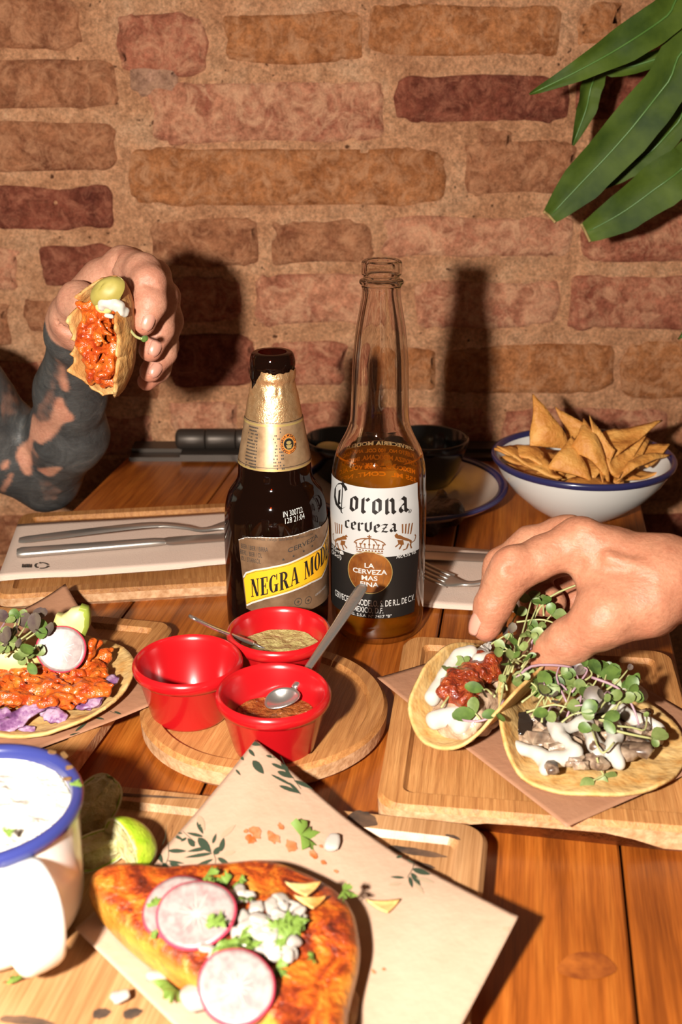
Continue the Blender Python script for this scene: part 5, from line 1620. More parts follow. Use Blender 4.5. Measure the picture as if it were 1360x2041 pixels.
# ---- right-hand diner: hand pinching the salsa taco
def build_right():
    g = lambda x, y, Y: tuple(Q(x, y, Y))
    wrist = g(1330, 1165, .563); 
    F0 = Field((.045, .44, TZ + .0), (.45, .70, TZ + .19), .0016)
    Pm = F0.like()
    # palm and back of the hand
    mcpI, mcpM, mcpR, mcpP = g(1150, 1082, .572), g(1128, 1080, .594), g(1150, 1100, .612), g(1178, 1120, .628)
    wa, wb = g(1322, 1150, .555), g(1330, 1160, .590)
    for m_, r, w_ in ((mcpI, .0128, wa), (mcpM, .0128, wa), (mcpR, .0120, wb), (mcpP, .0110, wb)):
        Pm.cone(m_, w_, r, .0170, .007)
    Pm.cone(g(1195, 1110, .568), g(1262, 1150, .566), .0155, .020, .008)
    Pm.cone(wa, wb, .018, .018, .008)
    # thumb ball and web
    cmc, tm, ti, tt = g(1288, 1196, .546), g(1206, 1230, .540), g(1136, 1277, .545), g(1092, 1310, .552)
    Pm.cone(cmc, wa, .019, .018, .008)
    Pm.cone(cmc, tm, .0185, .0150, .007)
    Pm.cone(g(1185, 1125, .567), g(1205, 1195, .548), .0105, .0120, .009)
    Pm.cone(g(1230, 1130, .565), g(1240, 1200, .548), .015, .016, .010)
    # forearm to the elbow, out of the frame
    fa = g(1420, 1160, .560); fb = g(1560, 1150, .545); fc = (.43, .52, TZ + .085)
    Pm.cone(wa, fa, .0185, .0200, .012); Pm.cone(wb, fa, .0175, .0205, .012)
    Pm.cone(fa, fb, .0215, .029, .012); Pm.cone(fb, fc, .029, .036, .012)
    T = F0.like(); T.chain([(tm, .0150), (ti, .0122), (g(1112, 1296, .549), .0118), (tt, .0098)], .004)
    I = F0.like(); I.chain([(mcpI, .0132), (g(1085, 1108, .569), .0112), (g(1026, 1132, .566), .0117), (g(1006, 1162, .564), .0110), (g(985, 1205, .563), .0102), (g(968, 1250, .563), .0084)], .004)
    M = F0.like(); M.chain([(mcpM, .0140), (g(1056, 1088, .600), .0112), (g(1004, 1130, .602), .0108), (g(990, 1190, .600), .0098), (g(985, 1240, .594), .0080)], .004)
    Rr = F0.like(); Rr.chain([(mcpR, .0125), (g(1075, 1118, .622), .0115), (g(1052, 1150, .625), .0112), (g(1072, 1190, .615), .0100), (g(1100, 1200, .606), .0085)], .004)
    Pk = F0.like(); Pk.chain([(mcpP, .0115), (g(1120, 1130, .640), .0105), (g(1105, 1165, .638), .0100), (g(1130, 1195, .625), .0085), (g(1150, 1195, .618), .0075)], .004)
    fing = I; fing.union(M); fing.union(Rr); fing.union(Pk)
    Pm.blend(T, .006)
    Pm.blend(fing, .005)
    F0 = Pm
    # tendons, knuckles and a vein
    F0.cone(g(1300, 1118, .556), g(1170, 1062, .566), .0060, .0062, .007)
    F0.cone(g(1300, 1108, .585), g(1140, 1052, .592), .0060, .0060, .007)
    F0.cone(g(1022, 1122, .562), g(1012, 1136, .560), .0072, .0070, .007)
    F0.cone(g(1270, 1130, .5440), g(1215, 1112, .5490), .0022, .0020, .005)
    F0.cone(g(1310, 1150, .5370), g(1270, 1130, .5440), .0022, .0022, .005)
    # knuckle creases and skin folds
    for a, b, r in ((g(1045, 1118, .5535), g(1075, 1098, .5535), .0), ):
        pass
    for k, (x0, y0, x1, y1, Y, r) in enumerate([(1010, 1135, 1052, 1130, .5525, .0016), (1012, 1140, 1050, 1142, .5525, .0012), (1128, 1160, 1150, 1100, .5555, .0016), (1140, 1165, 1160, 1120, .5545, .0014)]):
        F0.cone(g(x0, y0, Y), g(x1, y1, Y), r, r, .002, carve=True)
    F0.rough(.011, .0008, 3); F0.rough(.005, .00035, 6)
    V, Fc = F0.net()
    o = mesh('person', V, Fc, M_SKIN_R, origin=(V[:, 0].mean(), V[:, 1].mean(), V[:, 2].min()))
    tag(o, 'bare tanned hand and forearm reaching in to pinch the salsa taco on the tray board', 'person')
    tipv = np.zeros(len(V))
    for p, r in ((g(966, 1250, .563), .017), (tt, .017), (g(1010, 1130, .56), .011), (mcpI, .012)):
        d = np.linalg.norm(V - np.array(p), axis=1)
        tipv = np.maximum(tipv, np.clip(1 - d / r, 0, 1) * (.75 if r > .014 else .35))
    setattr_float(o, 'tip', tipv)
    it = Vector(g(966, 1248, .563)); idr = it - Vector(g(985, 1205, .563))
    nail(o, it + Vector((-.0078, -.0035, .0035)) , idr, (-1, -.42, .35), .0125, .0105)
    # short sleeve further up, beyond the frame
    V, Fc = tube([Vector(fb) * .35 + Vector(fc) * .65, Vector(fc), Vector(fc) + Vector((.03, -.015, .004))], [.0385, .044, .048], n=24, cap=True)
    mesh('sleeve', V, Fc, M_SLEEVE, parent=o)
    return o
build_right()

# ---- left-hand diner: tattooed arm holding up a bitten taco
INK_GAPS = [[(360, 970), (400, 1060), (450, 1115), (370, 1130), (330, 1200), (240, 1260), (200, 1230), (180, 1280), (180, 1350), (190, 1430), (150, 1450), (120, 1390), (90, 1330), (120, 1270), (170, 1230), (190, 1090), (240, 1130), (290, 1130), (320, 1060), (330, 1000)],
            [(210, 1410), (290, 1395), (370, 1390), (320, 1440), (280, 1452), (250, 1425)], [(60, 1600), (130, 1640), (185, 1675), (90, 1660)], [(372, 800), (405, 940), (380, 965), (362, 880)], [(0, 1380), (60, 1340), (40, 1400), (0, 1420)], [(60, 1420), (85, 1400), (70, 1470), (20, 1540), (0, 1545), (40, 1480)]]
INK_GAPS = [[(x / 2.957, 460 + y / 2.957) for x, y in p] for p in INK_GAPS]
INK_MID = [[(320, 730), (400, 800), (410, 940), (380, 960), (340, 900), (310, 1050), (270, 1140), (220, 1110), (190, 1080), (250, 980), (280, 900)], [(0, 860), (60, 900), (130, 1010), (100, 1100), (60, 1150), (0, 1150)], [(190, 1260), (240, 1330), (230, 1400), (180, 1380)], [(200, 1450), (290, 1460), (380, 1530), (340, 1590), (260, 1600), (220, 1520)], [(0, 1430), (50, 1480), (30, 1600), (0, 1620)]]
INK_MID = [[(x / 2.957, 460 + y / 2.957) for x, y in p] for p in INK_MID]
def build_left():
    g = lambda x, y, Y: tuple(Q(x, y, Y))
    F0 = Field((-.46, .62, TZ - .03), (-.085, .97, TZ + .27), .0019)
    A = F0.like()
    w1, w2 = g(146, 668, .775), g(152, 690, .800)
    f1 = g(140, 780, .825); f2 = g(136, 862, .850); el = g(92, 952, .885)
    A.cone(w1, f1, .0150, .0220, .012); A.cone(w2, f1, .0145, .0220, .012)
    A.cone(f1, f2, .0235, .0295, .012); A.cone(f2, el, .0290, .0245, .010)
    # upper arm away to the left
    u1 = g(10, 890, .870); u2 = g(-90, 800, .850)
    A.cone(el, u1, .0260, .0320, .012); A.cone(u1, u2, .0330, .0400, .014)
    A.cone(u2, (-.435, .82, TZ + .17), .040, .045, .014)
    # hand: heel, back, knuckles
    mI, mM, mR, mP = g(246, 530, .762), g(262, 532, .788), g(280, 556, .812), g(288, 592, .830)
    hl = g(148, 628, .772)
    for m_, r in ((mI, .0125), (mM, .0125), (mR, .0118), (mP, .0105)):
        A.cone(w1, m_, .0150, r, .008)
    A.cone(w2, mP, .0140, .0105, .008)
    A.cone(hl, g(205, 560, .770), .0165, .0150, .010)
    # thumb along the near side, its tip behind the taco
    c1, c2, c3, c4 = g(149, 632, .752), g(156, 602, .738), g(178, 618, .728), g(206, 650, .726)
    A.cone(w1, c1, .0150, .0150, .008)
    Th = F0.like(); Th.chain([(c1, .0140), (c2, .0124), (c3, .0112), (c4, .0090)], .006)
    Th.cone(c1, g(160, 668, .752), .0145, .0110, .006)
    I = F0.like(); I.chain([(mI, .0125), (g(284, 540, .735), .0112), (g(297, 562, .722), .0104), (g(299, 605, .714), .0096), (g(286, 643, .710), .0078)], .004)
    M = F0.like(); M.chain([(mM, .0122), (g(305, 552, .765), .0112), (g(321, 592, .752), .0104), (g(317, 655, .740), .0094), (g(299, 697, .733), .0076)], .004)
    Rr = F0.like(); Rr.chain([(mR, .0115), (g(325, 590, .790), .0108), (g(335, 640, .776), .0100), (g(324, 705, .760), .0088), (g(300, 740, .752), .0073)], .004)
    Pk = F0.like(); Pk.chain([(mP, .0105), (g(322, 640, .806), .0095), (g(330, 690, .794), .0088), (g(316, 735, .778), .0080), (g(292, 760, .768), .0066)], .004)
    I.union(M); I.union(Rr); I.union(Pk)
    A.blend(Th, .006); A.blend(I, .004)
    for k, (x0, y0, x1, y1, Y, r) in enumerate([(222, 515, 226, 560, .7485, .0013), (231, 512, 236, 556, .7475, .0013), (284, 560, 316, 566, .7105, .0011), (285, 567, 315, 573, .7105, .0009), (304, 600, 332, 606, .740, .0010), (120, 655, 160, 672, .738, .0014), (118, 640, 140, 660, .738, .0012)]):
        A.cone(g(x0, y0, Y), g(x1, y1, Y), r, r, .002, carve=True)
    A.rough(.011, .0006, 9)
    V, Fc = A.net()
    o = mesh('person', V, Fc, M_SKIN_L, origin=(V[:, 0].mean(), V[:, 1].mean(), V[:, 2].min()))
    tag(o, 'tattooed bare arm raised above the table, its hand holding a bitten taco', 'person')
    # ink covers the arm below the wrist; bare patches keep the skin
    ax = np.array(f1) - np.array(w1); ax /= np.linalg.norm(ax)
    s = (V - np.array(w1)) @ ax
    ink = np.zeros(len(V))
    px = np.array([W(v) for v in V])
    for i in np.nonzero(s > -.012)[0]:
        x, y = px[i]
        # the edge of the sleeve of ink runs slantwise over the wrist
        if ((y - 655) - (x - 105) * 1.02 < 0 and y < 770) or x > 235: continue
        val = 1.0
        for p in INK_GAPS:
            if inpoly(x, y, p): val = 0.03; break
        else:
            for p in INK_MID:
                if inpoly(x, y, p):
                    val = .64 + .20 * n1(x, y, 0, 7, 5); break
        ink[i] = val
    # soften the edge of the ink over neighbouring points
    Ea = np.concatenate([Fc[:, [0, 1]], Fc[:, [1, 2]], Fc[:, [2, 3]], Fc[:, [3, 0]]])
    for _ in range(3):
        acc = ink.copy(); cnt = np.ones(len(ink))
        np.add.at(acc, Ea[:, 0], ink[Ea[:, 1]]); np.add.at(cnt, Ea[:, 0], 1)
        np.add.at(acc, Ea[:, 1], ink[Ea[:, 0]]); np.add.at(cnt, Ea[:, 1], 1)
        ink = acc / cnt
    ink = np.clip((ink - .3) / .4, 0, 1) * np.clip(ink + .25, 0, 1)
    setattr_float(o, 'ink', ink)
    tipv = np.zeros(len(V))
    for p, r in ((g(286, 646, .710), .016), (g(299, 700, .733), .016), (g(300, 742, .752), .015), (g(292, 762, .768), .013), (g(262, 515, .75), .012)):
        d = np.linalg.norm(V - np.array(p), axis=1)
        tipv = np.maximum(tipv, np.clip(1 - d / r, 0, 1) * .75)
    setattr_float(o, 'tip', tipv)
    for (tx, ty, tY), (bx, by, bY), out, L, w_, sh in (((286, 643, .710), (299, 605, .714), (.62, -1, .12), .0115, .0088, .0077), ((299, 697, .733), (317, 655, .740), (.62, -1, .12), .0110, .0088, .0075), ((300, 740, .752), (324, 705, .760), (.55, -1, .1), .0105, .0085, .0072)):
        t_ = Vector(g(tx, ty, tY)); d_ = t_ - Vector(g(bx, by, bY)); d_.normalize()
        n_ = Vector(out).normalized()
        n_ = (n_ - d_ * n_.dot(d_)).normalized()
        nail(o, t_ + n_ * (sh + .0016) - d_ * .001, d_, n_, L, w_)
    a = Vector(u2); b = Vector((-.435, .82, TZ + .17))
    # sleeve of the upper arm, its hem at the edge of the frame
    V, Fc = tube([a.lerp(b, .12), a.lerp(b, .2), a.lerp(b, .6), b + Vector((-.03, -.01, .02))], [.0435, .045, .049, .054], n=28, cap=True)
    mesh('sleeve', V, Fc, M_SLEEVE, parent=o)
    return o
build_left()

# ================================================================== the plant, its cane beside the table
def build_plant():
    base = Vector((.47, .90, 0))
    o = thing('potted_plant', base, 'green strap-leaved potted plant hanging in front of the brick wall', 'plant')
    V, Fc = lathe([(.0005, 0), (.10, 0), (.105, .01), (.135, .24), (.142, .245), (.142, .27), (.128, .27), (.122, .235), (.0005, .235)], base, 48)
    autosmooth(mesh('pot', V, Fc, M_POT, parent=o), 40)
    V, Fc = disc(8, 32, lambda r, a: (base.x + .122 * r * math.cos(a), base.y + .122 * r * math.sin(a), .236 + .006 * n1(r * 5, a, 0, .6, 2)))
    mesh('soil', V, Fc, M_SOIL, parent=o)
    top = Vector((.435, .93, TZ + .42))
    V, Fc = tube(spline([(base.x, base.y, .23), (.475, .90, .6), (.455, .92, .95), tuple(top)], 26), np.linspace(.02, .012, 26), n=14)
    mesh('cane', V, Fc, M_CANE, parent=o)
    def leaf(pts, hw, Ys, cut=False, fold=.35, twist=0.0, rib=True):
        path = [tuple(Q(x, y, Y)) for (x, y), Y in zip(pts, Ys)]
        n = 26
        sp = spline([tuple(top)] + path, n + 6)
        sp = sp
        hws = np.interp(np.linspace(0, 1, len(sp)), np.linspace(0, 1, len(pts) + 1), [.006] + [w * .00031 for w in hw])
        view = Vector((0, -1, .15))
        V = []
        m = len(sp)
        for j in range(m):
            t_ = Vector(sp[min(j + 1, m - 1)] - sp[max(j - 1, 0)]).normalized()
            s_ = t_.cross(view).normalized()
            nn = s_.cross(t_).normalized()
            if nn.y > 0: nn = -nn
            w_ = hws[j]
            tw = twist * (j / m)
            for q in (-1, -.75, -.4, 0, .4, .75, 1):
                e = w_ * q * (1 + .05 * n1(j * .6, q * 3, twist, 1, 3))
                if cut and j >= m - 2: pass
                V.append(Vector(sp[j]) + s_ * e * math.cos(tw) + nn * (-fold * w_ * (1 - abs(q)) * 1.0 + e * math.sin(tw) + .003 * n1(j * .5, q * 2, 5, 1, 4)))
        Fc = [(j * 7 + i, j * 7 + i + 1, (j + 1) * 7 + i + 1, (j + 1) * 7 + i) for j in range(m - 1) for i in range(6)]
        nv = len(V)
        V2 = V + [v + Vector((0, .0007, 0)) for v in V]
        F2 = Fc + [tuple(nv + k for k in reversed(f)) for f in Fc]
        lf = mesh('leaf', V2, F2, M_PLANT, parent=o)
        if rib:
            V, Fc = tube([Vector(V2[j * 7 + 3]) + Vector((0, -.0006, 0)) for j in range(m - 1)], np.linspace(.0011, .0005, m - 1), n=6)
            mesh('midrib', V, Fc, M_PLANTRIB, parent=lf)
        if cut:
            e = m - 1
            pts_ = [V2[e * 7 + i] for i in range(7)]
            V, Fc = tube(pts_, .0011, n=6)
            mesh('dry_edge', V, Fc, M_PLANTDRY, parent=lf)
    leaf([(1420, -40), (1330, 32), (1240, 92), (1150, 142), (1056, 188)], [40, 46, 42, 24, 2], [.92, .91, .905, .905, .91], fold=.3)
    leaf([(1300, 120), (1205, 130), (1182, 170), (1170, 220), (1142, 290)], [20, 22, 30, 28, 3], [.95, .955, .96, .962, .965], fold=.5, twist=.3)
    leaf([(1420, 60), (1330, 170), (1240, 280), (1160, 365), (1096, 432)], [42, 56, 58, 52, 20], [.92, .915, .92, .925, .93], cut=True, fold=.25)
    leaf([(1430, 160), (1350, 250), (1290, 310), (1230, 350), (1185, 380)], [30, 34, 34, 24, 4], [.945, .945, .95, .953, .955], fold=.45, twist=.4)
    leaf([(1440, 260), (1370, 330), (1310, 375), (1240, 425), (1168, 464)], [42, 56, 60, 50, 25], [.93, .928, .93, .935, .94], cut=True, fold=.22)
    leaf([(1420, 20), (1370, 120), (1350, 180), (1335, 230), (1318, 270)], [20, 26, 26, 18, 2], [.96, .96, .965, .965, .967], fold=.4)
    leaf([(1480, 420), (1440, 520), (1410, 600), (1380, 650), (1352, 676)], [16, 20, 18, 12, 1], [.95, .955, .96, .965, .968], fold=.4)
    leaf([(1560, 60), (1640, 160), (1690, 300), (1710, 420), (1716, 500)], [36, 46, 48, 40, 4], [.90, .88, .87, .87, .87], fold=.3)
    leaf([(1540, -120), (1620, -180), (1720, -150), (1800, -60), (1850, 40)], [36, 44, 46, 36, 4], [.93, .92, .91, .90, .90], fold=.3)
    leaf([(1480, -120), (1420, -230), (1340, -270), (1250, -230), (1190, -150)], [36, 44, 46, 30, 4], [.90, .88, .87, .87, .87], fold=.3)
build_plant()

# ================================================================== food
rnd = random.Random(11)
PAPER_R, PAPER_L, PAPER_F = .0178, .0172, .0180       # heights of the sheets

def leafshape(l, w, curl, n=6):
    """little leaf in local x (length) y (width); from the root"""
    V, Fc = [], []
    for j in range(n + 1):
        t = j / n
        hw = w * (math.sin(math.pi * min(1, t * .93 + .03)) ** .65) * (.75 + .5 * t) * .5
        for q in (-1, 0, 1):
            V.append((l * t, hw * q, curl * l * (t * t) + (.18 * hw if q else -.12 * hw)))
    for j in range(n):
        for i in range(2): Fc.append((j * 3 + i, j * 3 + i + 1, (j + 1) * 3 + i + 1, (j + 1) * 3 + i))
    return V, Fc
LEAFM = {}
def leafdata(kind):
    if kind not in LEAFM:
        l, w, curl, mat = {'g': (.0075, .0062, .15, M_SPROUT), 'G': (.0080, .0070, -.2, M_SPROUT), 'd': (.0085, .0075, .2, M_SPROUTD), 'p': (.0095, .0080, .25, M_SPROUTP), 'D': (.010, .0065, -.3, M_SPROUTD)}[kind]
        V, Fc = leafshape(l, w, curl)
        me = bpy.data.meshes.new('leaf'); me.from_pydata(V, [], Fc); me.update()
        me.polygons.foreach_set('use_smooth', [True] * len(me.polygons)); me.materials.append(mat)
        LEAFM[kind] = me
    return LEAFM[kind]
def orient(loc, xdir, up, s=1.0):
    x = Vector(xdir).normalized(); z = Vector(up); z = (z - x * z.dot(x))
    if z.length < 1e-5: z = Vector((0, 1, 0)) - x * x.y
    z.normalize(); y = z.cross(x)
    m = Matrix((x, y, z)).transposed().to_4x4()
    return Matrix.Translation(Vector(loc)) @ m @ Matrix.Scale(s, 4)
def sprig(pts, leaves, label, group, stem=M_STEMG, r=.0006):
    """pts: world points root to tip; leaves: list of (kind, scale)"""
    o = thing('microgreen_sprig', pts[0], label, 'microgreen', group)
    sp = spline([tuple(p) for p in pts], 10)
    V, Fc = tube(sp, np.linspace(r, r * .7, 10), n=6)
    mesh('stem', V, Fc, stem, parent=o)
    e = Vector(sp[-1]); d = (Vector(sp[-1]) - Vector(sp[-3])).normalized()
    k = len(leaves)
    side = d.cross(Vector((0, -.6, .8))).normalized()
    for i, (kind, s) in enumerate(leaves):
        a = (i - (k - 1) / 2) * 1.5 + rnd.uniform(-.3, .3)
        dr = d * math.cos(a) + side * math.sin(a) + Vector((0, 0, rnd.uniform(-.2, .2)))
        lo = bpy.data.objects.new('leaf', leafdata(kind))
        link(lo, o, orient(e, dr, (rnd.uniform(-.9, .9), -.75, .7), s * .80))
    return o

# ---------------------------------------------------------------- mushroom taco lying open on the tray
RC2 = P(1160, 1476, PAPER_R)
def tort2(r, a):
    R = .0525 * (1 + .03 * n1(math.cos(a), math.sin(a), 0, .35, 4))
    x, y = R * r * math.cos(a), R * r * math.sin(a)
    z = .0012 + .0035 * max(0, r - .55) ** 1.5 * 2.2
    # the left side is folded up against the other taco
    t = max(0, (-x * .93 + y * .36) / R - .42)
    z += .046 * t ** 1.25; x += .016 * t
    z += .0010 * n1(x, y, 1, .008, 5) * (.3 + r) + .0022 * n1(x, y, 2, .022, 6) * r
    return (RC2.x + x, RC2.y + y, RC2.z + max(.0004, z))
t2 = thing('taco', RC2, 'open mushroom taco with white sauce and microgreens lying on the kraft sheet', 'taco')
V, Fc = disc(26, 96, tort2, .0016)
mesh('tortilla', V, Fc, M_TORTILLA, parent=t2)
# mushroom pieces, each its own part
MM = []
for k in range(5):
    rr = random.Random(20 + k)
    bm = bmesh.new()
    bmesh.ops.create_cube(bm, size=1)
    bmesh.ops.subdivide_edges(bm, edges=bm.edges[:], cuts=1, use_grid_fill=True)
    sx, sy, sz = rr.uniform(.8, 1.5), rr.uniform(.6, 1.1), rr.uniform(.35, .6)
    for v in bm.verts:
        v.co = Vector((v.co.x * sx, v.co.y * sy, v.co.z * sz)) * (1 - .22 * (abs(v.co.x) + abs(v.co.y) + abs(v.co.z) - .5)) + Vector((rr.uniform(-.09, .09), rr.uniform(-.09, .09), rr.uniform(-.07, .07)))
    me = bpy.data.meshes.new('mushroom_piece'); bm.to_mesh(me); bm.free()
    me.polygons.foreach_set('use_smooth', [k % 2 == 0] * len(me.polygons))
    me.materials.append(M_MUSHD if k == 4 else M_MUSHP)
    MM.append(me)
def mush(x, y, h, s, k, parent):
    p = P(x, y, h)
    o = bpy.data.objects.new('mushroom_piece', MM[k])
    link(o, parent, Matrix.Translation(p) @ Euler((rnd.uniform(-.5, .5), rnd.uniform(-.5, .5), rnd.uniform(0, 6.3))).to_matrix().to_4x4() @ Matrix.Scale(s, 4))
for i in range(64):
    t = rnd.random()
    x = 1025 + 265 * t + rnd.uniform(-10, 10); y = 1440 + rnd.uniform(-38, 42) + 38 * (1 - abs(2 * t - 1)) * (1 if rnd.random() < .75 else .2)
    y += 12 * t
    mush(x, y, PAPER_R + .005 + rnd.uniform(0, .006), rnd.uniform(.006, .010), rnd.choice((0, 1, 2, 3, 0, 1, 2, 3, 4)), t2)
for x, y, s, k in ((1060, 1432, .013, 0), (1038, 1448, .012, 4), (1265, 1492, .014, 2), (1070, 1470, .012, 1), (1100, 1530, .007, 0), (1160, 1525, .008, 1), (1190, 1518, .008, 3), (1250, 1500, .010, 0), (1115, 1432, .011, 3), (1270, 1460, .010, 1)):
    mush(x, y, PAPER_R + .009, s, k, t2)
# bed under the pieces
fd = Field((RC2.x - .05, RC2.y - .045, RC2.z - .004), (RC2.x + .05, RC2.y + .045, RC2.z + .02), .0013)
for i in range(40):
    t = i / 39
    p = P(1035 + 250 * t, 1462 + rnd.uniform(-26, 26) + 8 * t, PAPER_R + .003)
    fd.cone(p, p + Vector((rnd.uniform(-.006, .006), rnd.uniform(-.006, .006), .001)), .005, .004, .004)
fd.rough(.004, .0014, 5)
V, Fc = fd.net(); mesh('filling', V, Fc, M_MUSH, parent=t2)
# white sauce in ribbons
def sauce_field(paths, lo, hi, vox=.0009, seed=1, rough=(.006, .0011)):
    f = Field(lo, hi, vox)
    for path in paths:
        pts = spline([tuple(P(x, y, h)) + (r * .86,) for x, y, h, r in path], max(6, 6 * len(path)))
        for a, b in zip(pts[:-1], pts[1:]): f.cone(a[:3], b[:3], a[3], b[3], .002)
    f.rough(rough[0], rough[1], seed)
    return f.net()
hh = PAPER_R + .0125
cream = [[(1022, 1482, PAPER_R + .005, .0020), (1042, 1492, PAPER_R + .006, .0028), (1072, 1504, PAPER_R + .007, .0034), (1092, 1520, PAPER_R + .006, .0038), (1086, 1536, PAPER_R + .004, .0024)],
         [(1100, 1430, hh, .0034), (1108, 1455, hh, .0034), (1130, 1478, hh, .0030), (1148, 1500, hh - .002, .0036), (1130, 1510, hh - .004, .0030), (1104, 1512, PAPER_R + .008, .0034)],
         [(1120, 1452, hh, .0026), (1145, 1445, hh, .0028), (1165, 1430, hh, .0030)],
         [(1160, 1410, hh + .001, .0040), (1172, 1440, hh, .0032), (1180, 1468, hh, .0034), (1194, 1494, hh - .002, .0036), (1190, 1505, hh - .003, .0026)],
         [(1150, 1412, hh + .001, .0045), (1185, 1402, hh + .002, .0060), (1215, 1400, hh + .002, .0050), (1222, 1430, hh, .0030), (1226, 1460, hh, .0040), (1222, 1500, hh - .003, .0036), (1236, 1524, PAPER_R + .007, .0034)],
         [(1240, 1412, hh, .0030), (1262, 1430, hh, .0034), (1290, 1440, hh - .002, .0028), (1314, 1452, hh - .004, .0026), (1316, 1466, hh - .005, .0020)],
         [(1244, 1366, hh + .006, .0020), (1262, 1372, hh + .006, .0020), (1284, 1387, hh + .004, .0022)]]
V, Fc = sauce_field(cream, (RC2.x - .055, RC2.y - .055, TZ + .012), (RC2.x + .06, RC2.y + .06, TZ + .055))
mesh('white_sauce', V, Fc, M_CREAM, parent=t2)

# ---------------------------------------------------------------- salsa taco, folded and lifted at one side
t1c = P(958, 1372, .034)
AX = Vector((.60, .80, 0)).normalized()             # run of the fold, away from the camera
t1 = thing('taco', (t1c.x, t1c.y, TZ + PAPER_R), 'folded salsa taco being pinched by the hand on the tray board', 'taco')
SDv = Vector((AX.y, -AX.x, 0))                       # to the right of the fold
def tort1(r, a, off=0.0):
    R = .047 * (1 + .025 * n1(math.cos(a), math.sin(a), 4, .35, 4))
    u, v = R * r * math.cos(a), R * r * math.sin(a)   # along the fold, across the fold
    if v < 0: v *= .80
    rad = .026
    th = v / rad
    lim = 1.15
    th_c = max(-lim, min(lim, th)); ext = v - th_c * rad
    x = rad * math.sin(th_c) + ext * math.cos(lim); z = rad * (1 - math.cos(th_c)) + abs(ext) * math.sin(lim)
    if v < 0: z += .004 * (abs(v) / R) ** 2; x -= .002
    z += .0012 * n1(u, v, 3, .012, 5) + .0016 * n1(u, v, 4, .03, 6) * r
    # the end towards the camera dips to the paper
    z += .0045 * (u / R + .3) ** 2 * (1 if u > 0 else .4)
    p = Vector((t1c.x, t1c.y, TZ + PAPER_R + .0025)) + AX * u + SDv * x
    return (p.x, p.y, p.z + z)
V, Fc = disc(24, 96, tort1, .0016)
mesh('tortilla', V, Fc, M_TORTILLA, parent=t1)
def in1(u, v, h):
    """point inside the fold: along, across, height over the paper"""
    p = Vector((t1c.x, t1c.y, 0)) + AX * u + SDv * v
    return Vector((p.x, p.y, TZ + PAPER_R + h))
lo, hi = (t1c.x - .06, t1c.y - .06, TZ + .015), (t1c.x + .06, t1c.y + .06, TZ + .08)
f = Field(lo, hi, .0013)
for i in range(26):
    u = -.030 + .058 * i / 25
    f.cone(in1(u, rnd.uniform(-.010, .010), .008), in1(u + .004, rnd.uniform(-.012, .012), .014), .0075, .006, .004)
f.rough(.006, .0020, 5)
V, Fc = f.net(); mesh('filling', V, Fc, M_MUSH, parent=t1)
f = Field(lo, hi, .0010)
for a, b, r in (((-.036, -.006, .012), (-.027, .005, .015), .0050), ((-.034, .008, .012), (-.024, .010, .016), .0045), ((-.026, -.014, .018), (-.004, -.016, .026), .0045), ((.002, -.016, .029), (.008, -.012, .030), .0045), ((.004, -.004, .030), (.012, .000, .029), .004)):
    f.cone(in1(*a), in1(*b), r, r, .004)
f.rough(.005, .0006, 3)
V, Fc = f.net(); mesh('white_sauce', V, Fc, M_CREAM, parent=t1)
f = Field(lo, hi, .0010)
for i in range(34):
    u = -.026 + .036 * rnd.random(); v = rnd.uniform(-.011, .007) * (1 - abs(u + .008) * 14)
    h_ = .0225 + rnd.uniform(-.001, .0035) + (u + .02) * .12
    f.cone(in1(u, v, h_), in1(u + rnd.uniform(-.004, .004), v + rnd.uniform(-.004, .004), h_), .0046, .0036, .0025)
f.rough(.0035, .0014, 7)
V, Fc = f.net(); mesh('red_salsa', V, Fc, M_SALSA, parent=t1)
for i in range(9):
    p = in1(rnd.uniform(.004, .03), rnd.uniform(-.014, -.004), .027 + rnd.uniform(0, .004))
    o = bpy.data.objects.new('onion_dice', MM[i % 4].copy()); o.data.materials.clear(); o.data.materials.append(M_ONION)
    link(o, t1, Matrix.Translation(p) @ Euler((rnd.random(), rnd.random(), rnd.random() * 6)).to_matrix().to_4x4() @ Matrix.Scale(.0058, 4))

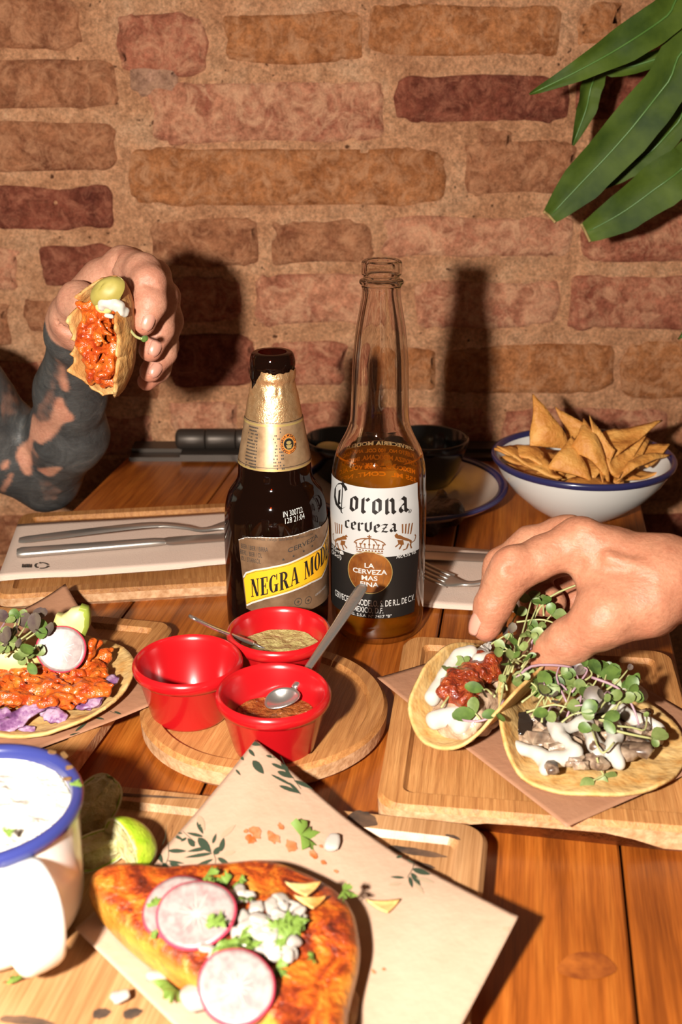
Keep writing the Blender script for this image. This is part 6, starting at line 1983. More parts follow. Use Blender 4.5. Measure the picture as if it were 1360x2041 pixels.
# ---------------------------------------------------------------- microgreens over the two tacos
GA, GB2 = 'microgreens on the salsa taco', 'microgreens on the mushroom taco'
LA, LB = 'green microgreen sprig lying on the salsa taco under the hand', 'green microgreen sprig heaped on the mushroom taco'
def spx(pts, leaves, label, group, stem=M_STEMG, r=.0006):
    return sprig([P(*p) for p in pts], leaves, label, group, stem, r)
h1_ = .050
spx([(1050, 1260, .052), (1090, 1195, .066), (1160, 1162, .074)], [('g', .35)], 'long pale microgreen stem pointing up into the curled hand', GA, r=.0008)
for pts, lv in [
    ([(1010, 1350, h1_), (1045, 1270, .056), (1075, 1200, .064)], [('g', 1.2), ('G', 1.3)]), ([(1020, 1340, h1_), (1045, 1250, .058), (1060, 1195, .066)], [('g', 1.2), ('G', 1.2), ('g', .9)]),
    ([(1030, 1300, h1_), (1020, 1250, .056), (1030, 1225, .060)], [('g', 1.2), ('g', 1.1)]), ([(1040, 1320, h1_), (1080, 1250, .056), (1100, 1225, .060)], [('d', 1.0), ('G', 1.3)]),
    ([(1000, 1370, .046), (1040, 1300, .05), (1060, 1270, .054)], [('d', 1.0), ('d', 1.1)]), ([(1000, 1380, .044), (1020, 1310, .05), (1030, 1290, .052)], [('D', 1.0), ('p', .8)]),
    ([(985, 1390, .042), (1010, 1330, .048), (1020, 1305, .05)], [('d', 1.0), ('G', 1.0)]), ([(1040, 1330, h1_), (1065, 1290, .053), (1072, 1255, .056)], [('d', 1.0), ('g', 1.1)]),
    ([(1030, 1350, .048), (1060, 1310, .052), (1100, 1280, .054)], [('G', .9)]), ([(880, 1410, .040), (920, 1350, .044), (925, 1325, .047)], [('G', 1.1), ('g', .9)]),
    ([(905, 1370, .044), (890, 1350, .046), (893, 1340, .047)], [('G', 1.1), ('g', 1.0)]), ([(960, 1440, .034), (955, 1430, .036), (948, 1422, .038)], [('D', 1.5), ('G', 1.3)]),
    ([(1005, 1360, .046), (1000, 1390, .045), (992, 1420, .042)], [('d', .9), ('D', 1.0)]), ([(1030, 1240, .058), (1080, 1235, .06), (1115, 1246, .06)], [('g', .6)]),
    ([(960, 1300, .047), (985, 1280, .051), (1005, 1268, .054)], [('p', .7), ('g', .8)]), ([(1000, 1300, .050), (1012, 1275, .054), (1018, 1262, .056)], [('p', .8)])]:
    spx(pts, lv, LA, GA)
spx([(1005, 1395, .044), (985, 1425, .041), (950, 1438, .038), (905, 1432, .036)], [], 'white curled microgreen stem along the salsa taco edge', GA, M_STEMP, .0008)
hb = .040
for pts, lv, st in [
    ([(1040, 1400, hb), (1070, 1375, .044), (1058, 1360, .046)], [('G', 1.6), ('g', 1.3)], 0), ([(1060, 1430, .038), (1075, 1400, .042), (1090, 1380, .046)], [('D', 1.5), ('g', 1.2)], 0),
    ([(1080, 1440, .036), (1085, 1410, .040), (1095, 1385, .044)], [('D', 1.5), ('G', 1.1)], 0), ([(1110, 1430, .038), (1130, 1400, .043), (1140, 1370, .046)], [('g', 1.3), ('G', 1.2)], 0),
    ([(1130, 1430, .038), (1140, 1410, .042), (1165, 1405, .044)], [('p', 1.5), ('p', 1.2)], 1), ([(1150, 1420, .040), (1160, 1380, .046), (1150, 1345, .05)], [('d', 1.1), ('p', .8)], 1),
    ([(1150, 1400, .042), (1180, 1370, .046), (1195, 1345, .050)], [('d', 1.3), ('D', 1.5)], 0), ([(1170, 1410, .042), (1200, 1370, .047), (1210, 1340, .05)], [('D', 1.5), ('d', 1.2)], 0),
    ([(1190, 1420, .042), (1220, 1385, .046), (1250, 1375, .048)], [('d', 1.2), ('D', 1.2)], 0), ([(1200, 1430, .040), (1240, 1400, .044), (1255, 1390, .046)], [('d', 1.1), ('G', .9)], 0),
    ([(1100, 1410, .041), (1120, 1390, .044), (1125, 1375, .045)], [('d', 1.2), ('g', 1.2)], 0), ([(1050, 1420, .039), (1100, 1405, .043), (1130, 1410, .043)], [('G', 1.2), ('g', 1.0)], 0),
    ([(1210, 1440, .038), (1195, 1435, .040), (1205, 1435, .041)], [('d', 1.2), ('D', 1.0)], 0), ([(1130, 1400, .043), (1110, 1350, .05), (1120, 1320, .054)], [('g', .7), ('p', .6)], 1),
    ([(1140, 1380, .045), (1170, 1340, .052), (1165, 1330, .053)], [('p', .9), ('d', .8)], 1), ([(1100, 1400, .043), (1080, 1370, .046), (1078, 1345, .048)], [('G', 1.0), ('g', .9)], 0),
    ([(1120, 1440, .038), (1140, 1425, .041), (1160, 1420, .043)], [('d', 1.3), ('G', 1.0)], 0), ([(1090, 1375, .045), (1100, 1355, .048), (1120, 1345, .05)], [('g', .8), ('d', .8)], 0),
    ([(1195, 1385, .045), (1230, 1360, .049), (1252, 1335, .052)], [('p', .5)], 0), ([(1160, 1360, .048), (1180, 1345, .05), (1172, 1328, .052)], [('d', .9), ('g', .8)], 0)]:
    spx(pts, lv, LB, GB2, M_STEMP if st else M_STEMG)
KS = ['g', 'G', 'd', 'D', 'p']
for i in range(20):                                   # the heap on the mushroom taco
    x = rnd.uniform(1060, 1250); y = rnd.uniform(1358, 1432) - (x - 1060) * .05; h_ = .036 + rnd.uniform(0, .012)
    a = rnd.uniform(0, 6.28); q = rnd.uniform(14, 34)
    spx([(x, y, h_), (x + q * .6 * math.cos(a), y - 10 + q * .4 * math.sin(a), h_ + .003), (x + q * math.cos(a), y - 8 + q * .7 * math.sin(a), h_ + .004)], [(rnd.choice(KS), rnd.uniform(.7, 1.3)) for _ in range(rnd.choice((1, 2, 2)))], LB, GB2, M_STEMP if rnd.random() < .3 else M_STEMG)
for i in range(14):                                   # the strip along the salsa taco
    t_ = rnd.random(); x = 990 + 85 * t_ + rnd.uniform(-14, 14); y = 1395 - 165 * t_ + rnd.uniform(-10, 10); h_ = .046 + .016 * t_
    a = rnd.uniform(0, 6.28); q = rnd.uniform(12, 28)
    spx([(x, y, h_), (x + q * .6 * math.cos(a), y - 8 + q * .4 * math.sin(a), h_ + .003), (x + q * math.cos(a), y - 6 + q * .7 * math.sin(a), h_ + .004)], [(rnd.choice(KS), rnd.uniform(.6, 1.2)) for _ in range(rnd.choice((1, 2, 2)))], LA, GA, M_STEMP if rnd.random() < .3 else M_STEMG)
spx([(1030, 1352, .052), (1060, 1328, .056), (1110, 1326, .056), (1140, 1330, .054)], [], 'pale arching microgreen stem joining the two tacos', GB2, M_STEMP, .0008)
spx([(1180, 1350, .049), (1230, 1370, .048), (1260, 1405, .044), (1274, 1445, .036)], [], 'purple arching microgreen stem over the mushroom taco', GB2, M_STEMP, .0008)
spx([(1205, 1450, .038), (1250, 1462, .036), (1300, 1472, .033)], [('G', 1.5), ('g', .8)], 'long microgreen sprig trailing to the edge of the mushroom taco', GB2, r=.0008)
spx([(1210, 1445, .038), (1260, 1450, .036), (1285, 1455, .034), (1290, 1430, .036)], [('g', .6)], LB, GB2)
spx([(1190, 1510, .031), (1196, 1530, .026), (1204, 1545, .0225)], [('G', 1.3), ('g', 1.4)], 'microgreen sprig fallen on the bare edge of the mushroom taco tortilla', GB2)
spx([(1204, 1545, .0225), (1190, 1552, .022), (1184, 1555, .022)], [('G', 1.2)], 'single microgreen leaf fallen on the bare edge of the mushroom taco tortilla', GB2)
spx([(1225, 1480, .036), (1200, 1500, .034), (1180, 1455, .036)], [('d', 1.0), ('G', .9)], LB, GB2)

# ---------------------------------------------------------------- open taco on the left board
t3c = P(62, 1372, PAPER_L)
R3 = .0585
def tort3(r, a):
    R = R3 * (1 + .02 * n1(math.cos(a), math.sin(a), 8, .35, 4))
    x, y = R * r * math.cos(a), R * r * math.sin(a)
    z = .0010 + .010 * max(0, r - .6) ** 1.6 * 2 + .0016 * n1(x, y, 5, .02, 6) * r + .0006 * n1(x, y, 6, .006, 6)
    z += .012 * max(0, x / R - .55) ** 1.5
    return (t3c.x + x, t3c.y + y, t3c.z + max(.0004, z))
t3 = thing('taco', t3c, 'open taco with orange shredded chicken and purple cabbage beside the empty ramekin', 'taco')
V, Fc = disc(24, 96, tort3, .0016)
mesh('tortilla', V, Fc, M_TORTILLA, parent=t3)
f = Field((t3c.x - .075, t3c.y - .05, TZ + .012), (t3c.x + .065, t3c.y + .05, TZ + .065), .0010)
for i in range(330):
    x = rnd.uniform(-60, 196); y = rnd.uniform(1326, 1404) - max(0, (x - 120)) * .35
    hh_ = PAPER_L + rnd.uniform(.006, .016)
    p = P(x, y, hh_); a = rnd.uniform(-.7, .7)
    d = Vector((math.cos(a), math.sin(a), rnd.uniform(-.25, .25))) * rnd.uniform(.003, .010)
    f.cone(p, p + d, rnd.uniform(.0014, .0030), rnd.uniform(.0010, .0022), .0020)
for x, y, h, dx, dy, dz, r in ((168, 1330, .028, .006, .002, .014, .0034), (180, 1325, .026, .010, .004, .002, .0038), (172, 1300, .036, .007, .004, .004, .003), (15, 1340, .030, -.012, .002, -.002, .0036), (-10, 1370, .026, .014, .002, .0, .004), (100, 1395, .022, .016, .004, .002, .0034), (60, 1362, .028, .014, -.003, .001, .0036)):
    p = P(x, y, h); f.cone(p, p + Vector((dx, dy, dz)), r, r * .8, .0016)
f.rough(.0032, .0015, 7)
V, Fc = f.net(); mesh('shredded_chicken', V, Fc, M_CHICKEN, parent=t3)

def strip_leaf(pts, hw, seed, label, group, mat=M_CABBAGE, name='cabbage_shred', cat='cabbage', th=.0012):
    sp = spline([tuple(P(*p)) for p in pts], 18)
    V = []
    m = len(sp)
    for j in range(m):
        t_ = Vector(sp[min(j + 1, m - 1)] - sp[max(j - 1, 0)]).normalized()
        s_ = t_.cross(Vector((.1, -.5, .85))).normalized(); nn = s_.cross(t_).normalized()
        if nn.z < 0: nn = -nn
        w_ = hw * (.35 + .65 * math.sin(math.pi * min(.97, max(.05, j / (m - 1)))) ** .5) * (1 + .25 * n1(j * .7, seed, 0, 1, 3))
        for q in (-1, -.5, 0, .5, 1):
            V.append(Vector(sp[j]) + s_ * (w_ * q) + nn * (.35 * w_ * n1(j * .55, q * 1.2, seed, 1, 4)))
    Fc = [(j * 5 + i, j * 5 + i + 1, (j + 1) * 5 + i + 1, (j + 1) * 5 + i) for j in range(m - 1) for i in range(4)]
    nv = len(V)
    V2 = V + [v - Vector((0, -.0003, th)) for v in V]
    F2 = Fc + [tuple(nv + k for k in reversed(q)) for q in Fc]
    rim = [i for i in range(5)] + [j * 5 + 4 for j in range(1, m)] + [(m - 1) * 5 + i for i in (3, 2, 1, 0)] + [j * 5 for j in range(m - 2, 0, -1)]
    for k in range(len(rim)):
        a, b = rim[k], rim[(k + 1) % len(rim)]; F2.append((a, nv + a, nv + b, b))
    o = mesh(name, V2, F2, mat, origin=sp[m // 2])
    return tag(o, label, cat, group)
GC = 'cabbage shreds on the open taco'
for k, (pts, hw) in enumerate([([(-20, 1452, .022), (20, 1442, .024), (50, 1420, .027), (92, 1398, .029)], .0048), ([(84, 1412, .025), (104, 1422, .024), (132, 1432, .022)], .0044), ([(146, 1398, .025), (176, 1396, .027), (204, 1370, .029), (232, 1346, .031)], .0046),
                               ([(168, 1406, .024), (190, 1398, .025), (200, 1380, .027)], .0030), ([(18, 1450, .0205), (40, 1456, .0205), (70, 1452, .021)], .0024), ([(-30, 1432, .024), (0, 1425, .026), (20, 1415, .027)], .0036), ([(60, 1410, .028), (84, 1405, .028), (124, 1400, .027)], .0022)]):
    strip_leaf(pts, hw, k, ['longest purple cabbage shred crossing the bare tortilla of the chicken taco', 'short broad purple cabbage shred beside the longest one', 'curling purple cabbage shred reaching the tortilla rim near the ramekin', 'thin purple cabbage shred tucked under the curling one', 'narrow purple cabbage shred lying on the tortilla rim', 'purple cabbage shred overlapped by the longest one', 'dark narrow cabbage shred against the orange chicken'][k], GC)

def radish(c, normal, r, label, group, th=.0016, spokes=True):
    m = orient(c, Vector(normal).cross(Vector((.3, .2, 1))).normalized(), normal)
    o = bpy.data.objects.new('radish_slice', None); o.empty_display_size = .01
    link(o, None, m); tag(o, label, 'radish', group)
    sd = rnd.random() * 20
    rr = lambda a: r * (1 + .035 * math.sin(2 * a + sd) + .02 * n1(math.cos(a) * 2, math.sin(a) * 2, sd, 1, 3))
    warp = lambda x, y: .10 * r * (x * x - .4 * y * y) / (r * r)
    V, Fc = disc(8, 48, lambda q, a: (rr(a) * .955 * q * math.cos(a), rr(a) * .955 * q * math.sin(a), warp(rr(a) * q * math.cos(a), rr(a) * q * math.sin(a))), th)
    mesh('flesh', V, Fc, M_RADISH, parent=o, world=False, mw=m)
    V, Fc = [], []
    n = 48
    for q, z in ((.945, .0002), (1.0, -.0002), (1.0, -th + .0001), (.945, -th - .0003)):
        for i in range(n):
            a = 2 * math.pi * i / n; x, y = rr(a) * q * math.cos(a), rr(a) * q * math.sin(a)
            V.append((x, y, z + warp(x, y)))
    for j in range(3):
        for i in range(n):
            i2 = (i + 1) % n; Fc.append((j * n + i, (j + 1) * n + i, (j + 1) * n + i2, j * n + i2))
    mesh('skin', V, Fc, M_RADISHSKIN, parent=o, world=False, mw=m)
    if spokes:
        V, Fc = [], []
        for i in range(13):
            a = 2 * math.pi * i / 13 + rnd.uniform(-.1, .1); L = r * rnd.uniform(.30, .62); w_ = r * .025
            b = len(V)
            for (d, s_) in ((0, 1), (0, -1), (L, -.35), (L, .35)):
                x, y = d * math.cos(a) - s_ * w_ * math.sin(a), d * math.sin(a) + s_ * w_ * math.cos(a)
                V.append((x, y, .00025 + warp(x, y)))
            Fc.append((b + 1, b + 2, b + 3, b))
        mesh('core_rays', V, Fc, M_RADISH_CORE, parent=o, world=False, mw=m)
    return o
toward = lambda c, up: (Vector((0, -.2, TZ + HC)) - Vector(c)).normalized() * (1 - up) + Vector((0, 0, 1)) * up
c = P(122, 1294, .043)
radish(c, toward(c, .15) + Vector((-.1, 0, 0)), .0136, 'round radish slice standing on the orange chicken taco', 'radish slices')

def avocado(c, rot, L, w, t_, label, group='avocado slices on the chicken taco', bite=False):
    """crescent slice: flesh with green outer band"""
    mw = Matrix.Translation(Vector(c)) @ rot.to_matrix().to_4x4()
    o = bpy.data.objects.new('avocado_slice', None); o.empty_display_size = .01
    link(o, None, mw); tag(o, label, 'avocado', group)
    def shape(k0, k1, extra=0.0):
        def f(u, v):
            a = math.radians(-78 + 156 * u)
            e = math.cos(a) ** .6
            r0 = L * .5
            rin, rout = r0 - w * e * .5, r0 + w * e * .5
            rr_ = rin + (rout - rin) * (k0 + (k1 - k0) * v)
            return (rr_ * math.sin(a), r0 * .75 - rr_ * math.cos(a), 0)
        V, Fc = grid(22, 6, f)
        n = len(V)
        hz = t_ / 2 + extra
        V2 = [v + Vector((0, 0, hz)) for v in V] + [v - Vector((0, 0, hz)) for v in V]
        F2 = list(Fc) + [tuple(n + k for k in reversed(q)) for q in Fc]
        nu, nv = 22, 6
        rim = [i for i in range(nu)] + [j * nu + nu - 1 for j in range(1, nv)] + [(nv - 1) * nu + i for i in range(nu - 2, -1, -1)] + [j * nu for j in range(nv - 2, 0, -1)]
        for k in range(len(rim)):
            a, b = rim[k], rim[(k + 1) % len(rim)]; F2.append((a, n + a, n + b, b))
        return V2, F2
    V, Fc = shape(0, .9); autosmooth(mesh('flesh', V, Fc, M_AVOFLESH, parent=o, world=False, mw=mw), 50)
    V, Fc = shape(.88, 1.0, .0002); autosmooth(mesh('green_rim', V, Fc, M_AVOGREEN, parent=o, world=False, mw=mw), 50)
    return o
# thick upright piece behind the radish, and a long one under the greens
def lens_slice(name, outline_px, h, Y0, thick, label, rimseg, group='avocado slices on the chicken taco'):
    """slab cut from photo outline on the vertical plane Y0 with a rounded body"""
    pts = [Q(x, y, Y0) for x, y in outline_px]
    n = len(pts); c = sum(pts, Vector()) / n
    o = thing(name, (c.x, c.y, min(p.z for p in pts)), label, 'avocado', group)
    V, Fc = [], []
    rings = [(.0, -thick * .5), (.8, -thick * .5), (1.0, -thick * .25), (1.0, thick * .3), (.82, thick * .5), (0, thick * .5)]
    for s_, d in rings:
        for p in pts: V.append(c + (p - c) * s_ + Vector((0, d, -d * .2)))
    for j in range(len(rings) - 1):
        for i in range(n):
            i2 = (i + 1) % n; Fc.append((j * n + i, (j + 1) * n + i, (j + 1) * n + i2, j * n + i2))
    fl = mesh('flesh', V, [tuple(reversed(q)) for q in Fc], M_AVOFLESH, parent=o)
    # green outer band
    a, b = rimseg
    seg = [pts[k % n] for k in range(a, b + 1)]
    V, Fc = [], []
    for p in seg:
        d = (p - c).normalized()
        for off, dep in ((-.0030, -thick * .50), (.0004, -thick * .34), (.0007, thick * .3), (-.002, thick * .52)): V.append(p + d * off + Vector((0, dep, 0)))
    for j in range(len(seg) - 1):
        for i in range(3): Fc.append((j * 4 + i, j * 4 + i + 1, (j + 1) * 4 + i + 1, (j + 1) * 4 + i))
    mesh('green_rim', V, Fc, M_AVOGREEN, parent=o)
Yt = P(122, 1294, .043).y
lens_slice('avocado_slice', [(100, 1262), (108, 1240), (114, 1222), (124, 1226), (134, 1220), (142, 1212), (160, 1209), (174, 1213), (178, 1226), (177, 1246), (170, 1264), (162, 1274), (140, 1290), (115, 1290)], 0, Yt + .014, .011, 'thick avocado piece standing behind the radish slice on the chicken taco', (6, 12))
lens_slice('avocado_slice', [(-70, 1312), (-40, 1298), (0, 1290), (40, 1290), (76, 1300), (86, 1318), (60, 1330), (20, 1340), (-30, 1338), (-66, 1330)], 0, Yt + .002, .014, 'long avocado slice lying under the microgreens of the chicken taco', (1, 4))
GL3, LL3 = 'microgreens on the chicken taco', 'microgreen sprig heaped on the avocado of the chicken taco'
for i in range(12):
    x = rnd.uniform(-30, 80); y = rnd.uniform(1245, 1300); a = rnd.uniform(0, 6.28); q = rnd.uniform(12, 26)
    spx([(x, y + 8, .046), (x + q * .6 * math.cos(a), y, .050), (x + q * math.cos(a), y - 4 + q * .6 * math.sin(a), .052)], [(rnd.choice(['p', 'd', 'p', 'G', 'D']), rnd.uniform(.7, 1.3)) for _ in range(2)], LL3, GL3, M_STEMP if rnd.random() < .3 else M_STEMG)
for pts, lv, st in [([(-10, 1300, .045), (30, 1275, .049), (50, 1250, .052)], [('p', 1.3), ('d', 1.0)], 0), ([(10, 1310, .044), (45, 1280, .049), (70, 1262, .052)], [('p', 1.5), ('d', 1.1)], 0), ([(20, 1300, .045), (60, 1270, .050), (82, 1258, .051)], [('d', 1.2), ('d', 1.0)], 0),
                    ([(-20, 1270, .05), (10, 1280, .049), (35, 1300, .047)], [('G', 1.2), ('g', 1.2)], 0), ([(0, 1260, .052), (20, 1290, .048), (40, 1305, .045)], [('G', 1.2), ('g', 1.1)], 0), ([(10, 1270, .05), (45, 1285, .048), (64, 1290, .047)], [('G', 1.2)], 0),
                    ([(-30, 1280, .05), (-5, 1260, .052), (10, 1240, .054)], [('p', 1.2), ('g', 1.0)], 1), ([(30, 1290, .047), (50, 1305, .045), (56, 1322, .043)], [('D', 1.0)], 0), ([(20, 1280, .05), (35, 1250, .053), (40, 1230, .055)], [('d', 1.1), ('g', .9)], 0), ([(40, 1275, .05), (66, 1255, .052), (72, 1236, .054)], [('p', 1.3)], 0), ([(-25, 1300, .047), (5, 1285, .049), (12, 1268, .051)], [('g', 1.3), ('G', 1.1)], 0)]:
    spx(pts, lv, LL3, GL3, M_STEMP if st else M_STEMG)

# ---------------------------------------------------------------- bitten taco in the raised hand
YT = .698
ctr = Q(221, 668, YT)
UPV = Vector((.05, .10, 1)).normalized()
OP = Vector((-.46, -.89, 0)).normalized()            # the open side
SIDE = OP.cross(UPV).normalized()
t4 = thing('taco', ctr, 'bitten taco with orange filling gripped in the tattooed hand', 'taco')
def tort4(u, v):
    """u along the fold bottom to top, v across from one lip to the other"""
    t = 2 * u - 1
    s = (v - .5) * 2
    dep = .0225 * max(.02, (1 - abs(t) ** 2.4)) ** .5 + .002
    wid = .0142 * max(.05, 1 - abs(t) ** 2.4) ** .5
    dep *= 1 + .10 * n1(u * 7, v * 3, 1, 1, 3)
    x = math.sin(s * math.pi / 2) * wid * (1 + .10 * abs(s)); y = (1 - math.cos(s * math.pi / 2)) * dep * 1.55 - dep * .75
    j = .0050 * n1(u * 11, 5 + s, 0, 1, 4) + .0035 * n1(u * 25, 5 + s, 0, 1, 6)
    if s < 0: y += (j - .002) * abs(s) ** 2; x -= (.0015 + .5 * j) * abs(s) ** 3
    else: y += (j - .0015) * s ** 2
    p = ctr + UPV * (.0355 * t - .0015) + OP * y + SIDE * x
    return p + OP * (.0012 * n1(p.x, p.y, p.z, .006, 3))
V, Fc = grid(60, 30, tort4, .0015)
mesh('tortilla', V, Fc, M_TORTILLA_TOAST, parent=t4)
f = Field(ctr - Vector((.045, .045, .05)), ctr + Vector((.045, .045, .055)), .0011)
for i in range(190):
    t = rnd.uniform(-.82, .66)
    e = math.sqrt(1 - t * t)
    p = ctr + UPV * (.034 * t) + OP * (rnd.uniform(-.006, .0175) * e) + SIDE * rnd.uniform(-.0098, .0122) * e
    d = Vector((rnd.uniform(-1, 1), rnd.uniform(-1, 1), rnd.uniform(-1, 1))).normalized() * rnd.uniform(.002, .006)
    f.cone(p, p + d, rnd.uniform(.0016, .0032), .0014, .0030)
f.rough(.0032, .0016, 3)
V, Fc = f.net(); mesh('filling', V, Fc, M_CHICKEN, parent=t4)
cp = lambda x, y, Y: Q(x, y, Y)
f = Field(ctr - Vector((.045, .045, .05)), ctr + Vector((.045, .045, .055)), .0009)
for a, b, r in ((cp(206, 598, YT - .0145), cp(222, 602, YT - .015), .0024), (cp(222, 602, YT - .015), cp(238, 610, YT - .0145), .0026), (cp(238, 610, YT - .0145), cp(248, 622, YT - .012), .0024), (cp(248, 622, YT - .012), cp(251, 640, YT - .009), .0015), (cp(205, 600, YT - .0155), cp(202, 614, YT - .016), .0018), (cp(213, 606, YT - .016), cp(222, 616, YT - .0165), .0016), (cp(212, 628, YT - .0200), cp(222, 630, YT - .0200), .0014), (cp(234, 612, YT - .016), cp(240, 622, YT - .0155), .0014)):
    f.cone(a, b, r, r, .003)
f.rough(.004, .0011, 6)
V, Fc = f.net(); mesh('white_sauce', V, Fc, M_CREAM, parent=t4)
M_AVORIPE = plain('avocado_ripe', (.34, .27, .06), .5, vary=[(.3, (.24, .19, .03)), (.65, (.40, .33, .08))], scale=40)
am = orient(cp(217, 584, YT - .010), (.80, -.10, .60), (.50, -.45, .74))
V, Fc = disc(10, 32, lambda r, a: (.0122 * r * math.cos(a), .0088 * r * math.sin(a), .0088 * math.sqrt(max(0, 1 - r * r)) + .0006 * n1(r * 3, a, 0, 1, 3)))
mesh('avocado', [am @ Vector(v) for v in V], Fc, M_AVORIPE, parent=t4)
V, Fc = disc(8, 32, lambda r, a: (.0122 * r * math.cos(a), .0088 * r * math.sin(a), -.0030 * (1 - r * r) + .0012 * n1(r * 4 * math.cos(a), r * 4 * math.sin(a), 2, 1, 3)))
mesh('avocado_flesh', [am @ Vector(v) for v in V], [tuple(reversed(q)) for q in Fc], M_AVOFLESH, parent=t4)
f = Field(ctr - Vector((.045, .045, .05)), ctr + Vector((.045, .045, .055)), .0010)
for a, b, r in ((cp(196, 590, YT - .013), cp(210, 600, YT - .014), .0032), (cp(206, 600, YT - .014), cp(214, 614, YT - .014), .0034), (cp(200, 612, YT - .013), cp(206, 622, YT - .012), .0024)):
    f.cone(a, b, r, r, .003)
f.rough(.005, .0010, 2)
V, Fc = f.net(); mesh('avocado_mash', V, Fc, M_AVOFLESH, parent=t4)
V, Fc = tube(spline([tuple(cp(258, 655, YT - .004)), tuple(cp(270, 670, YT - .010)), tuple(cp(284, 676, YT - .014))], 8), .0009, n=6)
mesh('sprout_stem', V, Fc, M_STEMG, parent=t4)
lo_ = bpy.data.objects.new('sprout_leaf', leafdata('d')); link(lo_, t4, orient(cp(280, 674, YT - .014), (1, -.2, -.2), (0, -.8, .6), .6))

# ---------------------------------------------------------------- folded red taco in front
OUT = [(176, 1778), (183, 1758), (215, 1746), (270, 1742), (330, 1744), (400, 1741), (455, 1736), (510, 1731), (560, 1736), (610, 1748), (655, 1768), (688, 1796), (708, 1835), (718, 1878), (717, 1920), (706, 1965), (696, 2010), (690, 2060), (670, 2120), (640, 2160), (600, 2140), (560, 2075), (520, 2040), (470, 2008), (420, 1978), (360, 1942), (300, 1902), (245, 1858), (200, 1815)]
QH = .017
op = spline([tuple(P(x, y, PAPER_F + QH * .62))[:2] for x, y in OUT + OUT[:1]], 120)[:-1]
qc = op.mean(axis=0)
t5 = thing('taco', (qc[0], qc[1], TZ + PAPER_F), 'folded red-orange fried taco under radish slices on the front sheet', 'taco')
n = len(op); V, Fc, edge = [], [], []
rings = [(.94, .0005), (.985, .004), (1.0, .0095), (.985, .0135), (.95, .0158), (.88, .0170), (.76, .0176), (.62, .0178), (.46, .0180), (.30, .0180), (.14, .0180), (.0, .0180)]
for j, (s_, z) in enumerate(rings):
    for i in range(n):
        x, y = qc + (op[i] - qc) * s_
        zz = z + (.0012 * n1(x, y, 3, .012, 4) + .0020 * n1(x, y, 7, .028, 4)) * (1 if j > 2 else .2)
        V.append((x, y, TZ + PAPER_F + zz)); edge.append(1.0 if j < 3 else (.55 if j == 3 else 0.12 if j == 4 else 0))
for j in range(len(rings) - 1):
    for i in range(n):
        i2 = (i + 1) % n; Fc.append((j * n + i, j * n + i2, (j + 1) * n + i2, (j + 1) * n + i))
q5 = mesh('fried_tortilla', V, Fc, M_QUES, parent=t5)
setattr_float(q5, 'edge', edge)
top5 = PAPER_F + .0190
# lower leaf of the fold peeping out at the right
low = [tuple(P(x, y, PAPER_F + .002)) for x, y in ((700, 1960), (716, 1985), (712, 2020), (700, 2060), (680, 2100), (640, 2100), (640, 1990))]
cl = sum((Vector(p) for p in low), Vector()) / len(low)
V = [cl + Vector((0, 0, .002))] + [Vector(p) for p in low] + [Vector(p) - Vector((0, 0, .0015)) for p in low]
m = len(low)
Fc = [(0, 1 + i, 1 + (i + 1) % m) for i in range(m)] + [(1 + i, 1 + m + i, 1 + m + (i + 1) % m, 1 + (i + 1) % m) for i in range(m)]
mesh('lower_fold', V, [tuple(reversed(q)) for q in Fc], M_TORTILLA_TOAST, parent=t5)

GR = 'radish slices'
c = P(354, 1806, top5 + .002); radish(c, Vector((-.15, -.2, 1)), .0145, 'radish slice half hidden under another slice on the folded red taco', GR)
c = P(392, 1822, top5 + .0058); radish(c, Vector((-.05, -.38, 1)), .0150, 'radish slice lying over another slice on the folded red taco', GR)
c = P(472, 1966, top5 + .004); radish(c, Vector((.05, -.55, 1)), .0138, 'radish slice leaning at the front edge of the folded red taco', GR)

def onion(x, y, h, s, kx, label, group):
    p = P(x, y, h)
    bm = bmesh.new(); bmesh.ops.create_cube(bm, size=1.7)
    bmesh.ops.subdivide_edges(bm, edges=bm.edges[:], cuts=3, use_grid_fill=True)
    sd = rnd.random() * 30
    for v in bm.verts:
        q = v.co.copy(); q = q.lerp(q.normalized() * 1.0, .68)
        q += Vector((.0, .0, .22 * q.x * q.x))
        v.co = Vector((q.x * kx * .85, q.y * .72, q.z * .48)) * (1 + .30 * n1(q.x * 1.1, q.y * 1.1, q.z + sd, 1, 3))
    me = bpy.data.meshes.new('onion_dice'); bm.to_mesh(me); bm.free()
    me.polygons.foreach_set('use_smooth', [True] * len(me.polygons)); me.materials.append(M_ONION)
    o = bpy.data.objects.new('onion_dice', me)
    link(o, None, Matrix.Translation(p) @ Euler((rnd.uniform(-.4, .4), rnd.uniform(-.4, .4), rnd.uniform(0, 6.3))).to_matrix().to_4x4() @ Matrix.Scale(s, 4))
    return tag(o, label, 'onion', group)
GO, LO = 'onion dice on the folded red taco', 'white onion dice heaped on the folded red taco'
for i in range(46):
    a = rnd.uniform(0, 6.28); q = math.sqrt(rnd.random())
    x = 530 + 68 * q * math.cos(a) + 10; y = 1838 + 52 * q * math.sin(a) + 8
    onion(x, y, top5 + .001 + .0045 * (1 - q), rnd.uniform(.0030, .0052), rnd.uniform(1.0, 1.7), LO, GO)
for x, y, s in ((480, 1778, .0045), (470, 1790, .004), (492, 1786, .0035), (575, 1872, .0055), (560, 1888, .005), (540, 1895, .005), (425, 1900, .0030), (410, 1890, .0028), (575, 1905, .003)):
    onion(x, y, top5 + .002, s, 1.3, LO, GO)
onion(392, 1988, PAPER_F + .005, .0095, .8, 'large white onion piece at the front edge of the folded red taco', None)
onion(664, 1678, FS.z(*FS.uvpx(664, 1678)) - TZ + .0022, .0052, 1.3, 'lone white onion dice beside the cilantro leaf on the front sheet', None)
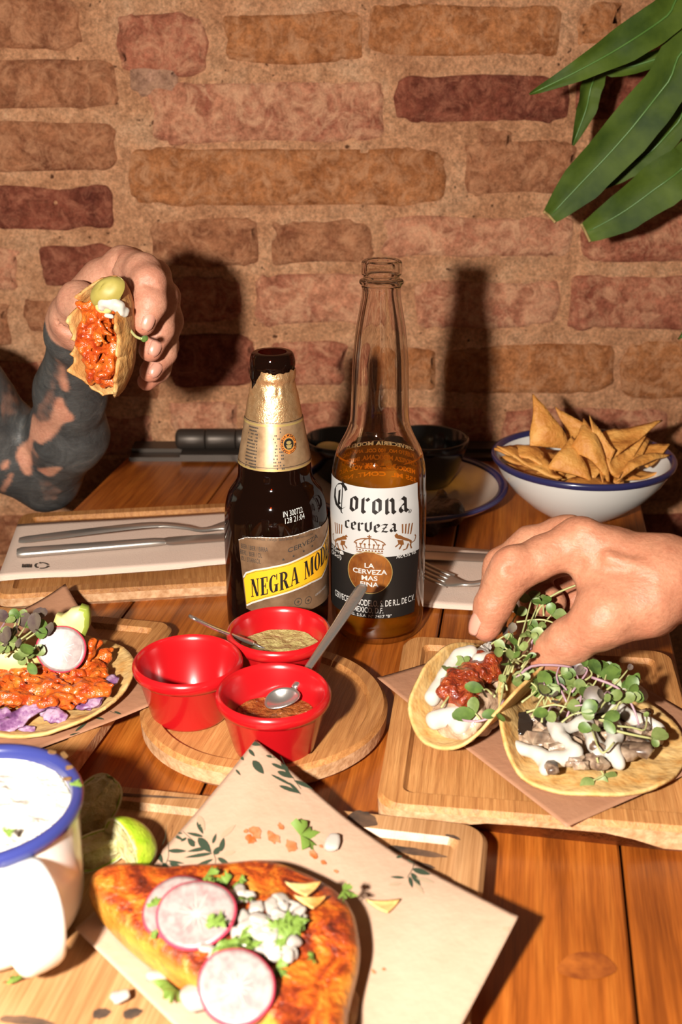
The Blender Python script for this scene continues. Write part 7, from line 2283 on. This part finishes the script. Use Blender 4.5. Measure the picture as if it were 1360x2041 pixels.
onion(320, 1945, PAPER_F + .001, .0050, 1.6, 'pale onion sliver on the front sheet below the folded red taco', None)
onion(242, 1986, .0165, .0038, 1.2, 'onion crumb on the scorched board between two burn marks', None)

CIL = {}
def cilantro(x, y, h, s, label, group, k=0, tilt=(0, 0)):
    if k not in CIL:
        rr = random.Random(40 + k)
        V, Fc = [Vector((0, 0, 0))], []
        for L in range(3):
            a0 = math.radians(-70 + 70 * L)
            pts = []
            for q in np.linspace(-.55, .55, 7):
                rad = (1 - .45 * abs(q)) * (1 + .25 * math.cos(q * 14)) * rr.uniform(.85, 1.1)
                pts.append(Vector((rad * math.cos(a0 + q), rad * math.sin(a0 + q), .28 * rr.uniform(-1, 1))))
            b = len(V); mid = sum(pts, Vector()) / 7 * .6 + Vector((0, 0, .18)); V.append(mid); V += pts
            seq = [0] + [b + 1 + i for i in range(7)]
            for i in range(len(seq)): Fc.append((b, seq[i], seq[(i + 1) % len(seq)]))
        nv = len(V)
        V2 = V + [v - Vector((0, 0, .06)) for v in V]; F2 = Fc + [tuple(nv + i for i in reversed(q)) for q in Fc]
        me = bpy.data.meshes.new('cilantro_leaf'); me.from_pydata([tuple(v) for v in V2], [], F2); me.update()
        me.polygons.foreach_set('use_smooth', [True] * len(me.polygons)); me.materials.append(M_CILANTRO)
        CIL[k] = me
    o = bpy.data.objects.new('cilantro_leaf', CIL[k])
    link(o, None, Matrix.Translation(P(x, y, h)) @ Euler((tilt[0] + rnd.uniform(-.4, .4), tilt[1] + rnd.uniform(-.4, .4), rnd.uniform(0, 6.3))).to_matrix().to_4x4() @ Matrix.Scale(s, 4))
    return tag(o, label, 'cilantro', group)
GCI, LCI = 'chopped cilantro on the folded red taco', 'chopped green cilantro leaf on the folded red taco'
for x, y, s, h in ((410, 1745, .006, .006), (405, 1765, .0055, .007), (412, 1778, .006, .008), (452, 1762, .006, .004), (462, 1772, .0055, .004), (475, 1756, .004, .003), (491, 1790, .0035, .006), (310, 1804, .0042, .004), (430, 1842, .005, .010), (424, 1836, .0035, .010), (446, 1878, .0065, .006), (470, 1880, .007, .006), (492, 1882, .006, .006), (455, 1896, .006, .005), (478, 1868, .005, .006),
                    (555, 1855, .006, .008), (578, 1842, .006, .008), (590, 1835, .005, .007), (572, 1868, .006, .008), (548, 1852, .004, .008), (550, 1930, .005, .003), (626, 1910, .0032, .002), (684, 1774, .005, .001), (312, 1860, .003, .003)):
    cilantro(x, y, top5 + h - .002, s, LCI, GCI, rnd.randrange(3))
cilantro(600, 1664, FS.z(*FS.uvpx(600, 1664)) - TZ + .0025, .0095, 'torn cilantro leaf alone on the front sheet above the red taco', None, 1)
cilantro(352, 1972, PAPER_F + .0035, .0078, 'cilantro leaf beside the large onion piece at the red taco edge', None, 2)
cilantro(32, 1955, .0165, .0042, 'cilantro bit on the scorched board in front of the mug', None, 0)
for x, y in ((150, 1566), (12, 1662)):
    cilantro(x, y, MC.z - TZ + MH + .0015, .0030, 'tiny cilantro bit on the blue mug rim', 'cilantro bits on the mug', 0)
for x, y, s in ((128, 1505, .0016), (138, 1530, .0015), (134, 1552, .0017), (104, 1499, .0018)):
    o = onion(x, y, MC.z - TZ + MH + .0014, s, 1.4, 'orange crumb stuck on the blue mug rim', 'crumbs on the mug rim')
    o.name = 'tortilla_crumb'; o['category'] = 'crumb'; o.data.materials.clear(); o.data.materials.append(M_TORTILLA_TOAST)
for k, (x, y, s, h, lb) in enumerate(((764, 1804, .0072, FS.z(*FS.uvpx(764, 1804)) - TZ + .0012, 'torn yellow tortilla crumb on the front sheet beside the red taco'), (604, 1770, .0075, top5 + .001, 'yellow tortilla flake on the far edge of the folded red taco'), (618, 1795, .0065, top5 + .001, 'long yellow tortilla flake near the far edge of the folded red taco'))):
    p = P(x, y, h)
    chip(p + Vector((-s, s * .3, 0)), p + Vector((s, s * .2, .0006)), p + Vector((.2 * s, -s * .9, .0004)), .08, k + 60, lb, None, M_TORTILLA, .0009, 'tortilla_crumb')

# limes between the mug and the sheet
lime_wedge(P(240, 1704, .0200), .031, .0165, 1.25, orient((0, 0, 0), (.62, -.78, -.05), (.52, .40, .76)).to_3x3(), 'bright green lime wedge beside the folded red taco tip', ragged=.0025, seed=1)
lime_wedge(P(196, 1692, .0240), .030, .0125, 1.5, orient((0, 0, 0), (.85, .45, .1), (.05, .80, -.55)).to_3x3(), 'squeezed lime wedge lying flesh up next to the mug', ragged=.0045, seed=3)
lime_wedge(P(180, 1610, .0255), .034, .0150, 1.7, orient((0, 0, 0), (.55, .5, .60), (-.1, .80, -.55)).to_3x3(), 'squeezed ragged lime wedge behind the mug rim', ragged=.0055, seed=5)

bpy.context.view_layer.update()
